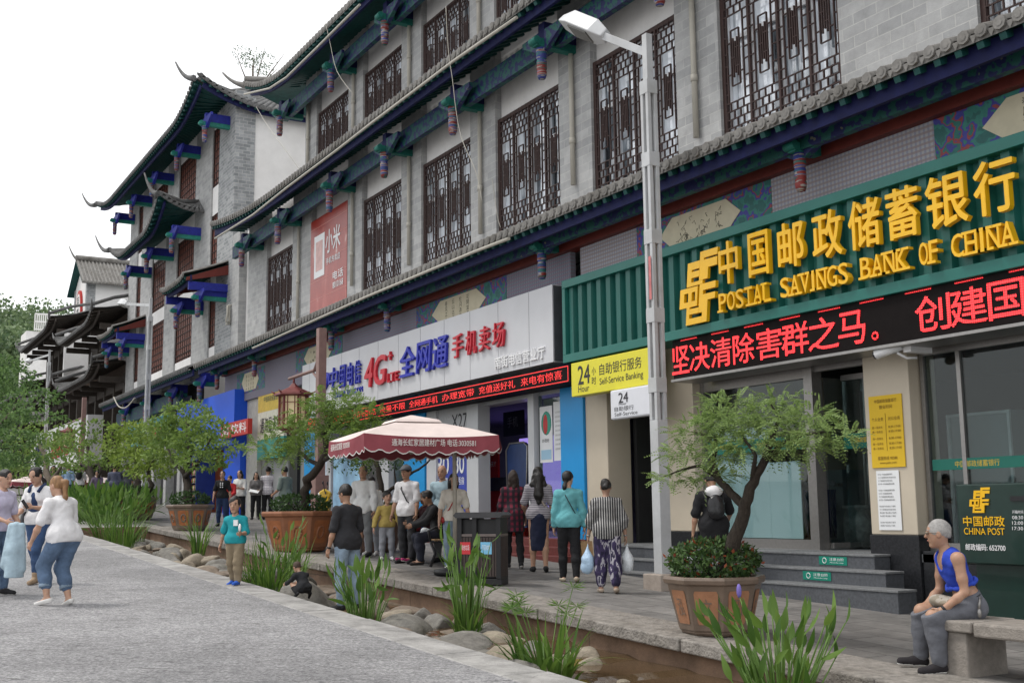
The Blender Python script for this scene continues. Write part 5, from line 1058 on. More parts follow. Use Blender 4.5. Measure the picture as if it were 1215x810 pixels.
# litter bin
def bin_(loc, rot):
    o = thing('litter_bin', 'dark slatted double litter bin with a flat canopy and two stickers', 'litter bin', (0, 0, 0)); BR = M('bin_brown_slat', (.055, .04, .036), .5, .15, 6)
    MB().box(-.5, .5, -.2, .2, 0, .1).build('base', BLACKM, o, bevel=.01)
    a = MB(); a.box(-.48, .48, -.19, .19, .12, .72, 1)
    for k in range(15):
        x = -.46 + k * .0645
        for y in (-.2, .2): a.box(x - .025, x + .025, y - .01, y + .01, .13, .71)
    for k in range(5):
        y = -.16 + k * .08
        for x in (-.485, .485): a.box(x - .01, x + .01, y - .03, y + .03, .13, .71)
    a.build('body', [BR, BLACKM], o); MB().box(-.5, .5, -.21, .21, .72, .76).build('rim', M('bin_rim', (.16, .13, .12), .5), o, bevel=.008)
    a = MB(); 
    for x in (-.44, .44, -.1): a.box(x - .05, x + .05, -.215, .215, .1, 1.02)
    a.box(-.4, .4, -.14, .14, .76, .98); a.build('post', BLACKM, o); a = MB(); a.prism([(-.56, 1.04), (-.5, 1.0), (.5, 1.0), (.56, 1.04), (.5, 1.085), (-.5, 1.085)], -.27, .27); a.build('canopy', M('bin_canopy', (.045, .045, .048), .35, .2), o)
    a = MB(); a.box(-.42, -.19, -.217, -.211, .46, .64); text_mb(a, '其他垃圾', -.4, .52, -.21, .6, -.2185, 0, 1); a.build('sticker', [M('red_sticker', (.55, .04, .05), .5, 0), TWH], o)
    a = MB(); a.box(.04, .29, -.217, -.211, .46, .64); text_mb(a, '可回收物', .07, .52, .26, .6, -.2185, 0, 1); a.build('sticker', [M('pale_blue_sticker', (.2, .5, .72), .5, 0), TWH], o)
    o.location = [float(v) for v in loc]; o.rotation_euler = (0, 0, rot); o.scale = (.68, .9, .97)
bin_(G(573, 693), rad(44))
# stone bench under the seated man
def stone_bench(o):
    st = M('bench_granite', (.25, .225, .2), .8, .25, 12, bump=.4, bscale=60)
    g = G(1140, 797); x, y, z = g; a = MB()
    a.box(x - .18, x + .22, y - .18, y + .34, z - .05, z + .36); a.box(x + 1.5, x + 1.9, y - .18, y + .34, z - .11, z + .33); a.split('leg', st, o, bevel=.02)
    a = MB(); a.box(x - .36 + .2, x + .3, y - .22, y + .38, z + .36, z + .452); a.build('end_block', st, o, bevel=.015)
    MB().box(x + .305, x + 2.3, y - .2, y + .36, z + .33, z + .448).build('seat', st, o, bevel=.02)
simple('stone_bench', 'heavy pale stone bench at the pavement edge under the seated man', 'bench', G(1140, 797), stone_bench)
# post office cabinet
def cabinet(o):
    G1 = M('bottle_green_metal', (.008, .028, .022), .3, .15, 6, coat=.3); a_ = on_y(1138, 640, 10.9); x0 = a_[0]; x1 = on_y(1215, 640, 10.9)[0] + .55; zb = gz(x0); z0 = on_y(1150, 668, 10.9)[2]; z1 = on_y(1150, 574, 10.9)[2]
    MB().box(x0, x1, 10.9, 11.5, z0, z1).build('body', G1, o, bevel=.015); MB().box(x0 + .12, x1 - .1, 11.0, 11.45, zb + .1, z0).build('pedestal', G1, o, bevel=.01); MB().box(x0 + .02, x1, 10.93, 11.5, zb - .05, zb + .1).build('foot', M('green_plinth_metal', (.03, .1, .085), .4), o, bevel=.01)
    yy = 10.896; s_ = MB()
    r = lambda l_, r_, t, b_: (on_y(l_, (t + b_) / 2, yy)[0], on_y(r_, (t + b_) / 2, yy)[0], on_y((l_ + r_) / 2, b_, yy)[2], on_y((l_ + r_) / 2, t, yy)[2])
    q = r(1151, 1175, 578, 608); emblem(s_, q[0], q[2], (q[1] - q[0]) * .95, (q[3] - q[2]) * .97, yy - .004, .004)
    q = r(1143, 1192, 612, 624); text_mb(s_, '中国邮政', q[0], q[2], q[1], q[3], yy, 0, 0, .03)
    q = r(1144, 1192, 626, 634); text_mb(s_, 'CHINA POST', q[0], q[2], q[1], q[3], yy, 0, 0, .015); s_.build('lettering', YEL, o)
    s_ = MB(); q = r(1146, 1193, 645, 653); text_mb(s_, '邮政编码: 652700', q[0], q[2], q[1], q[3], yy, 0, 0, .03)
    for k in range(4):
        q = r(1201, 1214, 605 + k * 6.5, 609 + k * 6.5); text_mb(s_, ('开箱时间', '08:30', '12:00', '17:30')[k], q[0], q[2], q[1], q[3], yy, 0, 0)
    s_.build('white_lettering', TWH, o)
    q = r(1199, 1217, 588, 594); MB().box(q[0], q[1], yy - .01, 10.9, q[2], q[3]).build('letter_slot', BLACKM, o)
simple('letter_cabinet', 'dark green post cabinet with yellow emblem and white postcode behind the seated man', 'post box', (on_y(1138, 640, 10.9)[0], 10.9, gz(-8.6)), cabinet)
# scooter behind the orange planter
def scooter(loc, rot):
    o = thing('scooter', 'yellow electric scooter parked behind the orange planter', 'scooter', (0, 0, 0)); YB = M('scooter_yellow', (.62, .40, .02), .3, .08, coat=.5); GR = M('scooter_grey', (.16, .17, .18), .4)
    for x in (.0, 1.2):
        wv = thing('wheel', None, None) if False else None
        t_ = MB(); t_.tube([(x + .24 * math.cos(t), 0, .24 + .24 * math.sin(t)) for t in np.linspace(0, 2 * math.pi, 25)], .055, 8); wh = t_.build('wheel', M('tyre_rubber', (.02, .02, .02), .8, .1), o)
        h_ = MB(); h_.tube([(x, -.03, .24), (x, .03, .24)], .15, 14); h_.build('rim', M('alloy_rim', (.4, .4, .41), .4, metal=.5), wh)
    a = MB(); V = []
    a.prism([(.15, .75), (.3, 1.0), (.42, .98), (.38, .45), (.3, .35), (.2, .4)], -.2, .2); a.build('front_shield', YB, o, bevel=.03)
    a = MB(); a.prism([(-.1, .42), (.08, .56), (.3, .5), (.32, .4), (.12, .44)], -.08, .08); a.build('front_mudguard', YB, o, bevel=.02)
    a = MB(); a.prism([(.32, .26), (.32, .36), (.85, .36), (.85, .26)], -.17, .17); a.build('footboard', GR, o, bevel=.02)
    a = MB(); a.prism([(.78, .3), (.72, .68), (.85, .74), (1.45, .76), (1.55, .66), (1.4, .45), (1.05, .35)], -.17, .17); a.build('rear_body', YB, o, bevel=.04)
    a = MB(); a.prism([(.75, .74), (.8, .82), (1.1, .8), (1.45, .86), (1.5, .78)], -.15, .15); a.build('saddle', BLACKM, o, bevel=.03)
    a = MB(); a.prism([(.2, 1.0), (.16, 1.12), (.3, 1.2), (.45, 1.1), (.42, .98)], -.13, .13); a.build('instrument_cowl', YB, o, bevel=.03)
    MB().ball((.17, 0, 1.06), (.05, .1, .06)).build('headlight', M('headlight_glass', (.6, .6, .58), .1, .05), o)
    a = MB(); a.tube([(.36, -.34, 1.08), (.32, -.15, 1.12), (.32, .15, 1.12), (.36, .34, 1.08)], .018, 8); a.build('handlebar', BLACKM, o)
    for s_ in (-1, 1):
        a = MB(); a.tube([(.32, s_ * .22, 1.12), (.3, s_ * .3, 1.3)], .01, 6); a.ball((.29, s_ * .33, 1.33), (.02, .06, .04)); a.build('mirror', BLACKM, o)
    o.location = [float(v) for v in loc]; o.rotation_euler = (0, 0, rot)
scooter(G(370, 642), rad(60))
# no-entry sign
def noentry(o):
    p = on_y(97, 528, 10.5); x, y, z = p; MB().tube([(x, y + .05, gz(x)), (x, y + .05, z + .9)], .05, 8).build('post', GALV, o); MB().box(x - .75, x + .75, y - .03, y, z - 1.0, z + 1.3).build('panel', M('sign_white', (.6, .61, .63), .4, .03), o)
    a = MB(); a.tube([(x, y - .06, z), (x, y - .03, z)], .62, 24); a.build('disc', REDP, o); MB().box(x - .45, x + .45, y - .075, y - .061, z - .1, z + .1).build('bar', WHITE, o)
    a = MB(); a.prism([(x - .45, z + 1.1), (x - .1, z + .9), (x - .1, z + .7), (x + .2, z + 1.0), (x + .2, z + 1.2)], y - .04, y - .031); a.build('arrow', M('road_sign_blue', (.02, .1, .5), .4, 0), o)
p = on_y(97, 528, 10.5); simple('no_entry_sign', 'round red no entry sign on a white panel up the street', 'road sign', (p[0], p[1], gz(p[0])), noentry)
# drinks shop goods
def popcorn(o):
    p = G(208, 596); x, y, z = p; a = MB(); a.box(x - .5, x + .5, y - .3, y + .3, z + .72, z + .76)
    for sx in (-.45, .45):
        for sy in (-.25, .25): a.box(x + sx - .02, x + sx + .02, y + sy - .02, y + sy + .02, z, z + .72)
    a.build('table', M('grey_table', (.3, .3, .31), .5), o); a = MB(); a.box(x - .42, x + .42, y - .26, y + .26, z + .77, z + .98); a.box(x - .42, x + .42, y - .26, y + .26, z + 1.55, z + 1.75)
    for sx in (-.4, .4):
        for sy in (-.24, .24): a.box(x + sx - .02, x + sx + .02, y + sy - .02, y + sy + .02, z + .98, z + 1.55)
    a.build('case', REDP, o); MB().box(x - .38, x + .38, y - .22, y + .22, z + .98, z + 1.55).build('glass', M('milky_glass', (.5, .48, .46), .15, .2, 5), o)
p = G(208, 596); simple('popcorn_machine', 'red glass sided popcorn machine on a grey table outside the drinks shop', 'popcorn machine', p, popcorn)
def fridge(o):
    p = on_y(237, 590, 11.55); x, y, _ = p; z = gz(x) + .1; a = MB(); a.box(x - .55, x + .55, y - .3, y + .4, z, z + .35); a.box(x - .55, x + .55, y - .3, y + .4, z + 1.8, z + 2.05); a.box(x - .55, x - .47, y - .3, y + .4, z + .35, z + 1.8); a.box(x + .47, x + .55, y - .3, y + .4, z + .35, z + 1.8); a.box(x - .47, x + .47, y + .3, y + .4, z + .35, z + 1.8); a.build('case', M('navy_fridge', (.02, .035, .15), .4), o)
    for k in range(5):
        zz = z + .42 + k * .28; s_ = MB(); s_.box(x - .46, x + .46, y - .25, y + .3, zz - .02, zz); sh = s_.build('shelf', STEEL, o); bt = MB()
        for q in range(10): bt.lathe([(.035, 0), (.035, .13), (.012, .18), (.012, .2)], (x - .42 + q * .093, y - .18, zz), 8, q % 4)
        bt.build('bottles', [M('bottle_red', (.4, .04, .03)), M('bottle_green', (.06, .25, .06)), M('bottle_amber', (.4, .2, .03)), M('bottle_clear', (.5, .5, .5))], sh)
p = on_y(237, 590, 11.55); simple('drinks_fridge', 'open navy drinks fridge stocked with bottles outside the blue shop', 'fridge', (p[0], p[1], gz(p[0])), fridge)
# ================================================================ planters
def planter_mb(R, H, s=8):
    a = MB(); a.lathe([(R * .62, 0), (R * .68, .03), (R * .68, H * .07), (R * .72, H * .1), (R * .93, H * .86), (R * 1.0, H * .88), (R * 1.02, H * .95), (R * 1.0, H), (R * .88, H), (R * .86, H * .86)], (0, 0, 0), s, 0, False, rad(22.5))
    return a
def planter(label, loc, R, H, body, panel, chars=None, rot=0, rings=False):
    o = thing('planter', label, 'planter', (0, 0, 0), 0, 'octagonal tree planters'); planter_mb(R, H).build('body', body, o, bevel=.01)
    MB().lathe([(R * .87, H * .9), (0, H * .93)], (0, 0, 0), 8, 0, True, rad(22.5)).build('soil', M('potting_soil', (.05, .035, .025), .95, .3, 20, bump=.5), o)
    for k in range(8):
        t = rad(45 * k); u = np.array([math.cos(t), math.sin(t)]); v = np.array([-u[1], u[0]]); c8 = math.cos(rad(22.5))
        def q(a_, f, d): r_ = (R * .72 + (R * .93 - R * .72) * (f - .1) / .76) * c8 + d; p = u * r_ + v * a_; return (p[0], p[1], H * f)
        w0, w1 = R * .175, R * .235; a = MB(); pl = []
        for f, w_ in ((.2, w0), (.25, w0 * 1.12), (.72, w1), (.77, w1 * .9)): pl.append((f, w_))
        ring = [q(-w_, f, .006) for f, w_ in pl] + [q(w_, f, .006) for f, w_ in pl[::-1]]
        a.add(ring[::-1], [tuple(range(8))]); pn = a.build('panel', panel, o)
        a = MB()
        if chars or rings:
            if rings: a.tube([q(math.cos(x_) * w0 * .55, .48 + .14 * math.sin(x_), .008) for x_ in np.linspace(0, 6.28, 17)], .022, 6)
            else:
                ch = chars[k % len(chars)]; V, F = glyphs(ch, .05, False); lo, hi = V.min(0), V.max(0)
                W = [q(((p[0] - lo[0]) / (hi[0] - lo[0]) * 2 - 1) * w0 * .62, .34 + .3 * (p[1] - lo[1]) / (hi[1] - lo[1]), .012) for p in V]; a.add(W, [f[::-1] for f in F] if False else F)
            a.build('relief', body, pn)
    o.location = [float(v) for v in loc]; o.rotation_euler = (0, 0, rot); return o
PB = M('brown_glazed_clay', (.17, .125, .095), .45, .2, 5, bump=.15, coat=.2); PO = M('terracotta_panel', (.34, .165, .09), .6, .15, 9, bump=.2)
PT = M('terracotta_body', (.27, .115, .06), .6, .2, 6); PT2 = M('orange_terracotta', (.36, .13, .05), .6, .2, 8); PD = M('dark_brown_clay', (.1, .06, .045), .5, .2, 6)
def PL(px, py, back): g = G(px, py); d = np.array([g[0], g[1]]); d /= np.linalg.norm(d); x, y = g[0] + d[0] * back, g[1] + d[1] * back; return np.array([x, y, gz(x)])
P1 = PL(850, 757, .36); planter('brown eight sided planter with terracotta panels and raised characters in front of the bank steps', P1, .535, .60, PB, PO, '文泓', rad(38))
P2 = PL(356, 655, .42); planter('orange terracotta planter with ring panels beside the yellow scooter', P2, .80, .80, PT, PT2, None, rad(20), True)
P3 = PL(225, 630, .42); planter('brown planter with round orange medallions in front of the drinks fridge', P3, .62, .68, PB, PT2, None, rad(10), True)
P4 = PL(163, 617, .5); planter('smaller brown planter next to the dense green reeds up the street', P4, .66, .70, PB, PT2, None, rad(30), True)
P5 = PL(447, 656, .4); planter('plain dark brown planter behind the park bench', P5, .6, .72, PD, PD, None, rad(15))
P6 = PL(112, 604, .5); planter('distant brown planter behind the reeds under the market parasol', P6, .6, .65, PD, PD, None, rad(15))
# ================================================================ foliage
def rnd_dir(n, up=.0):
    v = RNG.normal(size=(n, 3)); v /= np.linalg.norm(v, axis=1, keepdims=True); v[:, 2] += up; return v / np.linalg.norm(v, axis=1, keepdims=True)
def kites(pos, d, nrm, L, W):
    """one kite-shaped leaf per point: base, left, tip, right"""
    n = len(pos); s = np.cross(d, nrm); s /= np.linalg.norm(s, axis=1, keepdims=True) + 1e-9; L = np.broadcast_to(L, n)[:, None]; W = np.broadcast_to(W, n)[:, None]
    up = np.cross(s, d); V = np.stack([pos, pos + d * L * .45 + s * W - up * W * .25, pos + d * L - up * L * .12, pos + d * L * .45 - s * W - up * W * .25], 1).reshape(-1, 3)
    return V, np.arange(4 * n).reshape(n, 4)
def pad_points(c, r, n, shell=.45):
    v = rnd_dir(n); q = (shell + (1 - shell) * RNG.random(n)) ** .7; return np.array(c) + v * np.array(r) * q[:, None], v
def crown_leaves(pads, per_m3, L, W, up=.35):
    P_, D_ = [], []
    for c, r in pads:
        n = int(per_m3 * 4.2 * r[0] * r[1] * r[2]) + 40; p, v = pad_points(c, r, n); 
        keep = RNG.random(n) < .55 + .45 * np.sin(p[:, 0] * 9 + p[:, 2] * 7) * np.sin(p[:, 1] * 8 + p[:, 2] * 5 + 1); P_.append(p[keep]); D_.append(v[keep])
    p = np.concatenate(P_); v = np.concatenate(D_); n = len(p); d = v * .6 + rnd_dir(n) * .9 + np.array([0, 0, -.15]); d /= np.linalg.norm(d, axis=1, keepdims=True)
    return kites(p, d, rnd_dir(n, up * 2), L * (.7 + .6 * RNG.random(n)), W * (.7 + .6 * RNG.random(n)))
def fronds(pads, per, L, pairs=7, lw=.0075, ll=.034):
    VV, FF, b = [], [], 0
    for c, r in pads:
        n = max(12, int(per * (r[0] * r[1] * r[2]) ** .66)); p, v = pad_points(c, r, n, .3)
        for i in range(n):
            d = v[i] * np.array([1, 1, .35]) + RNG.normal(size=3) * .45; d[2] += .12; d /= np.linalg.norm(d); s = np.cross(d, [0, 0, 1]) + RNG.normal(size=3) * .25; s /= np.linalg.norm(s); nrm = np.cross(s, d)
            Lf = L * (.65 + .6 * RNG.random()); t = (np.arange(pairs) + .5) / pairs; q = p[i] + d * (t * Lf)[:, None] - np.array([0, 0, 1]) * (t ** 2 * Lf * .3)[:, None]
            prof = ll * (1.1 - .75 * np.abs(t - .4))
            for sg in (-1, 1):
                ld = s * sg * .9 + d * .42 - nrm * .1; ld /= np.linalg.norm(ld); dd = np.repeat(ld[None], pairs, 0); V, F = kites(q, dd, np.repeat(nrm[None], pairs, 0), prof, lw); VV.append(V); FF.append(F + b); b += len(V)
    return np.concatenate(VV), np.concatenate(FF)
BARK = M('dark_bark', (.042, .033, .026), .95, .4, 12, bump=.9, bscale=30, stretch=(3, 3, 1)); BARK2 = M('grey_brown_bark', (.13, .105, .08), .95, .35, 12, bump=.8, bscale=30)
LF_A = leaf_mat('feathery_leaf', (.135, .215, .065), (.31, .42, .145), .42); LF_B = leaf_mat('bright_leaf', (.14, .21, .035), (.30, .40, .085), .42); LF_C = leaf_mat('mid_leaf', (.105, .18, .04), (.235, .34, .08), .42); LF_D = leaf_mat('dark_leaf', (.02, .05, .015), (.065, .125, .035)); LF_E = leaf_mat('hedge_leaf', (.03, .07, .025), (.09, .15, .05)); LF_E2 = leaf_mat('broad_tree_leaf', (.055, .115, .035), (.17, .28, .085), .4); LF_R = leaf_mat('reed_leaf', (.045, .115, .018), (.16, .27, .05), .35)
def tree(name, label, base, limbs, crown, leaf, group=None, bark=BARK):
    o = thing(name, label, 'tree', base, 0, group); a = MB()
    for pts, r0, r1 in limbs:
        n = len(pts); Q = []
        for i in range(n - 1):
            for t in (0, .34, .67): Q.append(np.array(pts[i]) * (1 - t) + np.array(pts[i + 1]) * t + (RNG.normal(size=3) * r0 * .16 if i + t > 0 else 0))
        Q.append(np.array(pts[-1])); a.tube(Q, [r0 + (r1 - r0) * i / (len(Q) - 1) for i in range(len(Q))], 9)
    a.build('trunk', bark, o); V, F = crown; c = link('crown', mesh_np('crown', V - np.array(o.location), F, [leaf], None, False), o); return o
def pxy(px, py, y): return on_y(px, py, y)
# --- bonsai-shaped tree in the nearest planter
y0 = P1[1]; W_ = lambda px, py, dy=0: on_y(px, py, y0 + dy)
pads = [(W_(x, y, dy), (hw / 112, dz, hh / 112)) for x, y, hw, hh, dy, dz in ((872, 500, 44, 15, 0, .45), (832, 510, 36, 15, -.1, .4), (910, 492, 40, 13, .15, .4), (945, 505, 40, 13, 0, .4), (985, 516, 28, 9, -.05, .3), (816, 538, 30, 9, -.2, .3), (795, 566, 28, 8, -.25, .22), (845, 566, 26, 7, -.1, .3), (888, 528, 40, 11, -.1, .4), (950, 532, 36, 9, .1, .35), (862, 478, 32, 9, .1, .3), (922, 472, 26, 7, .1, .25), (856, 540, 24, 9, -.2, .3), (965, 490, 22, 6, .1, .25))]
limbs = [([W_(868, 660), W_(876, 630), W_(884, 598), W_(893, 570), W_(906, 545), W_(918, 515)], .085, .03), ([W_(884, 600), W_(868, 585), W_(850, 565), W_(846, 545), W_(850, 515)], .05, .022), ([W_(906, 545), W_(930, 525, .1), W_(955, 515, .1), W_(980, 512)], .03, .01), ([W_(850, 565), W_(830, 552, -.1), W_(812, 556, -.2), W_(785, 566, -.25)], .024, .006), ([W_(850, 530), W_(835, 515), W_(820, 512)], .02, .008), ([W_(893, 570), W_(897, 540, -.1), W_(880, 515)], .03, .01), ([W_(918, 515), W_(925, 495, .1), W_(915, 480)], .025, .008)]
tree('bonsai_tree', 'feathery leaved flat topped tree with a leaning dark trunk in the planter before the bank', P1 + [0, 0, .55], limbs, fronds(pads, 1900, .18, 7, .010, .038), LF_A, 'trees in the planters')
# --- tree in the orange planter
y0 = P2[1]
k = 58; pads = [(W_(x, y, dy), (hw / k, .55, hh / k)) for x, y, hw, hh, dy in ((398, 478, 32, 16, 0), (425, 492, 26, 14, .2), (372, 494, 28, 15, -.2), (345, 512, 26, 13, -.3), (318, 530, 18, 10, -.2), (405, 512, 34, 15, .1), (440, 515, 22, 12, .3), (372, 528, 26, 11, 0), (425, 535, 22, 9, .2), (340, 540, 18, 8, 0))]
limbs = [([W_(361, 618), W_(362, 590), W_(366, 568), W_(380, 552), W_(388, 535), W_(384, 515), W_(395, 490)], .11, .045), ([W_(380, 552), W_(365, 545), W_(350, 530), W_(325, 528)], .05, .015), ([W_(386, 545), W_(405, 530), W_(428, 515)], .05, .015)]
tree('bonsai_tree', 'light green airy tree with a bent trunk in the orange planter', P2 + [0, 0, .7], limbs, fronds(pads, 900, .26, 6, .017, .062), LF_C, 'trees in the planters')
# --- trees in planters three and four
y0 = P3[1]; k = 45
pads = [(W_(x, y, dy), (hw / k, .75, hh / k)) for x, y, hw, hh, dy in ((222, 490, 26, 15, 0), (245, 508, 24, 16, .2), (205, 505, 24, 16, -.2), (232, 525, 34, 16, .1), (258, 530, 16, 12, .2), (200, 535, 24, 14, -.3), (240, 548, 26, 10, 0), (215, 515, 26, 18, 0), (190, 515, 16, 12, -.2))]
limbs = [([W_(224, 608), W_(222, 580), W_(218, 560), W_(226, 535), W_(222, 500)], .14, .05), ([W_(220, 565), W_(238, 545), W_(250, 520)], .07, .02), ([W_(219, 562), W_(204, 545), W_(196, 522)], .06, .02)]
tree('bonsai_tree', 'bushy bright green tree in the planter with round medallions', P3 + [0, 0, .6], limbs, crown_leaves(pads, 1500, .13, .03), LF_C, 'trees in the planters')
y0 = P4[1]; k = 38
pads = [(W_(x, y, dy), (hw / k, .8, hh / k)) for x, y, hw, hh, dy in ((155, 512, 20, 12, 0), (175, 510, 18, 12, .2), (148, 528, 20, 14, -.2), (172, 530, 24, 14, .1), (160, 548, 26, 12, 0), (186, 545, 18, 12, .2), (136, 535, 10, 8, -.2), (178, 560, 16, 8, 0))]
limbs = [([W_(166, 600), W_(164, 575), W_(160, 560), W_(163, 530)], .15, .05), ([W_(170, 595), W_(180, 575), W_(176, 560), W_(182, 545)], .09, .03), ([W_(163, 572), W_(152, 550)], .06, .02)]
tree('bonsai_tree', 'yellow green rounded tree in the smaller planter beside the reeds', P4 + [0, 0, .6], limbs, crown_leaves(pads, 1200, .15, .036), LF_B, 'trees in the planters')
y0 = P5[1]; k = 66
pads = [(W_(x, y, dy), (hw / k, .55, hh / k)) for x, y, hw, hh, dy in ((455, 533, 30, 14, .1), (425, 540, 24, 12, -.1), (480, 540, 20, 10, .1), (440, 520, 30, 12, .3), (418, 556, 18, 8, -.1), (448, 552, 22, 8, .1))]
limbs = [([W_(451, 632), W_(449, 605), W_(453, 585), W_(448, 555), W_(440, 530)], .085, .04), ([W_(450, 596), W_(433, 585), W_(428, 565), W_(432, 548)], .05, .02), ([W_(453, 588), W_(465, 580), W_(485, 564), W_(502, 553), W_(515, 542)], .045, .012), ([W_(470, 577), W_(468, 560), W_(470, 545)], .02, .008)]
tree('bonsai_tree', 'dark forked tree whose crown is tucked under the maroon parasol', P5 + [0, 0, .65], limbs, crown_leaves(pads, 1300, .085, .02), LF_D, 'trees in the planters')
y0 = P6[1]; k = 30
pads = [(W_(x, y, dy), (hw / k, 1.0, hh / k)) for x, y, hw, hh, dy in ((108, 505, 14, 8, 0), (95, 520, 20, 10, -.2), (80, 528, 18, 12, 0), (108, 552, 16, 8, .2), (65, 520, 14, 12, .2), (118, 545, 10, 6, 0))]
limbs = [([W_(112, 585), W_(108, 560), W_(104, 530)], .16, .06), ([W_(108, 565), W_(95, 545), W_(85, 525)], .09, .03), ([W_(112, 575), W_(120, 560), W_(116, 545)], .07, .02)]
tree('bonsai_tree', 'sparse dark street tree in front of the no entry sign', P6 + [0, 0, .6], limbs, crown_leaves(pads, 420, .17, .05), LF_C, 'trees in the planters')
# --- the larger leafy tree at the left edge and one beyond
y0 = 4.6; k = 50
pads = [(on_y(x, y, y0 + dy), (hw / k, .9, hh / k)) for x, y, hw, hh, dy in ((2, 432, 20, 16, 0), (-22, 425, 20, 16, .4), (15, 450, 26, 22, 0), (40, 470, 20, 12, -.2), (-10, 460, 30, 26, .3), (10, 490, 30, 20, 0), (40, 492, 16, 10, -.3), (-15, 505, 30, 24, .2), (15, 520, 26, 16, -.2), (-5, 545, 30, 14, .1), (-40, 470, 26, 40, .2), (22, 545, 20, 12, 0), (-50, 530, 24, 26, .1))]
b_ = np.array([on_y(-35, 640, y0)[0], y0, 0]); b_[2] = gz(b_[0])
limbs = [([b_, b_ + [.05, 0, 1.2], on_y(-25, 540, y0), on_y(-10, 480, y0), on_y(0, 430, y0)], .14, .05), ([on_y(-25, 540, y0), on_y(-5, 510, y0 - .1), on_y(25, 475, y0 - .2)], .07, .02), ([on_y(-18, 505, y0), on_y(-40, 470, y0 + .2)], .07, .02)]
tree('street_tree', 'big dense leafy tree at the left edge of the picture', b_, limbs, crown_leaves(pads, 1700, .12, .034), LF_E2, None, BARK2)
y0 = 6.2; k = 34
pads = [(on_y(x, y, y0 + dy), (hw / k, 1.2, hh / k)) for x, y, hw, hh, dy in ((40, 520, 22, 14, 0), (62, 535, 20, 12, .3), (30, 545, 20, 14, 0), (85, 545, 16, 8, .2), (55, 556, 20, 8, 0), (12, 560, 22, 10, .2), (50, 508, 14, 10, 0))]
b_ = np.array([on_y(62, 605, y0)[0], y0, 0]); b_[2] = gz(b_[0])
limbs = [([b_, on_y(60, 570, y0), on_y(52, 540, y0), on_y(45, 520, y0)], .16, .05), ([on_y(60, 570, y0), on_y(75, 550, y0)], .08, .03)]
tree('street_tree', 'mid green street tree standing between the left tree and the far parasol', b_, limbs, crown_leaves(pads, 420, .16, .045), LF_C, None, BARK2)
# tree top behind the roofs
c = on_y(300, 78, 30); b_ = np.array([c[0], 30, -GS * c[0]]); pads = [(c + RNG.normal(size=3) * [1.6, 1, .5], (1.0, 1.0, .6)) for i in range(7)]
tree('street_tree', 'thin bare topped tree poking above the roofs behind the white gable wall', b_, [([b_, c - [0, 0, 4], c], .35, .06)] + [([c - [0, 0, 3], c + RNG.normal(size=3) * [2, 1, .8]], .1, .02) for i in range(6)], crown_leaves(pads, 70, .16, .05), LF_D, None, BARK2)
# --- low shrubs filling the planters
def shrub(label, c, R, H, leaf, n, L, W, red=False):
    p, v = pad_points(c + np.array([0, 0, H * .45]), (R, R, H * .55), n, .75); p = p[p[:, 2] > c[2] - .03]; m_ = len(p); d = rnd_dir(m_, .5)
    V, F = kites(p, d, rnd_dir(m_, .6), L * (.7 + .6 * RNG.random(m_)), W * (.7 + .6 * RNG.random(m_))); o = thing('shrub', label, 'shrub', c, 0, 'low shrubs in the planters')
    mi = (RNG.random(m_) < .06).astype(int) if red else None
    link('foliage', mesh_np('foliage', V - np.array(o.location), F, [leaf, leaf_mat('red_young_leaf', (.2, .04, .02), (.32, .08, .03))] if red else [leaf], mi, False), o)
    a = MB()
    for i in range(9): t = i * .7; a.tube([c, c + [R * .6 * math.cos(t), R * .6 * math.sin(t), H * .7]], [.012, .005], 5)
    a.build('stem', BARK, o)
LF_S = leaf_mat('glossy_shrub_leaf', (.025, .06, .018), (.085, .15, .04), .15)
shrub('dense glossy shrub with a few red young leaves around the bonsai trunk before the bank', P1 + [0, 0, .56], .50, .42, LF_S, 2600, .06, .016, True)
shrub('loose green shrub under the tree of the orange planter', P2 + [0, 0, .74], .62, .4, LF_D, 1100, .08, .022)
shrub('low shrub in the planter with round medallions', P3 + [0, 0, .62], .52, .4, LF_D, 700, .09, .025)
shrub('low shrub in the smaller planter beside the reeds', P4 + [0, 0, .64], .55, .4, LF_D, 600, .1, .028)
shrub('dark low shrub in the plain planter behind the bench', P5 + [0, 0, .66], .5, .34, LF_D, 800, .07, .02)
# --- water plants
def blades(base, n, H, spread, wid, bend, lean=.25):
    VV, FF, b = [], [], 0
    for i in range(n):
        t0 = RNG.random() * 6.28; r0 = spread * math.sqrt(RNG.random()); p = np.array(base) + [r0 * math.cos(t0), r0 * math.sin(t0), 0]; t1 = t0 + RNG.normal() * .6; u = np.array([math.cos(t1), math.sin(t1), 0]); s = np.array([-u[1], u[0], 0]); h = H * (.55 + .55 * RNG.random()); le = lean * RNG.random(); be = bend * RNG.random() ** 1.5; K = 7; V = []
        for j in range(K + 1):
            q = j / K; w_ = wid * (1 - q ** 2.5) * (.65 + .5 * math.sin(q * 3.1)); c_ = p + np.array([0, 0, h * (q - be * .55 * q ** 3)]) + u * h * (le * q + be * q ** 2.4); V += [c_ - s * w_, c_ + u * w_ * .35, c_ + s * w_]
        VV.append(np.array(V)); FF.append(np.array([(j * 3 + k_, j * 3 + k_ + 1, j * 3 + k_ + 4, j * 3 + k_ + 3) for j in range(K) for k_ in (0, 1)]) + b); b += len(V)
    return np.concatenate(VV), np.concatenate(FF)
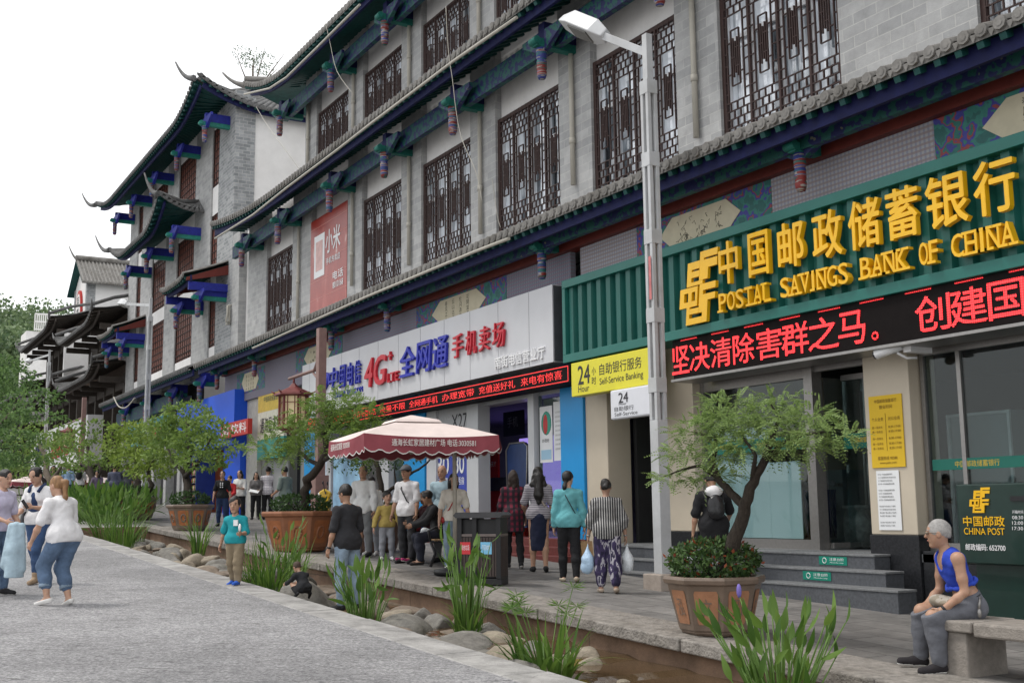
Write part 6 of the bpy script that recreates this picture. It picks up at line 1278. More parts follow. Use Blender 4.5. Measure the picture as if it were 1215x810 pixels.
def arrow_leaves(base, n, H, spread, LL, LW):
    VV, FF, b = [], [], 0; st = MB()
    for i in range(n):
        t0 = RNG.random() * 6.28; r0 = spread * .5 * math.sqrt(RNG.random()); p = np.array(base) + [r0 * math.cos(t0), r0 * math.sin(t0), -.05]; h = H * (.5 + .55 * RNG.random()); u = np.array([math.cos(t0), math.sin(t0), 0]); out_ = spread * (.3 + 1.0 * RNG.random()) * h / H
        top = p + u * out_ + [0, 0, h]; mid = p + u * out_ * .35 + [0, 0, h * .55]; st.tube([p, mid, top], [.011, .009, .005], 5)
        d = u * (.15 + .5 * RNG.random()) + np.array([0, 0, 1.0 - 1.0 * RNG.random() ** 2]) + RNG.normal(size=3) * .12; d /= np.linalg.norm(d); s = np.cross(d, u + RNG.normal(size=3) * .4); s /= np.linalg.norm(s); nn = np.cross(s, d); L_ = LL * (.7 + .5 * RNG.random()); K = 6; V = []
        for j in range(K + 1):
            q = j / K; w_ = LW * math.sin(min(1, q * 1.9 + .12) * 1.57) * (1 - q ** 2.2); c_ = top + d * L_ * q - nn * L_ * .22 * q * q; V += [c_ - s * w_ + nn * w_ * .3, c_, c_ + s * w_ + nn * w_ * .3]
        VV.append(np.array(V)); FF.append(np.array([(j * 3 + k_, j * 3 + k_ + 1, j * 3 + k_ + 4, j * 3 + k_ + 3) for j in range(K) for k_ in (0, 1)]) + b); b += len(V)
    return np.concatenate(VV), np.concatenate(FF), st
STEMG = M('green_stem', (.09, .17, .03), .5, .25, 9)
def wplant(kind, label, px, py, H, spread, n, extra=None, off=-.5, y=None):
    g = G(px, py, off); base = np.array([g[0], min(max(g[1], KY0 + .12), PY0 - .12), g[2]])
    if y is not None: q = on_y(px, py, y); base = np.array([q[0], y, gz(q[0]) + off])
    o = thing('water_plant', label, 'water plant', base, 0, 'clumps of water plants in the canal')
    if kind == 'blade': V, F = blades(base, n, H, spread, .015, .75); link('leaves', mesh_np('leaves', V - np.array(o.location), F, [LF_R], None, True), o)
    elif kind == 'arrow':
        V, F, st = arrow_leaves(base, n, H, spread, .23, .036); link('leaves', mesh_np('leaves', V - np.array(o.location), F, [LF_R], None, True), o); st.build('stem', STEMG, o)
    elif kind == 'bed':
        V, F, st = arrow_leaves(base, n, H, spread * 1.5, .36, .062); link('leaves', mesh_np('leaves', V - np.array(o.location), F, [LF_R], None, True), o); st.build('stem', STEMG, o)
    elif kind == 'papyrus':
        V, F = blades(base, n, H * .95, spread, .024, .9); st = MB(); VV, FF, b = [V], [F], len(V)
        for i in range(9):
            t0 = RNG.random() * 6.28; top = base + [spread * 1.3 * math.cos(t0), spread * 1.3 * math.sin(t0), H * (.7 + .45 * RNG.random())]; st.tube([base, base * .5 + top * .5 + [0, 0, .06], top], [.007, .006, .004], 5)
            m_ = 26; a_ = np.linspace(0, 6.28, m_); d = np.stack([np.cos(a_), np.sin(a_), RNG.uniform(-.45, .8, m_)], 1); d /= np.linalg.norm(d, axis=1, keepdims=True); Vk, Fk = kites(np.repeat(top[None], m_, 0), d, rnd_dir(m_), .15, .005); VV.append(Vk); FF.append(Fk + b); b += len(Vk)
        link('leaves', mesh_np('leaves', np.concatenate(VV) - np.array(o.location), np.concatenate(FF), [LF_R], None, True), o); st.build('stem', STEMG, o)
    if extra: extra(o, base)
def flower(o, base):
    p = on_y(877, 705, base[1]); MB().tube([base, (base + p) / 2, p], [.01, .009, .006], 5).build('flower_stem', STEMG, o); a = MB(); a.ball(p + [0, 0, .03], (.022, .022, .06)); a.build('flower', M('violet_flower', (.16, .12, .4), .6, .2), o)
wplant('arrow', 'broad leaved water plant with a small violet flower in front of the brown planter', 925, 806, .98, .38, 86, flower, -.45, 6.55)
wplant('papyrus', 'iris and papyrus clump arching over the water near the middle of the canal', 648, 780, .95, .26, 62, None, -.5, 6.0)
wplant('arrow', 'tall arrowhead clump against the canal wall in front of the litter bin', 552, 738, 1.3, .26, 44, None, -.5, 6.75)
wplant('blade', 'upright reeds at the foot of the arrowhead clump by the bin', 556, 740, .85, .14, 30, None, -.5, 6.7)
wplant('arrow', 'arrowhead clump in front of the man in the charcoal shirt', 433, 728, .92, .30, 50, None, -.5, 5.75)
wplant('blade', 'thick clump of reeds to the right of the boy in the teal shirt', 318, 690, 1.15, .36, 105, None, -.5, 6.0)
wplant('arrow', 'leafy stems among the reeds beside the boy in the teal shirt', 335, 680, 1.25, .35, 30, None, -.5, 6.3)
wplant('blade', 'narrow reed tuft below the orange planter', 352, 660, .9, .18, 40, None, -.4, 6.9)
wplant('blade', 'slim reed tuft below the planter with round medallions', 236, 648, 1.25, .14, 44, None, -.4, 6.9)
wplant('blade', 'bright reed clump standing alone on the rocks of the upper canal', 148, 644, 1.2, .45, 110, None, -.45, 6.2)
wplant('arrow', 'leafy clump at the left of the bright reed clump', 124, 640, 1.0, .4, 50, None, -.45, 5.95)
wplant('blade', 'short water grass at the right end of the pool', 1005, 812, .35, .2, 30, None, -.45, 6.9)
for i, (px, py, y, n) in enumerate(((92, 622, 6.6, 120), (112, 618, 6.9, 130), (130, 622, 6.9, 110), (105, 606, 7.4, 90), (84, 606, 6.4, 90))):
    wplant('bed', ('wide dark leafed bed plant nearest the street in the upper planting', 'tall leafy bed plant in the middle of the upper planting', 'leafy bed plant next to the smaller brown planter', 'rear leafy bed plant below the distant planter', 'far left leafy bed plant behind the woman in dungarees')[i], px, py, 1.2, .75, int(n * 1.5), None, -.35, y)
# ================================================================ rocks
def rock_mesh(seed, sub=3):
    import bmesh; bm = bmesh.new(); bmesh.ops.create_icosphere(bm, subdivisions=sub, radius=1); r_ = np.random.default_rng(seed); ks = r_.normal(size=(7, 3)) * 1.7; ph = r_.random(7) * 6.28; am = .17 / (1 + np.arange(7) * .35)
    cut = [(r_.normal(size=3), r_.uniform(.55, .85)) for _ in range(5)]; cut = [(c / np.linalg.norm(c), d) for c, d in cut]
    for v in bm.verts:
        p = np.array(v.co); f = 1 + sum(a * math.sin(np.dot(k_, p) + h) for a, k_, h in zip(am, ks, ph)); p = p * f
        for c, d in cut:
            e = np.dot(p, c) - d
            if e > 0: p = p - c * e * .8
        v.co = p
    for f in bm.faces: f.smooth = True
    me = bpy.data.meshes.new('rock'); bm.to_mesh(me); bm.free(); return me
RK = [M('river_stone_grey', (.20, .19, .172), .9, .4, 3.2, bump=.6, bscale=16, dirt=.5), M('river_stone_buff', (.29, .25, .195), .9, .35, 3.5, bump=.6, bscale=16, dirt=.45), M('river_stone_brown', (.2, .16, .125), .85, .35, 2, bump=.35, bscale=14, dirt=.3)]
RM = []
for s_ in range(9):
    me = rock_mesh(40 + s_); me.materials.append(RK[s_ % 3]); RM.append(me)
def rock(px, py, y, sx, sy, sz, k, label, off=-.45):
    q = on_y(px, py, y); o = bpy.data.objects.new('rock', RM[k % 9]); COL.objects.link(o); o.location = (q[0], y, gz(q[0]) + off); o.scale = (sx * .88, sy * .88, sz * .85); o.rotation_euler = (random.uniform(-.2, .2), random.uniform(-.2, .2), random.uniform(0, 6)); tag(o, label, 'rock', 'rocks lining the canal'); return o
BR_ = [(372, 704, 6.2, .55, .45, .36, 0, 'big grey boulder behind the squatting toddler'), (352, 690, 6.7, .4, .3, .22, 4, 'flat boulder behind the toddler against the wall'), (478, 748, 6.1, .5, .42, .34, 3, 'rounded grey boulder left of the tall arrowhead clump'), (540, 770, 6.1, .55, .4, .25, 6, 'broad low boulder in front of the tall arrowhead clump'), (470, 722, 6.6, .32, .28, .22, 1, 'buff stone between the leafy clump and the wall'), (604, 776, 6.0, .42, .36, .30, 7, 'large pale boulder left of the iris clump'), (628, 790, 5.8, .34, .3, .26, 0, 'grey boulder at the kerb beside the iris clump'), (660, 762, 6.6, .26, .2, .14, 4, 'small buff stone at the waterline behind the iris clump'), (575, 745, 6.9, .3, .2, .2, 3, 'dark stone under the canal wall right of the bin'), (500, 735, 6.85, .36, .25, .22, 6, 'stone tucked under the pavement edge below the bench'),
      (430, 712, 6.8, .34, .26, .24, 0, 'stone under the wall behind the leafy clump'), (415, 735, 5.7, .3, .22, .2, 4, 'brown stone at the kerb behind the leafy clump'), (262, 662, 6.5, .38, .3, .26, 3, 'boulder in the upper canal right of the boy'), (250, 650, 6.9, .35, .25, .24, 1, 'stone below the wall behind the boy'), (205, 652, 6.5, .55, .35, .2, 0, 'long flat grey boulder in the upper canal'), (185, 648, 6.9, .4, .3, .2, 6, 'grey boulder next to the long flat one'), (178, 632, 7.0, .45, .35, .24, 3, 'boulder under the far end wall of the canal'), (240, 668, 6.0, .4, .26, .2, 4, 'buff stone by the kerb left of the boy'), (222, 662, 6.1, .32, .24, .18, 7, 'pale stone in the upper canal by the kerb'), (700, 770, 6.9, .2, .15, .12, 4, 'small stone right of the iris clump under the wall'), (735, 776, 6.6, .2, .14, .09, 1, 'flat buff stone lying in the pool'), (752, 790, 6.3, .16, .12, .07, 7, 'smaller flat stone lying in the pool'), (788, 792, 6.6, .24, .16, .09, 4, 'broad flat stone in the pool toward the flower clump'), (800, 802, 6.4, .18, .13, .07, 1, 'thin flat stone in front of the broad one in the pool'), (720, 793, 6.1, .13, .1, .07, 4, 'tiny buff stone in the near pool'), (815, 800, 6.7, .14, .1, .08, 7, 'tiny pale stone farthest right in the pool')]
for a in BR_: rock(*a, off=-.36 if a[3] > .26 else -.37)
for i in range(110):                                    # smaller cobbles scattered through the bed
    xx = random.uniform(-31, -10.6); s_ = random.uniform(.1, .26); y = random.uniform(KY0 + .18, PY0 - .12); o = bpy.data.objects.new('rock', RM[i % 9]); COL.objects.link(o); o.location = (xx, y, gz(xx) - .38 + random.uniform(-.03, .05)); o.scale = (s_ * random.uniform(1, 1.5), s_, s_ * random.uniform(.5, .8)); o.rotation_euler = (0, 0, random.uniform(0, 6)); tag(o, 'small cobble among the many lining the canal bed', 'rock', 'small cobbles in the canal bed')
# ================================================================ hill with woods
mb = MB(); nx, ny = 40, 16; V = []
def hill_z(x, y): d = (-x - 190) / 130; return 8 + 56 * max(0, min(1, d)) ** .8 * (1 - .3 * abs((y - 20) / 240)) + 5 * math.sin(x * .03 + 2) * math.sin(y * .04) - 9
for i in range(nx + 1):
    for j in range(ny + 1): x = -150 - 250 * i / nx; y = -160 + 400 * j / ny; V.append((x, y, hill_z(x, y) if i else -9))
mb.add(V, [(i * (ny + 1) + j, i * (ny + 1) + j + 1, (i + 1) * (ny + 1) + j + 1, (i + 1) * (ny + 1) + j) for i in range(nx) for j in range(ny)], 0, True)
S(mb.build('hill', M('hill_undergrowth', (.05, .085, .03), .9, .3, .3)))
VV, FF, b = [], [], 0
for i in range(2300):
    x = RNG.uniform(-330, -165); y = RNG.uniform(-30, 120); z = hill_z(x, y); r_ = RNG.uniform(1.4, 4.2) if RNG.random() < .93 else RNG.uniform(4, 6.5); n = int(30 + r_ * r_ * 9)
    v = rnd_dir(n, .3); p = np.array([x, y, z + r_ * .6]) + v * np.array([r_, r_, r_ * RNG.uniform(.8, 1.5)]) * (.6 + .5 * RNG.random(n))[:, None]; Vk, Fk = kites(p, rnd_dir(n), rnd_dir(n, 1), .95 * RNG.uniform(.7, 1.4, n), .36 * RNG.uniform(.7, 1.3, n)); VV.append(Vk); FF.append(Fk + b); b += len(Vk)
o = link('woods', mesh_np('woods', np.concatenate(VV), np.concatenate(FF), [leaf_mat('hill_woods_leaf', (.07, .12, .06), (.19, .26, .12))], None, False)); tag(o, 'green wooded hillside behind the old houses at the left', 'woods', kind='stuff')
# white railing on the hillside
p = on_x(42, 372, -170); q = on_x(68, 392, -170); a = MB()
for k in range(12): y = p[1] + (q[1] - p[1]) * k / 11; a.box(-170.2, -170, y - .07, y + .07, q[2] - .2, p[2])
for z in (p[2], (p[2] + q[2]) / 2, q[2]): a.box(-170.3, -169.95, p[1], q[1], z - .1, z + .1)
c = ((-170), (p[1] + q[1]) / 2, q[2]); o = a.build('roof_railing', WHITE, None, loc=c); tag(o, 'white slatted railing standing out against the green hillside', 'railing')
a = MB(); a.box(-176, -170.4, p[1] - 1, q[1] + 6, 3, q[2] - .25); o = a.build('house', OFFW, None, loc=(-173, p[1], 3)); tag(o, 'pale flat roofed house below the white railing on the hill', 'building')
# ================================================================ people (one continuous body each, clothes and hair as children)
def snets(D, org, h):
    ins = D < 0; nx, ny, nz = D.shape; acc = np.zeros((nx - 1, ny - 1, nz - 1, 3), np.float32); cnt = np.zeros((nx - 1, ny - 1, nz - 1), np.float32); quads = []
    for ax in range(3):
        s0 = [slice(None)] * 3; s1 = [slice(None)] * 3; s0[ax] = slice(0, -1); s1[ax] = slice(1, None); a = D[tuple(s0)]; b = D[tuple(s1)]; cr = ins[tuple(s0)] != ins[tuple(s1)]; I = np.argwhere(cr)
        if not len(I): continue
        da = a[cr]; db = b[cr]; t = da / (da - db); P_ = I.astype(np.float32); P_[:, ax] += t; o1, o2 = [(1, 2), (2, 0), (0, 1)][ax]; cells = []
        for d1, d2 in ((-1, -1), (0, -1), (0, 0), (-1, 0)):
            J = I.copy(); J[:, o1] += d1; J[:, o2] += d2; ok = (J >= 0).all(1) & (J[:, 0] < nx - 1) & (J[:, 1] < ny - 1) & (J[:, 2] < nz - 1); Jk = J[ok]; np.add.at(acc, (Jk[:, 0], Jk[:, 1], Jk[:, 2]), P_[ok]); np.add.at(cnt, (Jk[:, 0], Jk[:, 1], Jk[:, 2]), 1); cells.append((J, ok))
        allok = cells[0][1] & cells[1][1] & cells[2][1] & cells[3][1]; Q = np.stack([c[0][allok] for c in cells], 1); fl_ = (da > 0)[allok]; Q[fl_] = Q[fl_][:, ::-1]; quads.append(Q)
    m_ = cnt > 0; idx = np.full(cnt.shape, -1, np.int64); idx[m_] = np.arange(m_.sum()); V = acc[m_] / cnt[m_][:, None] * h + np.array(org, np.float32)
    if not quads: return np.zeros((0, 3)), np.zeros((0, 4), int)
    Q = np.concatenate(quads); return V, idx[Q[..., 0], Q[..., 1], Q[..., 2]]
def cone(a, b, ra, rb, k=.02): return ('c', np.array(a, float), np.array(b, float), ra, rb, k)
def ell(c, r, B=None, k=.02): return ('e', np.array(c, float), np.array(r, float), np.eye(3) if B is None else B, 0, k)
def sdf_mesh(prims, h, cuts=(), infl=0.0, subs=(), fold=0.0):
    lo = np.full(3, 1e9); hi = -lo.copy()
    for p in prims:
        if p[0] == 'c': m_ = max(p[3], p[4]); lo = np.minimum(lo, np.minimum(p[1], p[2]) - m_); hi = np.maximum(hi, np.maximum(p[1], p[2]) + m_)
        else: m_ = p[2].max(); lo = np.minimum(lo, p[1] - m_); hi = np.maximum(hi, p[1] + m_)
    lo -= infl + 3 * h; hi += infl + 3 * h; n = np.ceil((hi - lo) / h).astype(int) + 1; D = np.full(n, 9.0, np.float32); ax = [lo[i] + h * np.arange(n[i]) for i in range(3)]
    def ev(p, X):
        if p[0] == 'c':
            ba = p[2] - p[1]; L2 = ba @ ba + 1e-12; q = X - p[1].astype(np.float32); t = np.clip((q @ ba.astype(np.float32)) / L2, 0, 1); return np.sqrt(((q - t[..., None] * ba.astype(np.float32)) ** 2).sum(-1)) - (p[3] + (p[4] - p[3]) * t)
        q = (X - p[1].astype(np.float32)) @ p[3].T.astype(np.float32); k0 = np.sqrt(((q / p[2].astype(np.float32)) ** 2).sum(-1)); k1 = np.sqrt(((q / (p[2] ** 2).astype(np.float32)) ** 2).sum(-1)); return k0 * (k0 - 1) / np.maximum(k1, 1e-6)
    for p in prims:
        m_ = (max(p[3], p[4]) if p[0] == 'c' else p[2].max()) + infl + p[5] + 2.5 * h
        a, b = (np.minimum(p[1], p[2]) - m_, np.maximum(p[1], p[2]) + m_) if p[0] == 'c' else (p[1] - m_, p[1] + m_)
        i0 = np.clip(((a - lo) / h).astype(int), 0, n - 1); i1 = np.clip(((b - lo) / h).astype(int) + 2, 1, n); sl = tuple(slice(i0[i], i1[i]) for i in range(3)); X = np.stack(np.meshgrid(*[ax[i][sl[i]] for i in range(3)], indexing='ij'), -1).astype(np.float32)
        d = ev(p, X) - infl; c = D[sl]; k = p[5]; hh = np.maximum(k - np.abs(d - c), 0) / k; D[sl] = np.minimum(d, c) - hh * hh * k * .25
    if len(cuts) or len(subs) or fold:
        X = np.stack(np.meshgrid(*ax, indexing='ij'), -1).astype(np.float32)
        if fold:                                              # cloth folds
            s_ = RNG.random(6) * 6; u_, v_, w_ = X[..., 0], X[..., 1], X[..., 2]
            D = D + fold * (np.sin(u_ * 31 + w_ * 24 + 2 * np.sin(v_ * 17 + s_[0]) + s_[1]) + np.sin(v_ * 36 - w_ * 19 + 2 * np.sin(u_ * 15 + w_ * 9 + s_[2]) + s_[3]) + .7 * np.sin(w_ * 58 + 14 * v_ + 2.5 * np.sin(u_ * 21 + v_ * 12 + s_[4])))
        for pt, nm in cuts: D = np.maximum(D, ((X - np.array(pt, np.float32)) @ np.array(nm, np.float32)))     # keeps the side against the normal
        for p in subs: D = np.maximum(D, -ev(p, X))
    return snets(D, lo, h)
SKINM = {}
def skin(c):
    k = 'skin_%d' % int(c[0] * 1000)
    if k not in MATS: 
        m_ = M(k, c, .5, .08, 25); m_.node_tree.nodes['Principled BSDF'].inputs['Subsurface Weight'].default_value = .08
    return MATS[k]
def cloth(name, c, var=.12): return MATS.get(name) or M(name, c, .9, var, 7, bump=.55, bscale=16, dirt=.12)
HAIRM = M('black_hair', (.014, .012, .011), .42, .5, 50, bump=.5, bscale=60, stretch=(1, 1, .15)); GREYH = M('grey_hair', (.3, .29, .28), .7, .3, 40); BROWNH = M('light_brown_hair', (.24, .13, .06), .5, .4, 40, stretch=(1, 1, .2))
EYEW = M('eye_dark', (.02, .015, .012), .2, 0); LIPM = M('lips', (.32, .11, .09), .5, 0)
def adir(fwd, outw, side):
    f, o = rad(fwd), rad(outw); return np.array([math.sin(f) * math.cos(o), side * math.sin(o), -math.cos(f) * math.cos(o)])
def person(label, loc, face, H=1.65, g=1.0, top=None, bottom=None, shoes=None, hair='short', hairm=None, skinc=(.42, .25, .17), pose='stand', lean=0, head=(0, 0), arms=((5, 10, 12, 5), (5, 10, 12, 5)), legs=None, vox=.014, child=False, fem=False, group=None, extra=None, seat=None, hatm=None):
    """face: heading of the body in degrees; arms: (upper fwd, upper out, fore fwd, fore out) left then right; legs: (thigh fwd, shin fwd, out)"""
    h = H; legs = legs or {'stand': ((3, -3, 3), (-1, -4, 3)), 'walk': ((20, 2, 2), (-12, -32, 2)), 'sit': ((84, -2, 6), (82, -8, 6)), 'squat': ((110, -50, 14), (108, -48, 14))}[pose]
    hs = 1.0 if not child else 1.28
    tl, sl_, arm_u, arm_f = (.245, .245, .172, .145) if not child else (.22, .22, .16, .135)
    td = np.array([math.sin(rad(lean)), 0, math.cos(rad(lean))]); ts = np.array([math.cos(rad(lean)), 0, -math.sin(rad(lean))]); B = np.stack([ts, [0, 1, 0], td]); Y_ = np.array([0, 1., 0])
    J = {}; P_ = np.zeros(3); low = 1e9
    for i, s in enumerate((1, -1)):
        a, b, o_ = legs[i]; hip = P_ + Y_ * s * .052 * h * g - td * .015 * h; kn = hip + adir(a, o_, s) * tl * h; an = kn + adir(b, o_ * .4, s) * sl_ * h; J['hip', s], J['kn', s], J['an', s] = hip, kn, an; low = min(low, an[2])
    z0 = -low + .042 * h
    if seat is not None: z0 = seat + .062 * h * g
    sh = np.array([0, 0, z0]); P_ = P_ + sh
    for k in list(J): J[k] = J[k] + sh
    tors = (.295 if not child else .27) * h; N_ = P_ + td * tors; ch = P_ + td * tors * .72; wa = P_ + td * tors * .32
    hy, hp = head; hd0 = np.array([math.sin(rad(lean * .55 + hp)), 0, math.cos(rad(lean * .55 + hp))]); HC = N_ + hd0 * .105 * h * hs + ts * .012 * h
    cy_, sy_ = math.cos(rad(hy)), math.sin(rad(hy)); hf = np.array([cy_, sy_, 0]) * math.cos(rad(hp)) + np.array([0, 0, -math.sin(rad(hp))]); hu = np.array([0, 0, 1.0]) - hf * hf[2]; hu /= np.linalg.norm(hu); hl = np.cross(hu, hf); HB = np.stack([hf, hl, hu])
    def hp_(f, l, u): return HC + (hf * f + hl * l + hu * u) * h * hs
    for i, s in enumerate((1, -1)):
        sp = N_ + Y_ * s * (.098 if fem else .108) * h * (1 + (g - 1) * .5) - td * .03 * h; a, b, c, d = arms[i]; el = sp + adir(a, b, s) * arm_u * h; wr = el + adir(c, d, s) * arm_f * h; J['sp', s], J['el', s], J['wr', s], J['hd', s] = sp, el, wr, adir(c, d, s)
    q = g
    torso = [ell(P_ + td * .01 * h, (.062 * h * q, .086 * h * q * (1.06 if fem else 1), .075 * h), B, .05 * h), ell(wa, (.055 * h * q, .072 * h * q * (.95 if fem else 1.03), .085 * h), B, .05 * h), ell(ch + ts * .004 * h, (.062 * h * (.5 + .5 * q), .088 * h * (.6 + .4 * q), .10 * h), B, .04 * h), cone(J['sp', 1] - td * .004 * h, J['sp', -1] - td * .004 * h, .030 * h, .030 * h, .045 * h)]
    if fem: torso += [ell(ch + ts * .042 * h + Y_ * s * .04 * h - td * .01 * h, (.036 * h, .038 * h, .042 * h), B, .03 * h) for s in (1, -1)]
    neck = [cone(N_ - td * .02 * h, HC - hu * .02 * h, .031 * h, .027 * h * hs ** .5, .02 * h)]
    headp = [ell(HC + hu * .012 * h * hs, (.058 * h * hs, .047 * h * hs, .060 * h * hs), HB, .012 * h), ell(hp_(.014, 0, -.030), np.array((.040, .037, .042)) * h * hs, HB, .02 * h), cone(hp_(.056, 0, .008), hp_(.066, 0, -.014), .004 * h * hs, .0085 * h * hs, .008 * h), cone(hp_(.05, -.012, -.036), hp_(.05, .012, -.036), .005 * h * hs, .005 * h * hs, .006 * h), cone(hp_(.053, -.02, .014), hp_(.053, .02, .014), .005 * h * hs, .005 * h * hs, .008 * h), ell(hp_(.036, 0, -.062), np.array((.016, .018, .013)) * h * hs, HB, .015 * h)] + [ell(hp_(-.004, s * .047, -.004), np.array((.012, .006, .019)) * h * hs, HB, .005 * h) for s in (1, -1)]
    limb = []
    for s in (1, -1):
        sp, el, wr = J['sp', s], J['el', s], J['wr', s]; f_ = .55 + .45 * q; m1 = el * .65 + wr * .35
        limb += [cone(sp, sp * .4 + el * .6, .031 * h * f_, .026 * h * f_, .02 * h), cone(sp * .4 + el * .6, el, .026 * h * f_, .021 * h, .015 * h), cone(el, m1, .0215 * h, .0225 * h * f_, .012 * h), cone(m1, wr, .0225 * h * f_, .0145 * h, .012 * h)]
        hip, kn, an = J['hip', s], J['kn', s], J['an', s]; m2 = kn * .68 + an * .32 - np.array([.008 * h, 0, 0])
        limb += [cone(hip, kn, .053 * h * q, .034 * h * (.5 + .5 * q), .03 * h), cone(kn, m2, .033 * h * (.5 + .5 * q), .0335 * h * (.5 + .5 * q), .02 * h), cone(m2, an, .0335 * h * (.5 + .5 * q), .02 * h, .02 * h)]
    feet = []
    for s in (1, -1):
        kn, an = J['kn', s], J['an', s]; shd = an - kn; shd /= np.linalg.norm(shd); fd = np.array([1, s * .12, 0.]); fd = fd - shd * (fd @ shd) * .85; fd /= np.linalg.norm(fd)
        if fd[2] < -.75: fd = np.array([.66, 0, -.75])
        J['fd', s] = fd; hl_ = an + shd * .016 * h - fd * .022 * h; J['heel', s] = hl_; feet += [cone(an, an + shd * .012 * h + fd * .03 * h, .02 * h, .018 * h, .01 * h), cone(hl_, an + shd * .022 * h + fd * .095 * h, .019 * h, .0145 * h, .012 * h)]
    VV, FF, MI, b = [], [], [], 0
    def put(V, F, mi):
        nonlocal b
        if len(V): VV.append(V); FF.append(F + b); MI.append(np.full(len(F), mi)); b += len(V)
    put(*sdf_mesh(torso + neck + limb + feet, vox * 1.15), 0)
    hv = min(vox * .62, .0105); put(*sdf_mesh(headp + [cone(N_ + (HC - N_) * .25, HC - hu * .02 * h, .0275 * h, .027 * h * hs ** .5, .02 * h)], hv), 0)
    for s in (1, -1):                                                     # hands: palm, four unequal curled fingers and a thumb
        wr, d = J['wr', s], J['hd', s]; side = np.cross(d, Y_ * s); side = side / (np.linalg.norm(side) + 1e-6) if np.linalg.norm(side) > .2 else ts; side = side if side @ ts > -.3 else -side; pn = np.cross(d, side); pn = pn / np.linalg.norm(pn); inn = pn if (pn @ (Y_ * -s)) > 0 else -pn
        hw = .92 * h * (1.1 if child else 1); pr = [cone(wr, wr + d * .012 * hw, .0145 * h, .0135 * h, .008), ell(wr + d * .034 * hw, np.array((.026, .0235, .0105)) * hw, np.stack([d, side, inn]), .008 * h)]
        for j, (o_, ln) in enumerate(((.0165, .040), (.0058, .046), (-.0052, .043), (-.0155, .034))):
            k0 = wr + d * .052 * hw + side * o_ * hw; k1 = k0 + (d * .9 + inn * .35) * ln * .5 * hw; k2 = k1 + (d * .55 + inn * .8) * ln * .5 * hw; pr += [cone(k0, k1, .0056 * hw, .005 * hw, .003), cone(k1, k2, .005 * hw, .0042 * hw, .003)]
        t0 = wr + d * .02 * hw + side * .018 * hw; t1 = t0 + (d * .6 + side * .6 + inn * .35) * .026 * hw; pr += [cone(t0, t1, .0075 * hw, .006 * hw, .005), cone(t1, t1 + (d * .85 + inn * .4) * .022 * hw, .006 * hw, .005 * hw, .003)]
        put(*sdf_mesh(pr, max(.0042, vox * .36)), 0)
    V = np.concatenate(VV); F = np.concatenate(FF); mi = np.concatenate(MI)
    fm = MB()
    for s in (1, -1): fm.ball(hp_(.0505, s * .0195, .006), np.array((.0065, .0085, .0048)) * h * hs, 1, 8, 6); fm.tube([hp_(.0555, s * .010, .018), hp_(.0545, s * .021, .021), hp_(.047, s * .031, .017)], .0026 * h * hs, 5, 2)
    fm.tube([hp_(.0535, -.017, -.0355), hp_(.0575, 0, -.0345), hp_(.0535, .017, -.0355)], [.002 * h, .0048 * h, .002 * h], 6, 3)
    nv = len(V); allF = [tuple(f) for f in F] + [tuple(nv + i for i in f) for f in fm.f]; V = np.concatenate([V, np.array(fm.v)]); mi = list(mi) + fm.m
    hm = hairm or HAIRM
    o = link('person', mesh_np('person', V, allF, [skin(skinc), EYEW, hm, LIPM], mi, True)); tag(o, label, 'person', group)
    def kid(name, prims, mat, infl=0.0, cuts=(), subs=(), v=None, fold=0.0):
        Vk, Fk = sdf_mesh(prims, v or vox, cuts, infl, subs, fold)
        if len(Vk): return link(name, mesh_np(name, Vk, Fk, [mat], None, True), o)
    if top:
        sl = top.get('sleeve', .5); pr = list(torso); hem = top.get('hem', .03); pr += [ell(P_ - td * .03 * h + ts * .0, (.068 * h * q, .098 * h * q, .05 * h + hem * h), B, .04 * h)] if hem > 0 else []
        if hem > 0: pr += [cone(J['hip', 1] + td * .035 * h, J['hip', -1] + td * .035 * h, .060 * h * q, .060 * h * q, .05 * h)]
        if top.get('long'): pr += [cone(P_, P_ - np.array([0, 0, hem * h]), .095 * h * q, .10 * h * q, .05 * h)]
        for s in (1, -1):
            sp, el, wr = J['sp', s], J['el', s], J['wr', s]; loose = top.get('loose', 1.0)
            if sl > 0:
                e1 = sp + (el - sp) * min(1, sl * 2) if sl <= .5 else el; pr += [cone(sp - td * .006 * h, e1, .030 * h * (.5 + .5 * q), .0275 * h * loose * (.5 + .5 * q), .02 * h)]
                if sl > .5: pr += [cone(el, el + (wr - el) * min(1, sl * 2 - 1), .029 * h * loose * (.6 + .4 * q), .0215 * h * loose, .015 * h)]
        cuts = [(P_ - td * hem * h, -td)]; subs = [cone(N_ + td * (.012 + top.get('neck', 0)) * h + ts * .012 * h, N_ + td * .12 * h + ts * .03 * h, .036 * h, .07 * h, .01)]
        if sl == 0:
            for s in (1, -1): subs.append(cone(J['sp', s] + Y_ * s * .028 * h + td * .03 * h, J['sp', s] + Y_ * s * .03 * h - td * .055 * h, .05 * h, .05 * h, .01))
            subs.append(ell(N_ + ts * .06 * h - td * .0 * h, (.06 * h, .042 * h, .075 * h), B))
        kid('shirt', pr, top['m'], .0095 if sl else .014, cuts, subs, None, .0026)
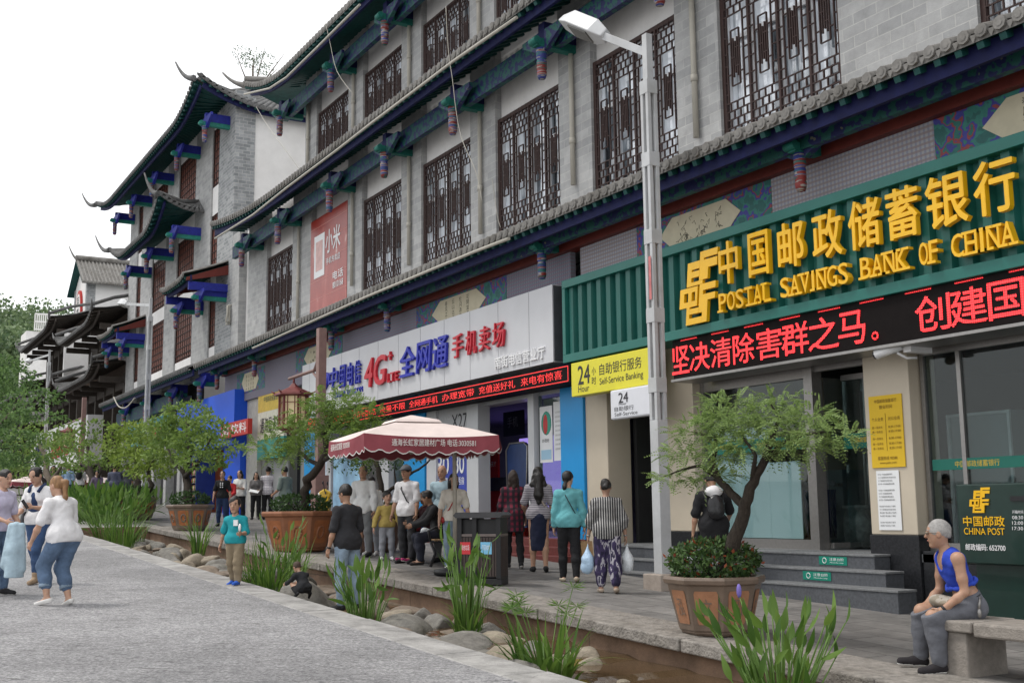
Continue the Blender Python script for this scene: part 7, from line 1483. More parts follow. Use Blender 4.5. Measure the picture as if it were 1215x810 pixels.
    if bottom:
        pr = [torso[0], ell(wa - td * .03 * h, (.055 * h * q, .074 * h * q, .06 * h), B, .04 * h)]; ln = bottom.get('len', .95); lo_ = bottom.get('loose', 1.0)
        if bottom.get('skirt'):
            kz = P_ + np.array([0, 0, -1]) * bottom['skirt'] * h; kc = (J['kn', 1] + J['kn', -1]) / 2; e_ = np.array([kc[0] * .6, 0, kz[2]]); pr += [cone(P_ - td * .03 * h, e_, .085 * h * q, bottom.get('flare', .085) * h, .04 * h)]; cuts = [(e_ + [0, 0, .0], (0, 0, -1.))]
        else:
            cuts = []
            for s in (1, -1):
                hip, kn, an = J['hip', s], J['kn', s], J['an', s]; pr += [cone(hip, kn, .056 * h * q, .039 * h * lo_ * (.5 + .5 * q), .03 * h)]; f2 = max(0, min(1, ln * 2 - 1)); e_ = kn + (an - kn) * f2; mk = kn * .62 + an * .38 - np.array([.008 * h, 0, 0]) if f2 > .5 else kn * .6 + e_ * .4; e_ = e_ - np.array([.006 * h, 0, 0]) * (f2 < .9)
                if f2 > 0: pr += [cone(kn, mk, .038 * h * lo_ * (.5 + .5 * q), max(.0365 * lo_, .0350) * h * (.5 + .5 * q), .02 * h), cone(mk, e_, max(.0365 * lo_, .0350) * h * (.5 + .5 * q), max(.0275 * h * lo_, (.040 - .014 * f2) * h * (.5 + .5 * q) if f2 < .9 else .0245 * h), .02 * h)]
        cuts = cuts + [(wa + td * bottom.get('rise', .0) * h, td)]; kid('skirt' if bottom.get('skirt') else 'trousers', pr, bottom['m'], .0075, cuts, (), None, .0021)
    if shoes:
        for s in (1, -1):
            an, fd, hl_ = J['an', s], J['fd', s], J['heel', s]; shd = an - J['kn', s]; shd /= np.linalg.norm(shd); dn = shd - fd * (fd @ shd); dn /= np.linalg.norm(dn)
            pr = [cone(hl_ - dn * .002 * h, an + shd * .02 * h + fd * .10 * h, .0235 * h, .0185 * h, .012 * h), cone(an + shd * .004 * h, an + fd * .035 * h + shd * .012 * h, .0225 * h, .021 * h, .012 * h)]
            if shoes.get('boot'): pr += [cone(an - shd * .045 * h, an, .027 * h, .025 * h, .01 * h)]
            so_ = kid('shoe', pr, shoes['m'], .002, [(hl_ + dn * .0235 * h, dn)] + ([] if shoes.get('boot') else [(an - shd * (.012 if not shoes.get('low') else -.008) * h, -shd)]), (), vox * .7)
            if shoes.get('sole') and so_:
                Vk, Fk = sdf_mesh([cone(hl_, an + shd * .02 * h + fd * .102 * h, .0255 * h, .0205 * h, .012 * h)], vox * .7, [(hl_ + dn * .0262 * h, dn), (hl_ + dn * .0145 * h, -dn)]); link('sole', mesh_np('sole', Vk, Fk, [shoes['sole']], None, True), so_)
    e3 = lambda f, l, u, r: ell(hp_(f, l, u), np.array(r) * h * hs, HB, .012 * h)
    facecut = [ell(hp_(.062, 0, -.03), np.array((.056, .044, .058)) * h * hs, HB)]
    if hair and hair != 'bald':
        pr = [e3(-.006, 0, .017, (.0605, .0505, .0615))]; sb = list(facecut); cuts = []
        if hair in ('short', 'crop'): sb += [ell(hp_(.0, 0, -.072), np.array((.08, .08, .062)) * h * hs, HB)]; pr = [e3(-.005, 0, .018, (.0605, .0505, .0615) if hair == "crop" else (.062, .0515, .065))]
        if hair == 'thin': sb += [ell(hp_(.0, 0, -.072), np.array((.08, .08, .058)) * h * hs, HB)]; pr = [e3(-.006, 0, .014, (.0605, .05, .0605))]
        if hair in ('pony', 'bun', 'tail'): sb += [ell(hp_(.012, 0, -.075), np.array((.07, .08, .062)) * h * hs, HB)]
        if hair == 'bob': pr += [e3(-.018, 0, -.022, (.05, .056, .055))]
        if hair == 'pony': pr += [cone(hp_(-.055, 0, .03), hp_(-.085, 0, .01), .017 * h, .022 * h, .01), cone(hp_(-.085, 0, .01), hp_(-.075, 0, -.10), .022 * h, .019 * h, .02), cone(hp_(-.075, 0, -.10), hp_(-.06, 0, -.175), .019 * h, .007 * h, .02)]
        if hair == 'tail': pr += [cone(hp_(-.04, 0, -.03), hp_(-.06, .01, -.08), .02 * h, .02 * h, .02), cone(hp_(-.06, .01, -.08), hp_(-.045, .03, -.16), .02 * h, .01 * h, .02)]
        if hair == 'bun': pr += [e3(-.062, 0, .0, (.026, .028, .028))]
        if hair == 'long': pr += [e3(-.02, 0, -.02, (.054, .056, .06)), cone(hp_(-.04, 0, -.03), N_ - ts * .062 * h - td * .10 * h, .045 * h, .05 * h, .03), cone(N_ - ts * .062 * h - td * .1 * h, N_ - ts * .065 * h - td * .17 * h, .045 * h, .026 * h, .03), cone(hp_(-.02, .04, -.03), N_ + Y_ * .055 * h - ts * .03 * h, .024 * h, .03 * h, .02), cone(hp_(-.02, -.04, -.03), N_ - Y_ * .055 * h - ts * .03 * h, .024 * h, .03 * h, .02)]
        if hair == 'shoulder': pr += [e3(-.02, 0, -.02, (.054, .058, .062)), cone(hp_(-.02, .038, -.03), hp_(-.025, .045, -.095), .024 * h, .02 * h, .02), cone(hp_(-.02, -.038, -.03), hp_(-.025, -.045, -.095), .024 * h, .02 * h, .02), cone(hp_(-.04, 0, -.03), hp_(-.04, 0, -.10), .036 * h, .032 * h, .02)]
        kid('hair', pr, hm, 0, cuts, sb, max(.0075, vox * .65), .0028)
    if hatm:
        kid('cap', [e3(-.004, 0, .024, (.066, .056, .058)), cone(hp_(.05, -.014, .03), hp_(.1, -.006, .022), .018 * h, .012 * h, .02), cone(hp_(.05, .014, .03), hp_(.1, .006, .022), .018 * h, .012 * h, .02)], hatm, 0, [(hp_(0, 0, .022), -hu)], (), .008)
    Rz = Matrix.Rotation(rad(face), 4, 'Z'); o.location = [float(v) for v in loc]; o.rotation_euler = (0, 0, rad(face))
    J['N'], J['P'], J['td'], J['ts'], J['HC'], J['hp'], J['h'], J['ch'], J['wa'] = N_, P_, td, ts, HC, hp_, h, ch, wa
    def W2(p): v = Rz @ Vector([float(c) for c in p]); return np.array(v) + np.array(loc)
    J['world'] = W2
    if extra: extra(o, J)
    return o, J
# ---------------------------------------------------------------- who stands where
def at(px, py, top_py, off=0.0, y=None):
    l = G(px, py, off) if y is None else np.array([on_y(px, py, y)[0], y, gz(on_y(px, py, y)[0]) + off]); dp = (l - CAM) @ F_; return l, (py - top_py) * dp / 1350 / .985
T_ = lambda n, c, sl=.42, **k: dict(m=cloth(n, c), sleeve=sl, **k)
WTEE = (.70, .69, .70); JEAN = (.10, .155, .25); SK_F = (.45, .27, .19); SK_M = (.36, .205, .135)
BLK = cloth('black_cloth', (.014, .014, .016)); DENIM = M('washed_denim', JEAN, .9, .35, 5, bump=.5, bscale=25, dirt=.25); NDEN = M('dark_denim', (.025, .045, .11), .9, .35, 5, bump=.5, bscale=25); PDEN = M('pale_denim', (.22, .29, .37), .9, .3, 5, bump=.5, bscale=25)
SH_W = dict(m=cloth('white_trainer', (.72, .71, .69), .06), sole=M('white_sole', (.7, .69, .67), .6, .05)); SH_B = dict(m=cloth('black_shoe', (.018, .018, .02)), sole=M('white_sole', (.7, .69, .67))); SH_P = dict(m=cloth('black_shoe', (.018, .018, .02)))
def free(name, label, cat, V, F, mat, group=None, smooth=True):
    c = V.mean(0); o = link(name, mesh_np(name, V - c, F, [mat], None, smooth)); o.location = [float(v) for v in c]; return tag(o, label, cat, group)
PLAS = M('thin_white_plastic', (.62, .65, .68), .35, .15, 12, bump=.6, bscale=25); PLAB = M('pale_blue_plastic', (.38, .52, .68), .35, .15, 12, bump=.6, bscale=25)
def bag(label, hand, s=.16, mat=PLAS, name='plastic_bag'):
    p = np.array(hand) - [0, 0, .03]; pr = [ell(p - [0, 0, s * 1.45], (s * .62, s * .42, s * .8), None, .04), cone(p - [0, 0, s * .2], p - [0, 0, s * .95], .018, s * .5, .05), ell(p - [s * .2, .03, s * 1.75], (s * .4, s * .3, s * .4), None, .04), cone(p + [0, .01, .03], p - [0, 0, s * .3], .008, .016, .02)]
    V, F = sdf_mesh(pr, .011); return free(name, label, 'bag', V, F, mat)
def hnd(J, s, f=.07): return J['wr', s] + J['hd', s] * f * J['h']
def on_body(o, J, name, mat, prims, cuts=(), h=.012): V, F = sdf_mesh(prims, h, cuts); return link(name, mesh_np(name, V, F, [mat], None, True), o)
def watch(s, mat=None):
    def f(o, J): d = J['hd', s]; w_ = J['wr', s] - d * .008 * J['h']; MBs = MB(); MBs.tube([w_ - d * .011, w_ + d * .011], .0185 * J['h'], 12); me = MBs; V = np.array(me.v); link('wristwatch', mesh_np('wristwatch', V, me.f, [mat or BLACKM], None, me.s), o)
    return f
def strap_pts(J, s, r=.105, up=.02):   # diagonal strap from shoulder to the other hip, front and back
    N_, P_, ts, td, h = J['N'], J['P'], J['ts'], J['td'], J['h']; a = N_ + np.array([0, s * .055 * h, -.002 * h]) + td * .018 * h; b = P_ + np.array([0, -s * .105 * h, .03 * h]); 
    return [a, J['ch'] + ts * .085 * h + np.array([0, s * .02 * h, .01 * h]), J['wa'] + ts * .075 * h + np.array([0, -s * .05 * h, 0]), b, J['wa'] - ts * .07 * h + np.array([0, -s * .05 * h, 0]), J['ch'] - ts * .08 * h + np.array([0, s * .02 * h, .01 * h]), a]
def shoulder_bag(label, s, mat, size=.11, strapm=None):
    def f(o, J):
        pts = [J['world'](p) for p in strap_pts(J, s)]; b = J['world'](J['P'] + np.array([.02, -s * .13 * J['h'], .0])); r = thing('shoulder_bag', label, 'bag', b); V, F = sdf_mesh([ell(b - [0, 0, .03], (size, size * .6, size * .72), None, .02)], .01); link('pouch', mesh_np('pouch', V - b, F, [mat], None, True), r); MB().tube(pts, .011, 6).build('strap', strapm or BLACKM, r)
    return f
# the three women on the street
l, _ = at(-4, 706, 572)
def denim_jacket(o, J):
    p = J['world'](hnd(J, -1)); d = np.array([.504, .864, 0]) ; c_ = p + [.05, .05, -.02]
    V, F = sdf_mesh([cone(c_, c_ - [0, 0, .3], .05, .10, .05), cone(c_ - [0, 0, .3], c_ - [.0, 0, .66], .10, .12, .05), cone(c_ + d * .08, c_ + d * .1 - [0, 0, .55], .035, .05, .04), cone(c_ - d * .07, c_ - d * .12 - [0, 0, .5], .035, .06, .04)], .014, [(c_ - [0, 0, .66], (0, 0, -1.))]); free('jacket', 'pale blue denim jacket hanging over the arm of the woman at the left edge', 'jacket', V, F, M('pale_blue_cloth', (.36, .47, .54), .9, .15, 6, bump=.8, bscale=14))
person('woman in a lavender tee at the left edge carrying a denim jacket over her arm', l, 35, 1.6, 1.0, T_('lavender_tee', (.50, .47, .60), .4, loose=1.1), dict(m=DENIM, loose=1.0), SH_B, 'tail', None, SK_F, 'stand', 0, (0, 8), ((5, 8, 40, 0), (10, 6, 72, -6)), None, .011, fem=True, extra=denim_jacket)
l, H = at(42, 692, 557)
def bib(o, J):
    ch, ts, td, h, N_, P_ = J['ch'], J['ts'], J['td'], J['h'], J['N'], J['P']
    on_body(o, J, 'dungaree_bib', NDEN, [ell(ch + ts * .022 * h - td * .012 * h, (.066 * h, .066 * h, .075 * h), None, .03), ell(J['wa'] + ts * .0 * h, (.072 * h, .088 * h, .08 * h), None, .03)], [(ch + td * .045 * h, td), (P_ + ts * -.01 * h, -ts)])
    for s in (1, -1): m_ = MB(); m_.tube([ch + ts * .082 * h + td * .04 * h + np.array([0, s * .045 * h, 0]), N_ + ts * .045 * h + np.array([0, s * .055 * h, .0]), N_ + np.array([0, s * .055 * h, .022 * h]), N_ - ts * .06 * h + np.array([0, s * .04 * h, -.03 * h]), J['ch'] - ts * .085 * h], .014 * h, 6); link('strap', mesh_np('strap', np.array(m_.v), m_.f, [NDEN], None, True), o)
    p = J['world'](hnd(J, 1)); q = MB(); q.box(-.035, .035, -.006, .006, -.07, .07); ph = q.build('mobile_phone', BLACKM); ph.location = [float(v) for v in p + [.02, -.01, .03]]; ph.rotation_euler = (.5, .3, rad(-31)); tag(ph, 'black mobile phone in the hand of the woman in dungarees', 'phone')
    b = J['world'](J['P'] + np.array([-.02, -.15 * h, .02])); r = thing('shoulder_bag', 'dark shoulder bag on the hip of the woman in dungarees', 'bag', b); V, F = sdf_mesh([ell(b, (.09, .05, .11), None, .02)], .01); link('pouch', mesh_np('pouch', V - b, F, [M('dark_leather', (.03, .03, .035), .5)], None, True), r); MB().tube([b, J['world'](N_ + np.array([.02, -.07 * h, .022 * h]))], .012, 6).build('strap', BLACKM, r)
person('woman in navy dungarees and white tee holding a phone, in tan boots', l, -42, H, 1.0, T_('white_tee', WTEE, .45, loose=1.15), dict(m=M('mid_denim', (.045, .085, .18), .9, .35, 5, bump=.5, bscale=25, dirt=.2), len=.86, loose=.92), dict(m=cloth('tan_boot', (.33, .24, .16)), boot=True), 'tail', None, SK_F, 'walk', 2, (-8, 24), ((12, 8, 98, -25), (8, 14, 72, -20)), ((16, -4, -4), (-6, -30, 0)), .011, fem=True, extra=bib)
l, H = at(73, 718, 578)
def cuffs(o, J):
    for s in (1, -1):
        kn, an = J['kn', s], J['an', s]; p = kn + (an - kn) * .62; d = (an - kn) / np.linalg.norm(an - kn); m_ = MB(); m_.tube([p - d * .03, p + d * .012], .0475 * J['h'], 14); link('trouser_cuff', mesh_np('trouser_cuff', np.array(m_.v), m_.f, [PDEN], None, m_.s), o)
person('stocky woman in white tee and rolled jeans with a fair ponytail seen from behind', l, 212, 1.62, 1.2, T_('white_tee', WTEE, .42, loose=1.12, hem=.05), dict(m=DENIM, len=.80, loose=1.12), dict(m=SH_W['m'], sole=SH_W['sole'], low=True), 'pony', BROWNH, SK_F, 'stand', 13, (4, 8), ((16, 12, 30, 2), (2, 8, 20, -4)), ((36, -14, 1), (24, -22, 1)), .0115, fem=True, extra=cuffs)
# boy, toddler
l, H = at(278, 694, 590)
def ice(o, J):
    q = J['ch'] + J['ts'] * .078 * J['h'] + np.array([0, .05 * J['h'], .01]); m_ = MB(); m_.box(q[0] - .004, q[0] + .012, q[1] - .035, q[1] + .035, q[2] - .045, q[2] + .04); link('pocket', mesh_np('pocket', np.array(m_.v), m_.f, [PAPER], None, False), o)
    p = J['world'](hnd(J, 1, .06)); r = thing('ice_lolly', 'white ice lolly in the hand of the boy in the teal shirt', 'ice lolly', p); MB().tube([p - [0, 0, .05], p + [0, 0, .04]], .006, 6).build('stick', WOOD, r); m_ = MB(); m_.ball(p + [0, 0, .09], (.028, .02, .055)); m_.build('ice', PAPER, r)
person('boy in a teal tee and khaki trousers walking on the kerb with an ice lolly', l, -48, H, 1.02, T_('teal_tee', (.015, .27, .31), .45, loose=1.25), dict(m=cloth('khaki_cotton', (.24, .19, .125)), loose=1.2), dict(m=cloth('blue_trainer', (.03, .11, .5)), sole=SH_W['sole']), 'crop', None, (.40, .235, .16), 'walk', 0, (12, 6), ((8, 14, 88, 10), (-8, 20, 2, 14)), ((10, 2, 2), (-6, -16, 2)), .010, child=True, extra=ice)
l = np.array([on_y(356, 704, 5.36)[0], 5.42, 0]); l[2] = gz(l[0]) - .02
person('toddler in black squatting at the edge of the canal', l, -165, .80, 1.1, T_('black_jersey', (.018, .019, .022), .9), dict(m=BLK), SH_P, 'crop', M('cropped_brown_hair', (.06, .04, .03), .8, .3, 40), (.40, .235, .16), 'squat', 28, (0, 22), ((50, 6, 70, 0), (55, 6, 75, 0)), None, .009, child=True)
# man with charcoal shirt standing in the canal
l = np.array([on_y(412, 712, 6.35)[0], 6.35, 0]); l[2] = gz(l[0]) - .34
def cm(o, J):
    watch(1)(o, J); bag('thin white plastic bag in the hand of the man in the charcoal tee', J['world'](hnd(J, -1)), .13)
    on_body(o, J, 'spectacles', BLACKM, [cone(J['hp'](.052, .05, .006), J['hp'](.0, .052, .006), .003, .003, .002), cone(J['hp'](.056, .012, .004), J['hp'](.05, .04, .004), .006, .006, .002), cone(J['hp'](.056, -.012, .004), J['hp'](.05, -.04, .004), .006, .006, .002)], (), .004)
person('man in a charcoal tee standing among the canal stones with a white bag', l, 200, 1.76, 1.06, T_('charcoal_tee', (.03, .03, .034), .45, loose=1.2, hem=.06), dict(m=PDEN, loose=1.08), SH_P, 'short', None, SK_M, 'stand', 2, (5, 6), ((4, 9, 14, 6), (0, 10, 8, 4)), None, .0115, extra=cm)
# the two on the bench
bl_ = np.array(bench_loc); ba = rad(-12)
for o in bpy.data.objects:
    if o.name == 'park_bench': o.rotation_euler = (0, 0, ba)
def bpos(x, y): return bl_ + [x * math.cos(ba) - y * math.sin(ba), x * math.sin(ba) + y * math.cos(ba), 0]
def bundle(o, J):
    p = J['world'](J['kn', 1] * .4 + J['kn', -1] * .6 + np.array([-.12, 0, .12])); V, F = sdf_mesh([ell(p, (.13, .11, .10), None, .03), ell(p + [.06, .05, .06], (.08, .08, .07), None, .03)], .012); free('cloth_bundle', 'bright blue and red bundled cloth bag on the lap of the woman in sunglasses', 'bag', V, F, ramp_mat('bundle_cloth', [(0, (.05, .2, .6)), (.45, (.4, .04, .06)), (.6, (.02, .25, .2)), (.75, (.35, .5, .65))], 6, 'noise'))
    on_body(o, J, 'sunglasses', BLACKM, [ell(J['hp'](.055, s * .02, .006), (.008, .022, .016), None, .002) for s in (1, -1)] + [cone(J['hp'](.05, s * .036, .008), J['hp'](0, s * .05, .008), .003, .003, .002) for s in (1, -1)], (), .004)
person('woman in sunglasses and maroon top sitting on the far end of the bench', bpos(-.5, .3), -92, 1.56, 1.12, T_('dark_maroon_top', (.045, .012, .018), .9), dict(m=cloth('charcoal_trousers', (.03, .03, .035)), loose=1.2), dict(m=cloth('magenta_slipper', (.4, .03, .14)), sole=SH_W['sole'], low=True), 'bun', None, (.25, .14, .09), 'sit', 8, (38, 5), ((40, 10, 80, -20), (40, 10, 80, -20)), ((80, 10, 6), (82, 5, 6)), .012, fem=True, extra=bundle, seat=.46)
def lap(o, J):
    p = J['world']((J['kn', 1] + J['kn', -1]) / 2 + np.array([-.14, 0, .10])); V, F = sdf_mesh([ell(p, (.11, .09, .07), None, .03), ell(p + [.04, -.05, .03], (.06, .06, .05), None, .03)], .012); free('plastic_bag', 'crumpled white bag on the lap of the person in the black jacket', 'bag', V, F, PLAS)
person('person in a black jacket and dark trousers sitting on the near side of the bench', bpos(.2, .3), -106, 1.6, 1.12, T_('black_jacket', (.017, .017, .019), .95, loose=1.25, hem=.05), dict(m=cloth('dark_blue_trousers', (.02, .022, .035)), loose=1.2), dict(m=cloth('black_sandal', (.02, .018, .018)), low=True), 'short', None, (.30, .17, .11), 'sit', 16, (-25, 12), ((34, 8, 74, -18), (34, 8, 74, -18)), ((78, -2, 6), (80, -10, 6)), .012, extra=lap, seat=.46)
# behind the bench
l, H = at(483, 668, 556)
person('man in a grey cap and white tee with a black cross body strap', l, -60, H * 1.0, 1.02, T_('white_tee', WTEE, .45, loose=1.2, hem=.06), dict(m=cloth('dark_grey_trousers', (.035, .036, .04))), SH_P, 'short', None, SK_M, 'stand', 0, (0, 4), ((5, 10, 15, 5), (5, 10, 18, 5)), None, .013, extra=shoulder_bag('small black cross body bag on the man in the grey cap', -1, BLACKM, .07), hatm=cloth('grey_cap', (.10, .105, .115)))
l, H = at(459, 664, 583)
person('small boy in a mustard yellow jumper beside the dark forked tree', l, -20, H, 1.0, T_('mustard_jumper', (.40, .30, .09), .92, loose=1.2), dict(m=cloth('light_grey_trousers', (.28, .29, .32)), loose=1.1), SH_W, 'crop', None, (.45, .27, .19), 'stand', 0, (15, 0), ((6, 22, 14, 10), (6, 22, 14, 10)), None, .012, child=True)
l, H = at(526, 667, 556)
person('bald man in a pale blue tee behind the woman with the red bag', l, -55, H, 1.08, T_('pale_blue_tee', (.34, .46, .52), .45, loose=1.2, hem=.06), dict(m=cloth('mid_grey_trousers', (.14, .145, .15))), SH_P, 'bald', None, (.38, .22, .15), 'stand', 0, (5, 5), vox=.013)
l, H = at(539, 676, 566)
person('woman in a cream top and pale jeans with a small red bag at her waist', l, -28, H, 1.05, T_('cream_top', (.66, .62, .55), .42, loose=1.15), dict(m=PDEN), SH_W, 'shoulder', None, SK_F, 'stand', 0, (20, 2), ((8, 14, 14, 6), (8, 14, 14, 6)), None, .013, fem=True, extra=shoulder_bag('small red shoulder bag worn by the woman in the cream top', 1, M('red_leather', (.35, .03, .03), .45), .085, M('red_leather', (.35, .03, .03), .45)))
l, H = at(431, 660, 556)
person('older man in a white shirt partly hidden by the forked tree trunk', l, -50, H, 1.05, T_('white_shirt', (.58, .58, .58), .9, loose=1.2, hem=.07), dict(m=cloth('mid_grey_trousers', (.14, .145, .15))), SH_P, 'thin', M('dark_grey_hair', (.07, .065, .06), .7, .3, 40), SK_M, 'stand', 0, (10, 4), vox=.0135)
l, H = at(441, 658, 569)
person('woman in a white knitted top behind the dark forked tree', l, -45, H, 1.0, T_('white_knit', (.63, .61, .58), .8, loose=1.2, hem=.08), dict(m=cloth('light_grey_trousers', (.28, .29, .32))), SH_W, 'tail', None, SK_F, 'stand', 0, (0, 6), vox=.0135, fem=True)
# women walking away
l, H = at(610, 674, 562)
PLAID = stripes('red_black_check', (.17, .012, .035), (.018, .012, .02), 11, 1, .5, 10, 2, (.02, .012, .02), wob=.3)
person('woman in a long red and black checked shirt and black leggings walking away', l, 158, H, 1.0, dict(m=PLAID, sleeve=.82, loose=1.3, hem=.17, long=True), dict(m=BLK, loose=.86), SH_B, 'shoulder', M('dark_brown_hair', (.03, .018, .014), .5, .4, 50, bump=.5), SK_F, 'walk', 1, (10, 0), ((8, 10, 50, 0), (5, 10, 20, 4)), ((10, -2, 1), (-6, -20, 1)), .0125, fem=True)
l, H = at(640, 678, 558)
STR_T = stripes('grey_striped_jersey', (.36, .34, .36), (.11, .10, .13), 34, 2, .45)
person('woman with very long black hair in a striped tee and navy skirt', l, 152, H, 1.02, dict(m=STR_T, sleeve=.42, loose=1.15, hem=.04), dict(m=cloth('navy_skirt', (.012, .016, .04)), skirt=.34, flare=.075), SH_P, 'long', None, (.40, .23, .16), 'stand', 2, (8, 6), ((8, 16, 62, -10), (5, 10, 14, 4)), ((7, -4, 1), (-4, -12, 1)), .0125, fem=True, extra=shoulder_bag('beige shoulder bag of the woman with very long hair', 1, M('beige_leather', (.4, .34, .27), .6), .1, M('beige_leather', (.4, .34, .27), .6)))
l, H = at(676, 690, 563)
def kraft(o, J):
    p = J['world'](hnd(J, -1)); r = thing('paper_bag', 'brown paper carrier bag carried by the woman in turquoise', 'bag', p - [0, 0, .45]); m_ = MB(); m_.hexa([p + np.array(v) for v in ((-.09, -.10, -.44), (.09, -.10, -.44), (.09, .10, -.44), (-.09, .10, -.44), (-.03, -.11, -.1), (.03, -.11, -.1), (.03, .11, -.1), (-.03, .11, -.1))]); m_.build('body', M('kraft_paper', (.36, .23, .12), .85, .1, 9), r, bevel=.004)
    for s in (-.03, .03): MB().tube([p + [s, -.05, -.1], p + [0, -.02, 0], p + [0, .02, 0], p + [s, .05, -.1]], .005, 5).build('handle', M('kraft_paper', (.36, .23, .12)), r)
    MB().tube([J['world'](q) for q in strap_pts(J, 1)], .006, 5).build('strap', M('dark_leather', (.03, .03, .035), .5), r) if False else None
    MBs = MB(); MBs.tube(strap_pts(J, 1), .007, 5); link('bag_strap', mesh_np('bag_strap', np.array(MBs.v), MBs.f, [BLACKM], None, True), o)
person('woman in a turquoise cardigan and black trousers walking away with a paper bag', l, 150, H, 1.0, T_('turquoise_knit', (.12, .36, .39), .92, loose=1.1, hem=.05), dict(m=BLK, len=.97, loose=1.0), dict(m=cloth('beige_heel', (.5, .43, .33)), low=True), 'tail', None, SK_F, 'walk', 1, (-25, 0), ((2, 9, 10, 4), (0, 11, 8, 6)), ((9, -1, 1), (-5, -14, 1)), .0115, fem=True, extra=kraft)
l, H = at(722, 703, 573)
STR_V = stripes('black_white_pinstripe', (.024, .024, .027), (.42, .41, .40), 30, 1, .36, wob=.25); PATT = ramp_mat('purple_white_print', [(0, (.02, .016, .05)), (.45, (.05, .035, .1)), (.56, (.45, .43, .48)), (.64, (.03, .025, .06))], 9, 'noise', .9, (1.6, 1.6, .55))
def two_bags(o, J):
    bag('pale blue plastic bag in the left hand of the woman in stripes', J['world'](hnd(J, 1)), .17, PLAB); bag('clear plastic shopping bag in the right hand of the woman in stripes', J['world'](hnd(J, -1)), .17, PLAS); watch(-1, STEEL)(o, J); watch(1, STEEL)(o, J)
person('older woman in a striped blouse and patterned trousers walking away with two bags', l, 149, H, 1.12, dict(m=STR_V, sleeve=.68, loose=1.4, hem=.07), dict(m=PATT, len=.9, loose=1.35), dict(m=cloth('beige_sandal', (.42, .34, .27)), low=True), 'bun', HAIRM, (.34, .2, .14), 'walk', 2, (0, 2), ((2, 15, 8, 8), (0, 15, 6, 8)), ((7, -2, 1), (-5, -13, 1)), .011, fem=True, extra=two_bags)
# backpack person before the bank
l = G(850, 702); H = 1.66
def pack(o, J):
    b = J['world'](J['ch'] - J['ts'] * .115 * J['h'] - J['td'] * .05 * J['h']); B_ = np.stack([[math.cos(rad(152)), math.sin(rad(152)), 0], [-math.sin(rad(152)), math.cos(rad(152)), 0], [0, 0, 1.]]); r = thing('backpack', 'small shiny black backpack on the person facing the bank', 'backpack', b); V, F = sdf_mesh([ell(b, (.075, .125, .175), B_, .02), ell(b - [0, 0, .08], (.085, .11, .09), B_, .04)], .011); link('body', mesh_np('body', V - b, F, [M('patent_black', (.02, .02, .022), .18, .3, 9, bump=.3)], None, True), r)
    for s in (1, -1): MB().tube([J['world'](q) for q in (J['ch'] - J['ts'] * .09 * J['h'] + np.array([0, s * .05 * J['h'], -.06 * J['h']]), J['ch'] - J['ts'] * .075 * J['h'] + np.array([0, s * .07 * J['h'], .02]), J['sp', s] * .8 + J['N'] * .2 + np.array([-.03, 0, .05]), J['sp', s] * .8 + J['N'] * .2 + np.array([.06, 0, .01]))], .014, 6).build('strap', BLACKM, r)
    c_ = J['world'](J['N'] - J['ts'] * .05 * J['h'] + np.array([0, 0, -.0])); V, F = sdf_mesh([ell(c_ + [0, 0, .0], (.115, .135, .08), None, .03), cone(c_ + B_[0] * -.03, c_ + B_[0] * -.09 - [0, 0, .1], .08, .045, .03)], .011); free('towel', 'white towel over the shoulders of the person with the backpack', 'towel', V, F, cloth('white_tee', WTEE)); bag('white carrier bag in the left hand of the person with the backpack', J['world'](hnd(J, 1)), .12)
person('person in a black tee with a backpack facing the bank behind the bonsai tree', l, 152, H, 1.1, dict(m=BLK, sleeve=.45, loose=1.3, hem=.10), dict(m=BLK), SH_P, 'short', None, SK_M, 'stand', 2, (0, 20), ((2, 13, 8, 8), (30, 16, 70, 10)), None, .012, extra=pack)
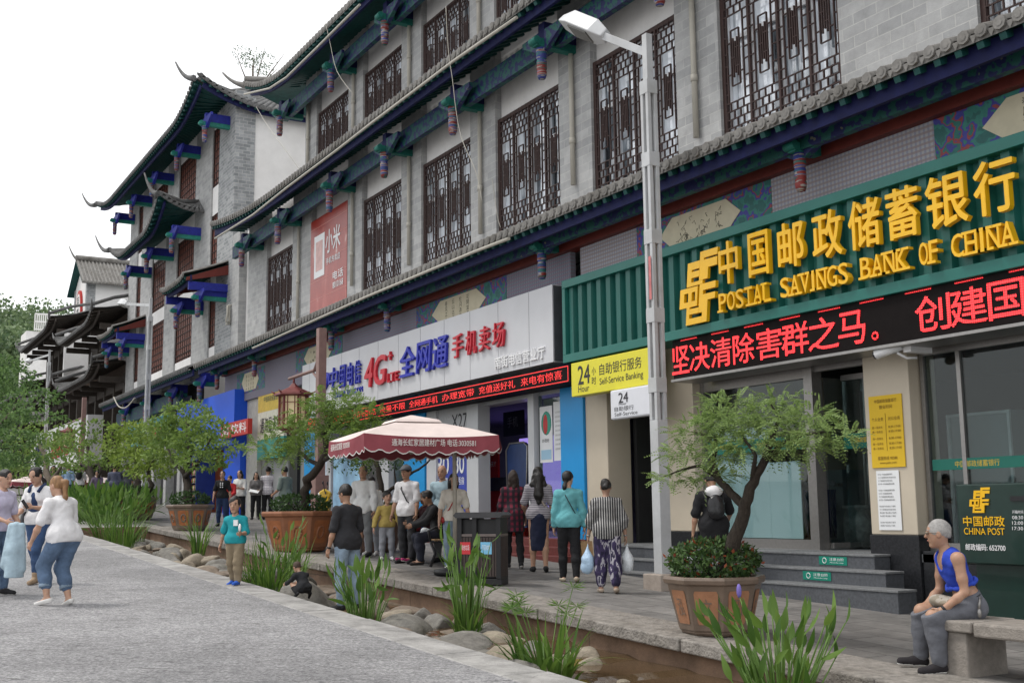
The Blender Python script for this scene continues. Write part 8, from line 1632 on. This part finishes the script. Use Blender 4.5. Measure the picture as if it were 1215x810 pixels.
# old man on the stone bench
sb = G(1150, 797); sb = np.array([-6.72, 8.5, gz(-6.72)])
def oldm(o, J):
    watch(1)(o, J); on_body(o, J, 'spectacles', M('spectacle_frame', (.2, .16, .12), .3), [cone(J['hp'](.05, s * .04, .008), J['hp'](-.005, s * .052, .004), .0035, .0035, .002) for s in (1, -1)] + [cone(J['hp'](.062, s * .01, .006), J['hp'](.054, s * .036, .006), .011, .011, .002) for s in (1, -1)], [], .004)
    p = J['world'](J['P'] + J['ts'] * .13 * J['h'] + np.array([0, 0, .065 * J['h']])); V, F = sdf_mesh([ell(p, (.15, .13, .05), None, .03), ell(p + [-.05, -.06, .02], (.08, .08, .05), None, .03)], .01); free('cloth_bundle', 'crumpled beige patterned cloth on the lap of the seated old man', 'cloth', V, F, ramp_mat('beige_print_cloth', [(0, (.3, .26, .2)), (.5, (.42, .38, .32)), (.65, (.2, .17, .13))], 14, 'noise', .9))
    hc = J['P'] + J['td'] * .118 * J['h']; m_ = MB(); m_.tube([hc + J['ts'] * math.cos(t) * .072 * J['h'] + np.array([0, math.sin(t) * .094 * J['h'], .006 * math.sin(5 * t)]) for t in np.linspace(0, 6.283, 30)], [.019 + .005 * math.sin(t * 2.3) for t in range(30)], 8); link('vest_roll', mesh_np('vest_roll', np.array(m_.v), m_.f, [MATS['cobalt_vest']], None, True), o)
    m_ = MB(); m_.tube([J['P'] + np.array([.0, .115 * J['h'], .05 * J['h']]), J['P'] + np.array([.03, .13 * J['h'], -.01 * J['h']])], .012, 6); m_.ball(J['P'] + np.array([.03, .135 * J['h'], -.03 * J['h']]), (.02, .012, .04)); link('key_bunch', mesh_np('key_bunch', np.array(m_.v), m_.f, [STEEL], None, True), o)
    lo_ = J['P'] + J['td'] * .045 * J['h']; m_ = MB(); V, F = sdf_mesh([ell(lo_, (.067 * J['h'], .091 * J['h'], .016 * J['h']), np.stack([J['ts'], [0, 1, 0], J['td']]), .01)], .01); link('belt', mesh_np('belt', V, F, [BLACKM], None, True), o)
person('grey haired old man in a rolled up blue vest sitting on the stone bench', sb + [0, .02, 0], -118, 1.66, .98, dict(m=cloth('cobalt_vest', (.025, .06, .42), .2), sleeve=0, hem=-.11, neck=-.01), dict(m=cloth('grey_work_trousers', (.125, .13, .15), .2), loose=1.3, rise=-.03), dict(m=cloth('black_trainer', (.025, .022, .025)), sole=SH_W['sole']), 'thin', GREYH, (.40, .225, .14), 'sit', 22, (-28, 2), ((-6, 6, 52, -10), (2, 8, 50, -16)), ((82, -3, 5), (86, 4, 5)), .0085, extra=oldm, seat=.455)
# group by the scooter
far = [(263, 624, 561, -30, 'woman in a black tee with a white print and dark jeans by the drinks fridge', T_('black_printed_tee', (.016, .016, .018), .42, loose=1.2), dict(m=NDEN), SH_B, 'tail', True, ((6, 14, 12, 6), (6, 14, 20, 4))),
       (272, 622, 577, -40, 'short woman in a bright red top behind the boy in teal', T_('red_top', (.5, .03, .035), .85), dict(m=NDEN), SH_B, 'bun', True, ((20, 10, 70, -10), (20, 10, 70, -10))),
       (284, 620, 560, -40, 'woman in a white blouse looking at her phone by the blue shop', T_('white_blouse', (.6, .59, .56), .5, loose=1.2), dict(m=BLK), SH_P, 'shoulder', True, ((20, 8, 95, -20), (20, 8, 95, -20))),
       (303, 616, 562, -25, 'woman in a black pinafore reading a white leaflet', T_('grey_pinafore', (.14, .13, .13), .85), dict(m=BLK), SH_B, 'long', True, ((12, 8, 75, -15), (12, 8, 75, -15))),
       (317, 616, 556, 150, 'man in a white checked shirt seen from behind near the branch office', dict(m=stripes('white_check_shirt', (.55, .53, .55), (.38, .34, .40), 12, 2, .3, 12, 1, (.4, .37, .42)), sleeve=.85, loose=1.25, hem=.07), dict(m=BLK), SH_P, 'short', False, ((10, 12, 40, 0), (10, 12, 40, 0))),
       (327, 616, 558, 145, 'man in a dark maroon jacket seen from behind by the branch office', T_('maroon_jacket', (.05, .014, .022), .95, loose=1.25, hem=.05), dict(m=BLK), SH_P, 'short', False, ((8, 14, 40, 0), (8, 14, 40, 0))),
       (338, 628, 556, 210, 'man in a grey green tee turned toward the branch office', T_('grey_green_tee', (.16, .2, .18), .45, loose=1.2), dict(m=cloth('dark_grey_trousers', (.035, .036, .04))), SH_P, 'short', False, ((6, 10, 60, -5), (6, 10, 15, 5))),
       (134, 603, 553, 150, 'man in a slate blue shirt walking away beyond the planters', T_('slate_shirt', (.10, .11, .16), .55, loose=1.2, hem=.07), dict(m=cloth('beige_trousers', (.38, .33, .27))), SH_P, 'short', False, ((5, 10, 10, 5), (5, 10, 10, 5))),
       (148, 603, 551, 150, 'man in a dark grey shirt walking away beyond the planters', T_('dark_grey_shirt', (.06, .065, .075), .5, loose=1.2, hem=.07), dict(m=NDEN), SH_P, 'short', False, ((5, 10, 10, 5), (5, 10, 10, 5))),
       (114, 604, 560, -20, 'stooped person in a purple grey shirt by the thin street tree', T_('purple_grey_shirt', (.13, .10, .15), .9), dict(m=BLK), SH_P, 'short', False, ((25, 10, 60, -5), (25, 10, 60, -5))),
       (93, 600, 553, 160, 'person in white with a dark rucksack far up the street', T_('white_tee', WTEE, .45), dict(m=BLK), SH_P, 'short', False, ((5, 10, 10, 5), (5, 10, 10, 5))),
       (79, 600, 552, 150, 'man in a light blue shirt far up the street under the parasol', T_('light_blue_shirt', (.28, .40, .58), .5, loose=1.2), dict(m=NDEN), SH_P, 'short', False, ((5, 10, 10, 5), (5, 10, 10, 5))),
       (62, 602, 554, -30, 'woman with long dark hair in a brown dress far up the street', T_('brown_dress', (.12, .07, .06), .5, hem=.15, long=True), dict(m=BLK), SH_P, 'long', True, ((10, 10, 60, -10), (10, 10, 60, -10)))]
for px, py, tp, fc, lab, tpd, bt, sh_, hr, fm_, ar in far:
    l, H = at(px, py, tp); H = min(max(H, 1.4), 1.78)
    def ex(o, J, lab=lab):
        if 'white print' in lab:
            c_ = J['ch'] + J['ts'] * .083 * J['h']; V, F = sdf_mesh([ell(c_ + np.array([0, s * .03, z]), (.015, .022, .022), None, .01) for s in (1, -1) for z in (-.06, 0, .05)], .01); link('shirt_print', mesh_np('shirt_print', V, F, [PAPER], None, True), o)
        if 'leaflet' in lab:
            p = J['world'](hnd(J, 1) * .5 + hnd(J, -1) * .5); m_ = MB(); m_.box(-.15, .15, -.1, .1, -.004, .004); q = m_.build('leaflet', PAPER); q.location = [float(v) for v in p + [.02, -.02, .02]]; q.rotation_euler = (.4, .2, rad(60)); tag(q, 'white leaflet in the hands of the woman in the pinafore', 'leaflet')
        if 'rucksack' in lab:
            b = J['world'](J['ch'] - J['ts'] * .1 * J['h']); V, F = sdf_mesh([ell(b, (.1, .14, .2), None, .02)], .02); free('rucksack', 'dark rucksack on the person in white far up the street', 'backpack', V, F, BLACKM)
    person(lab, l, fc, H, 1.02, tpd, bt, sh_, hr, None, SK_F if fm_ else SK_M, 'stand', 1, (0, 5), ar, None, .0155 if px > 200 else .02, fem=fm_, extra=ex)
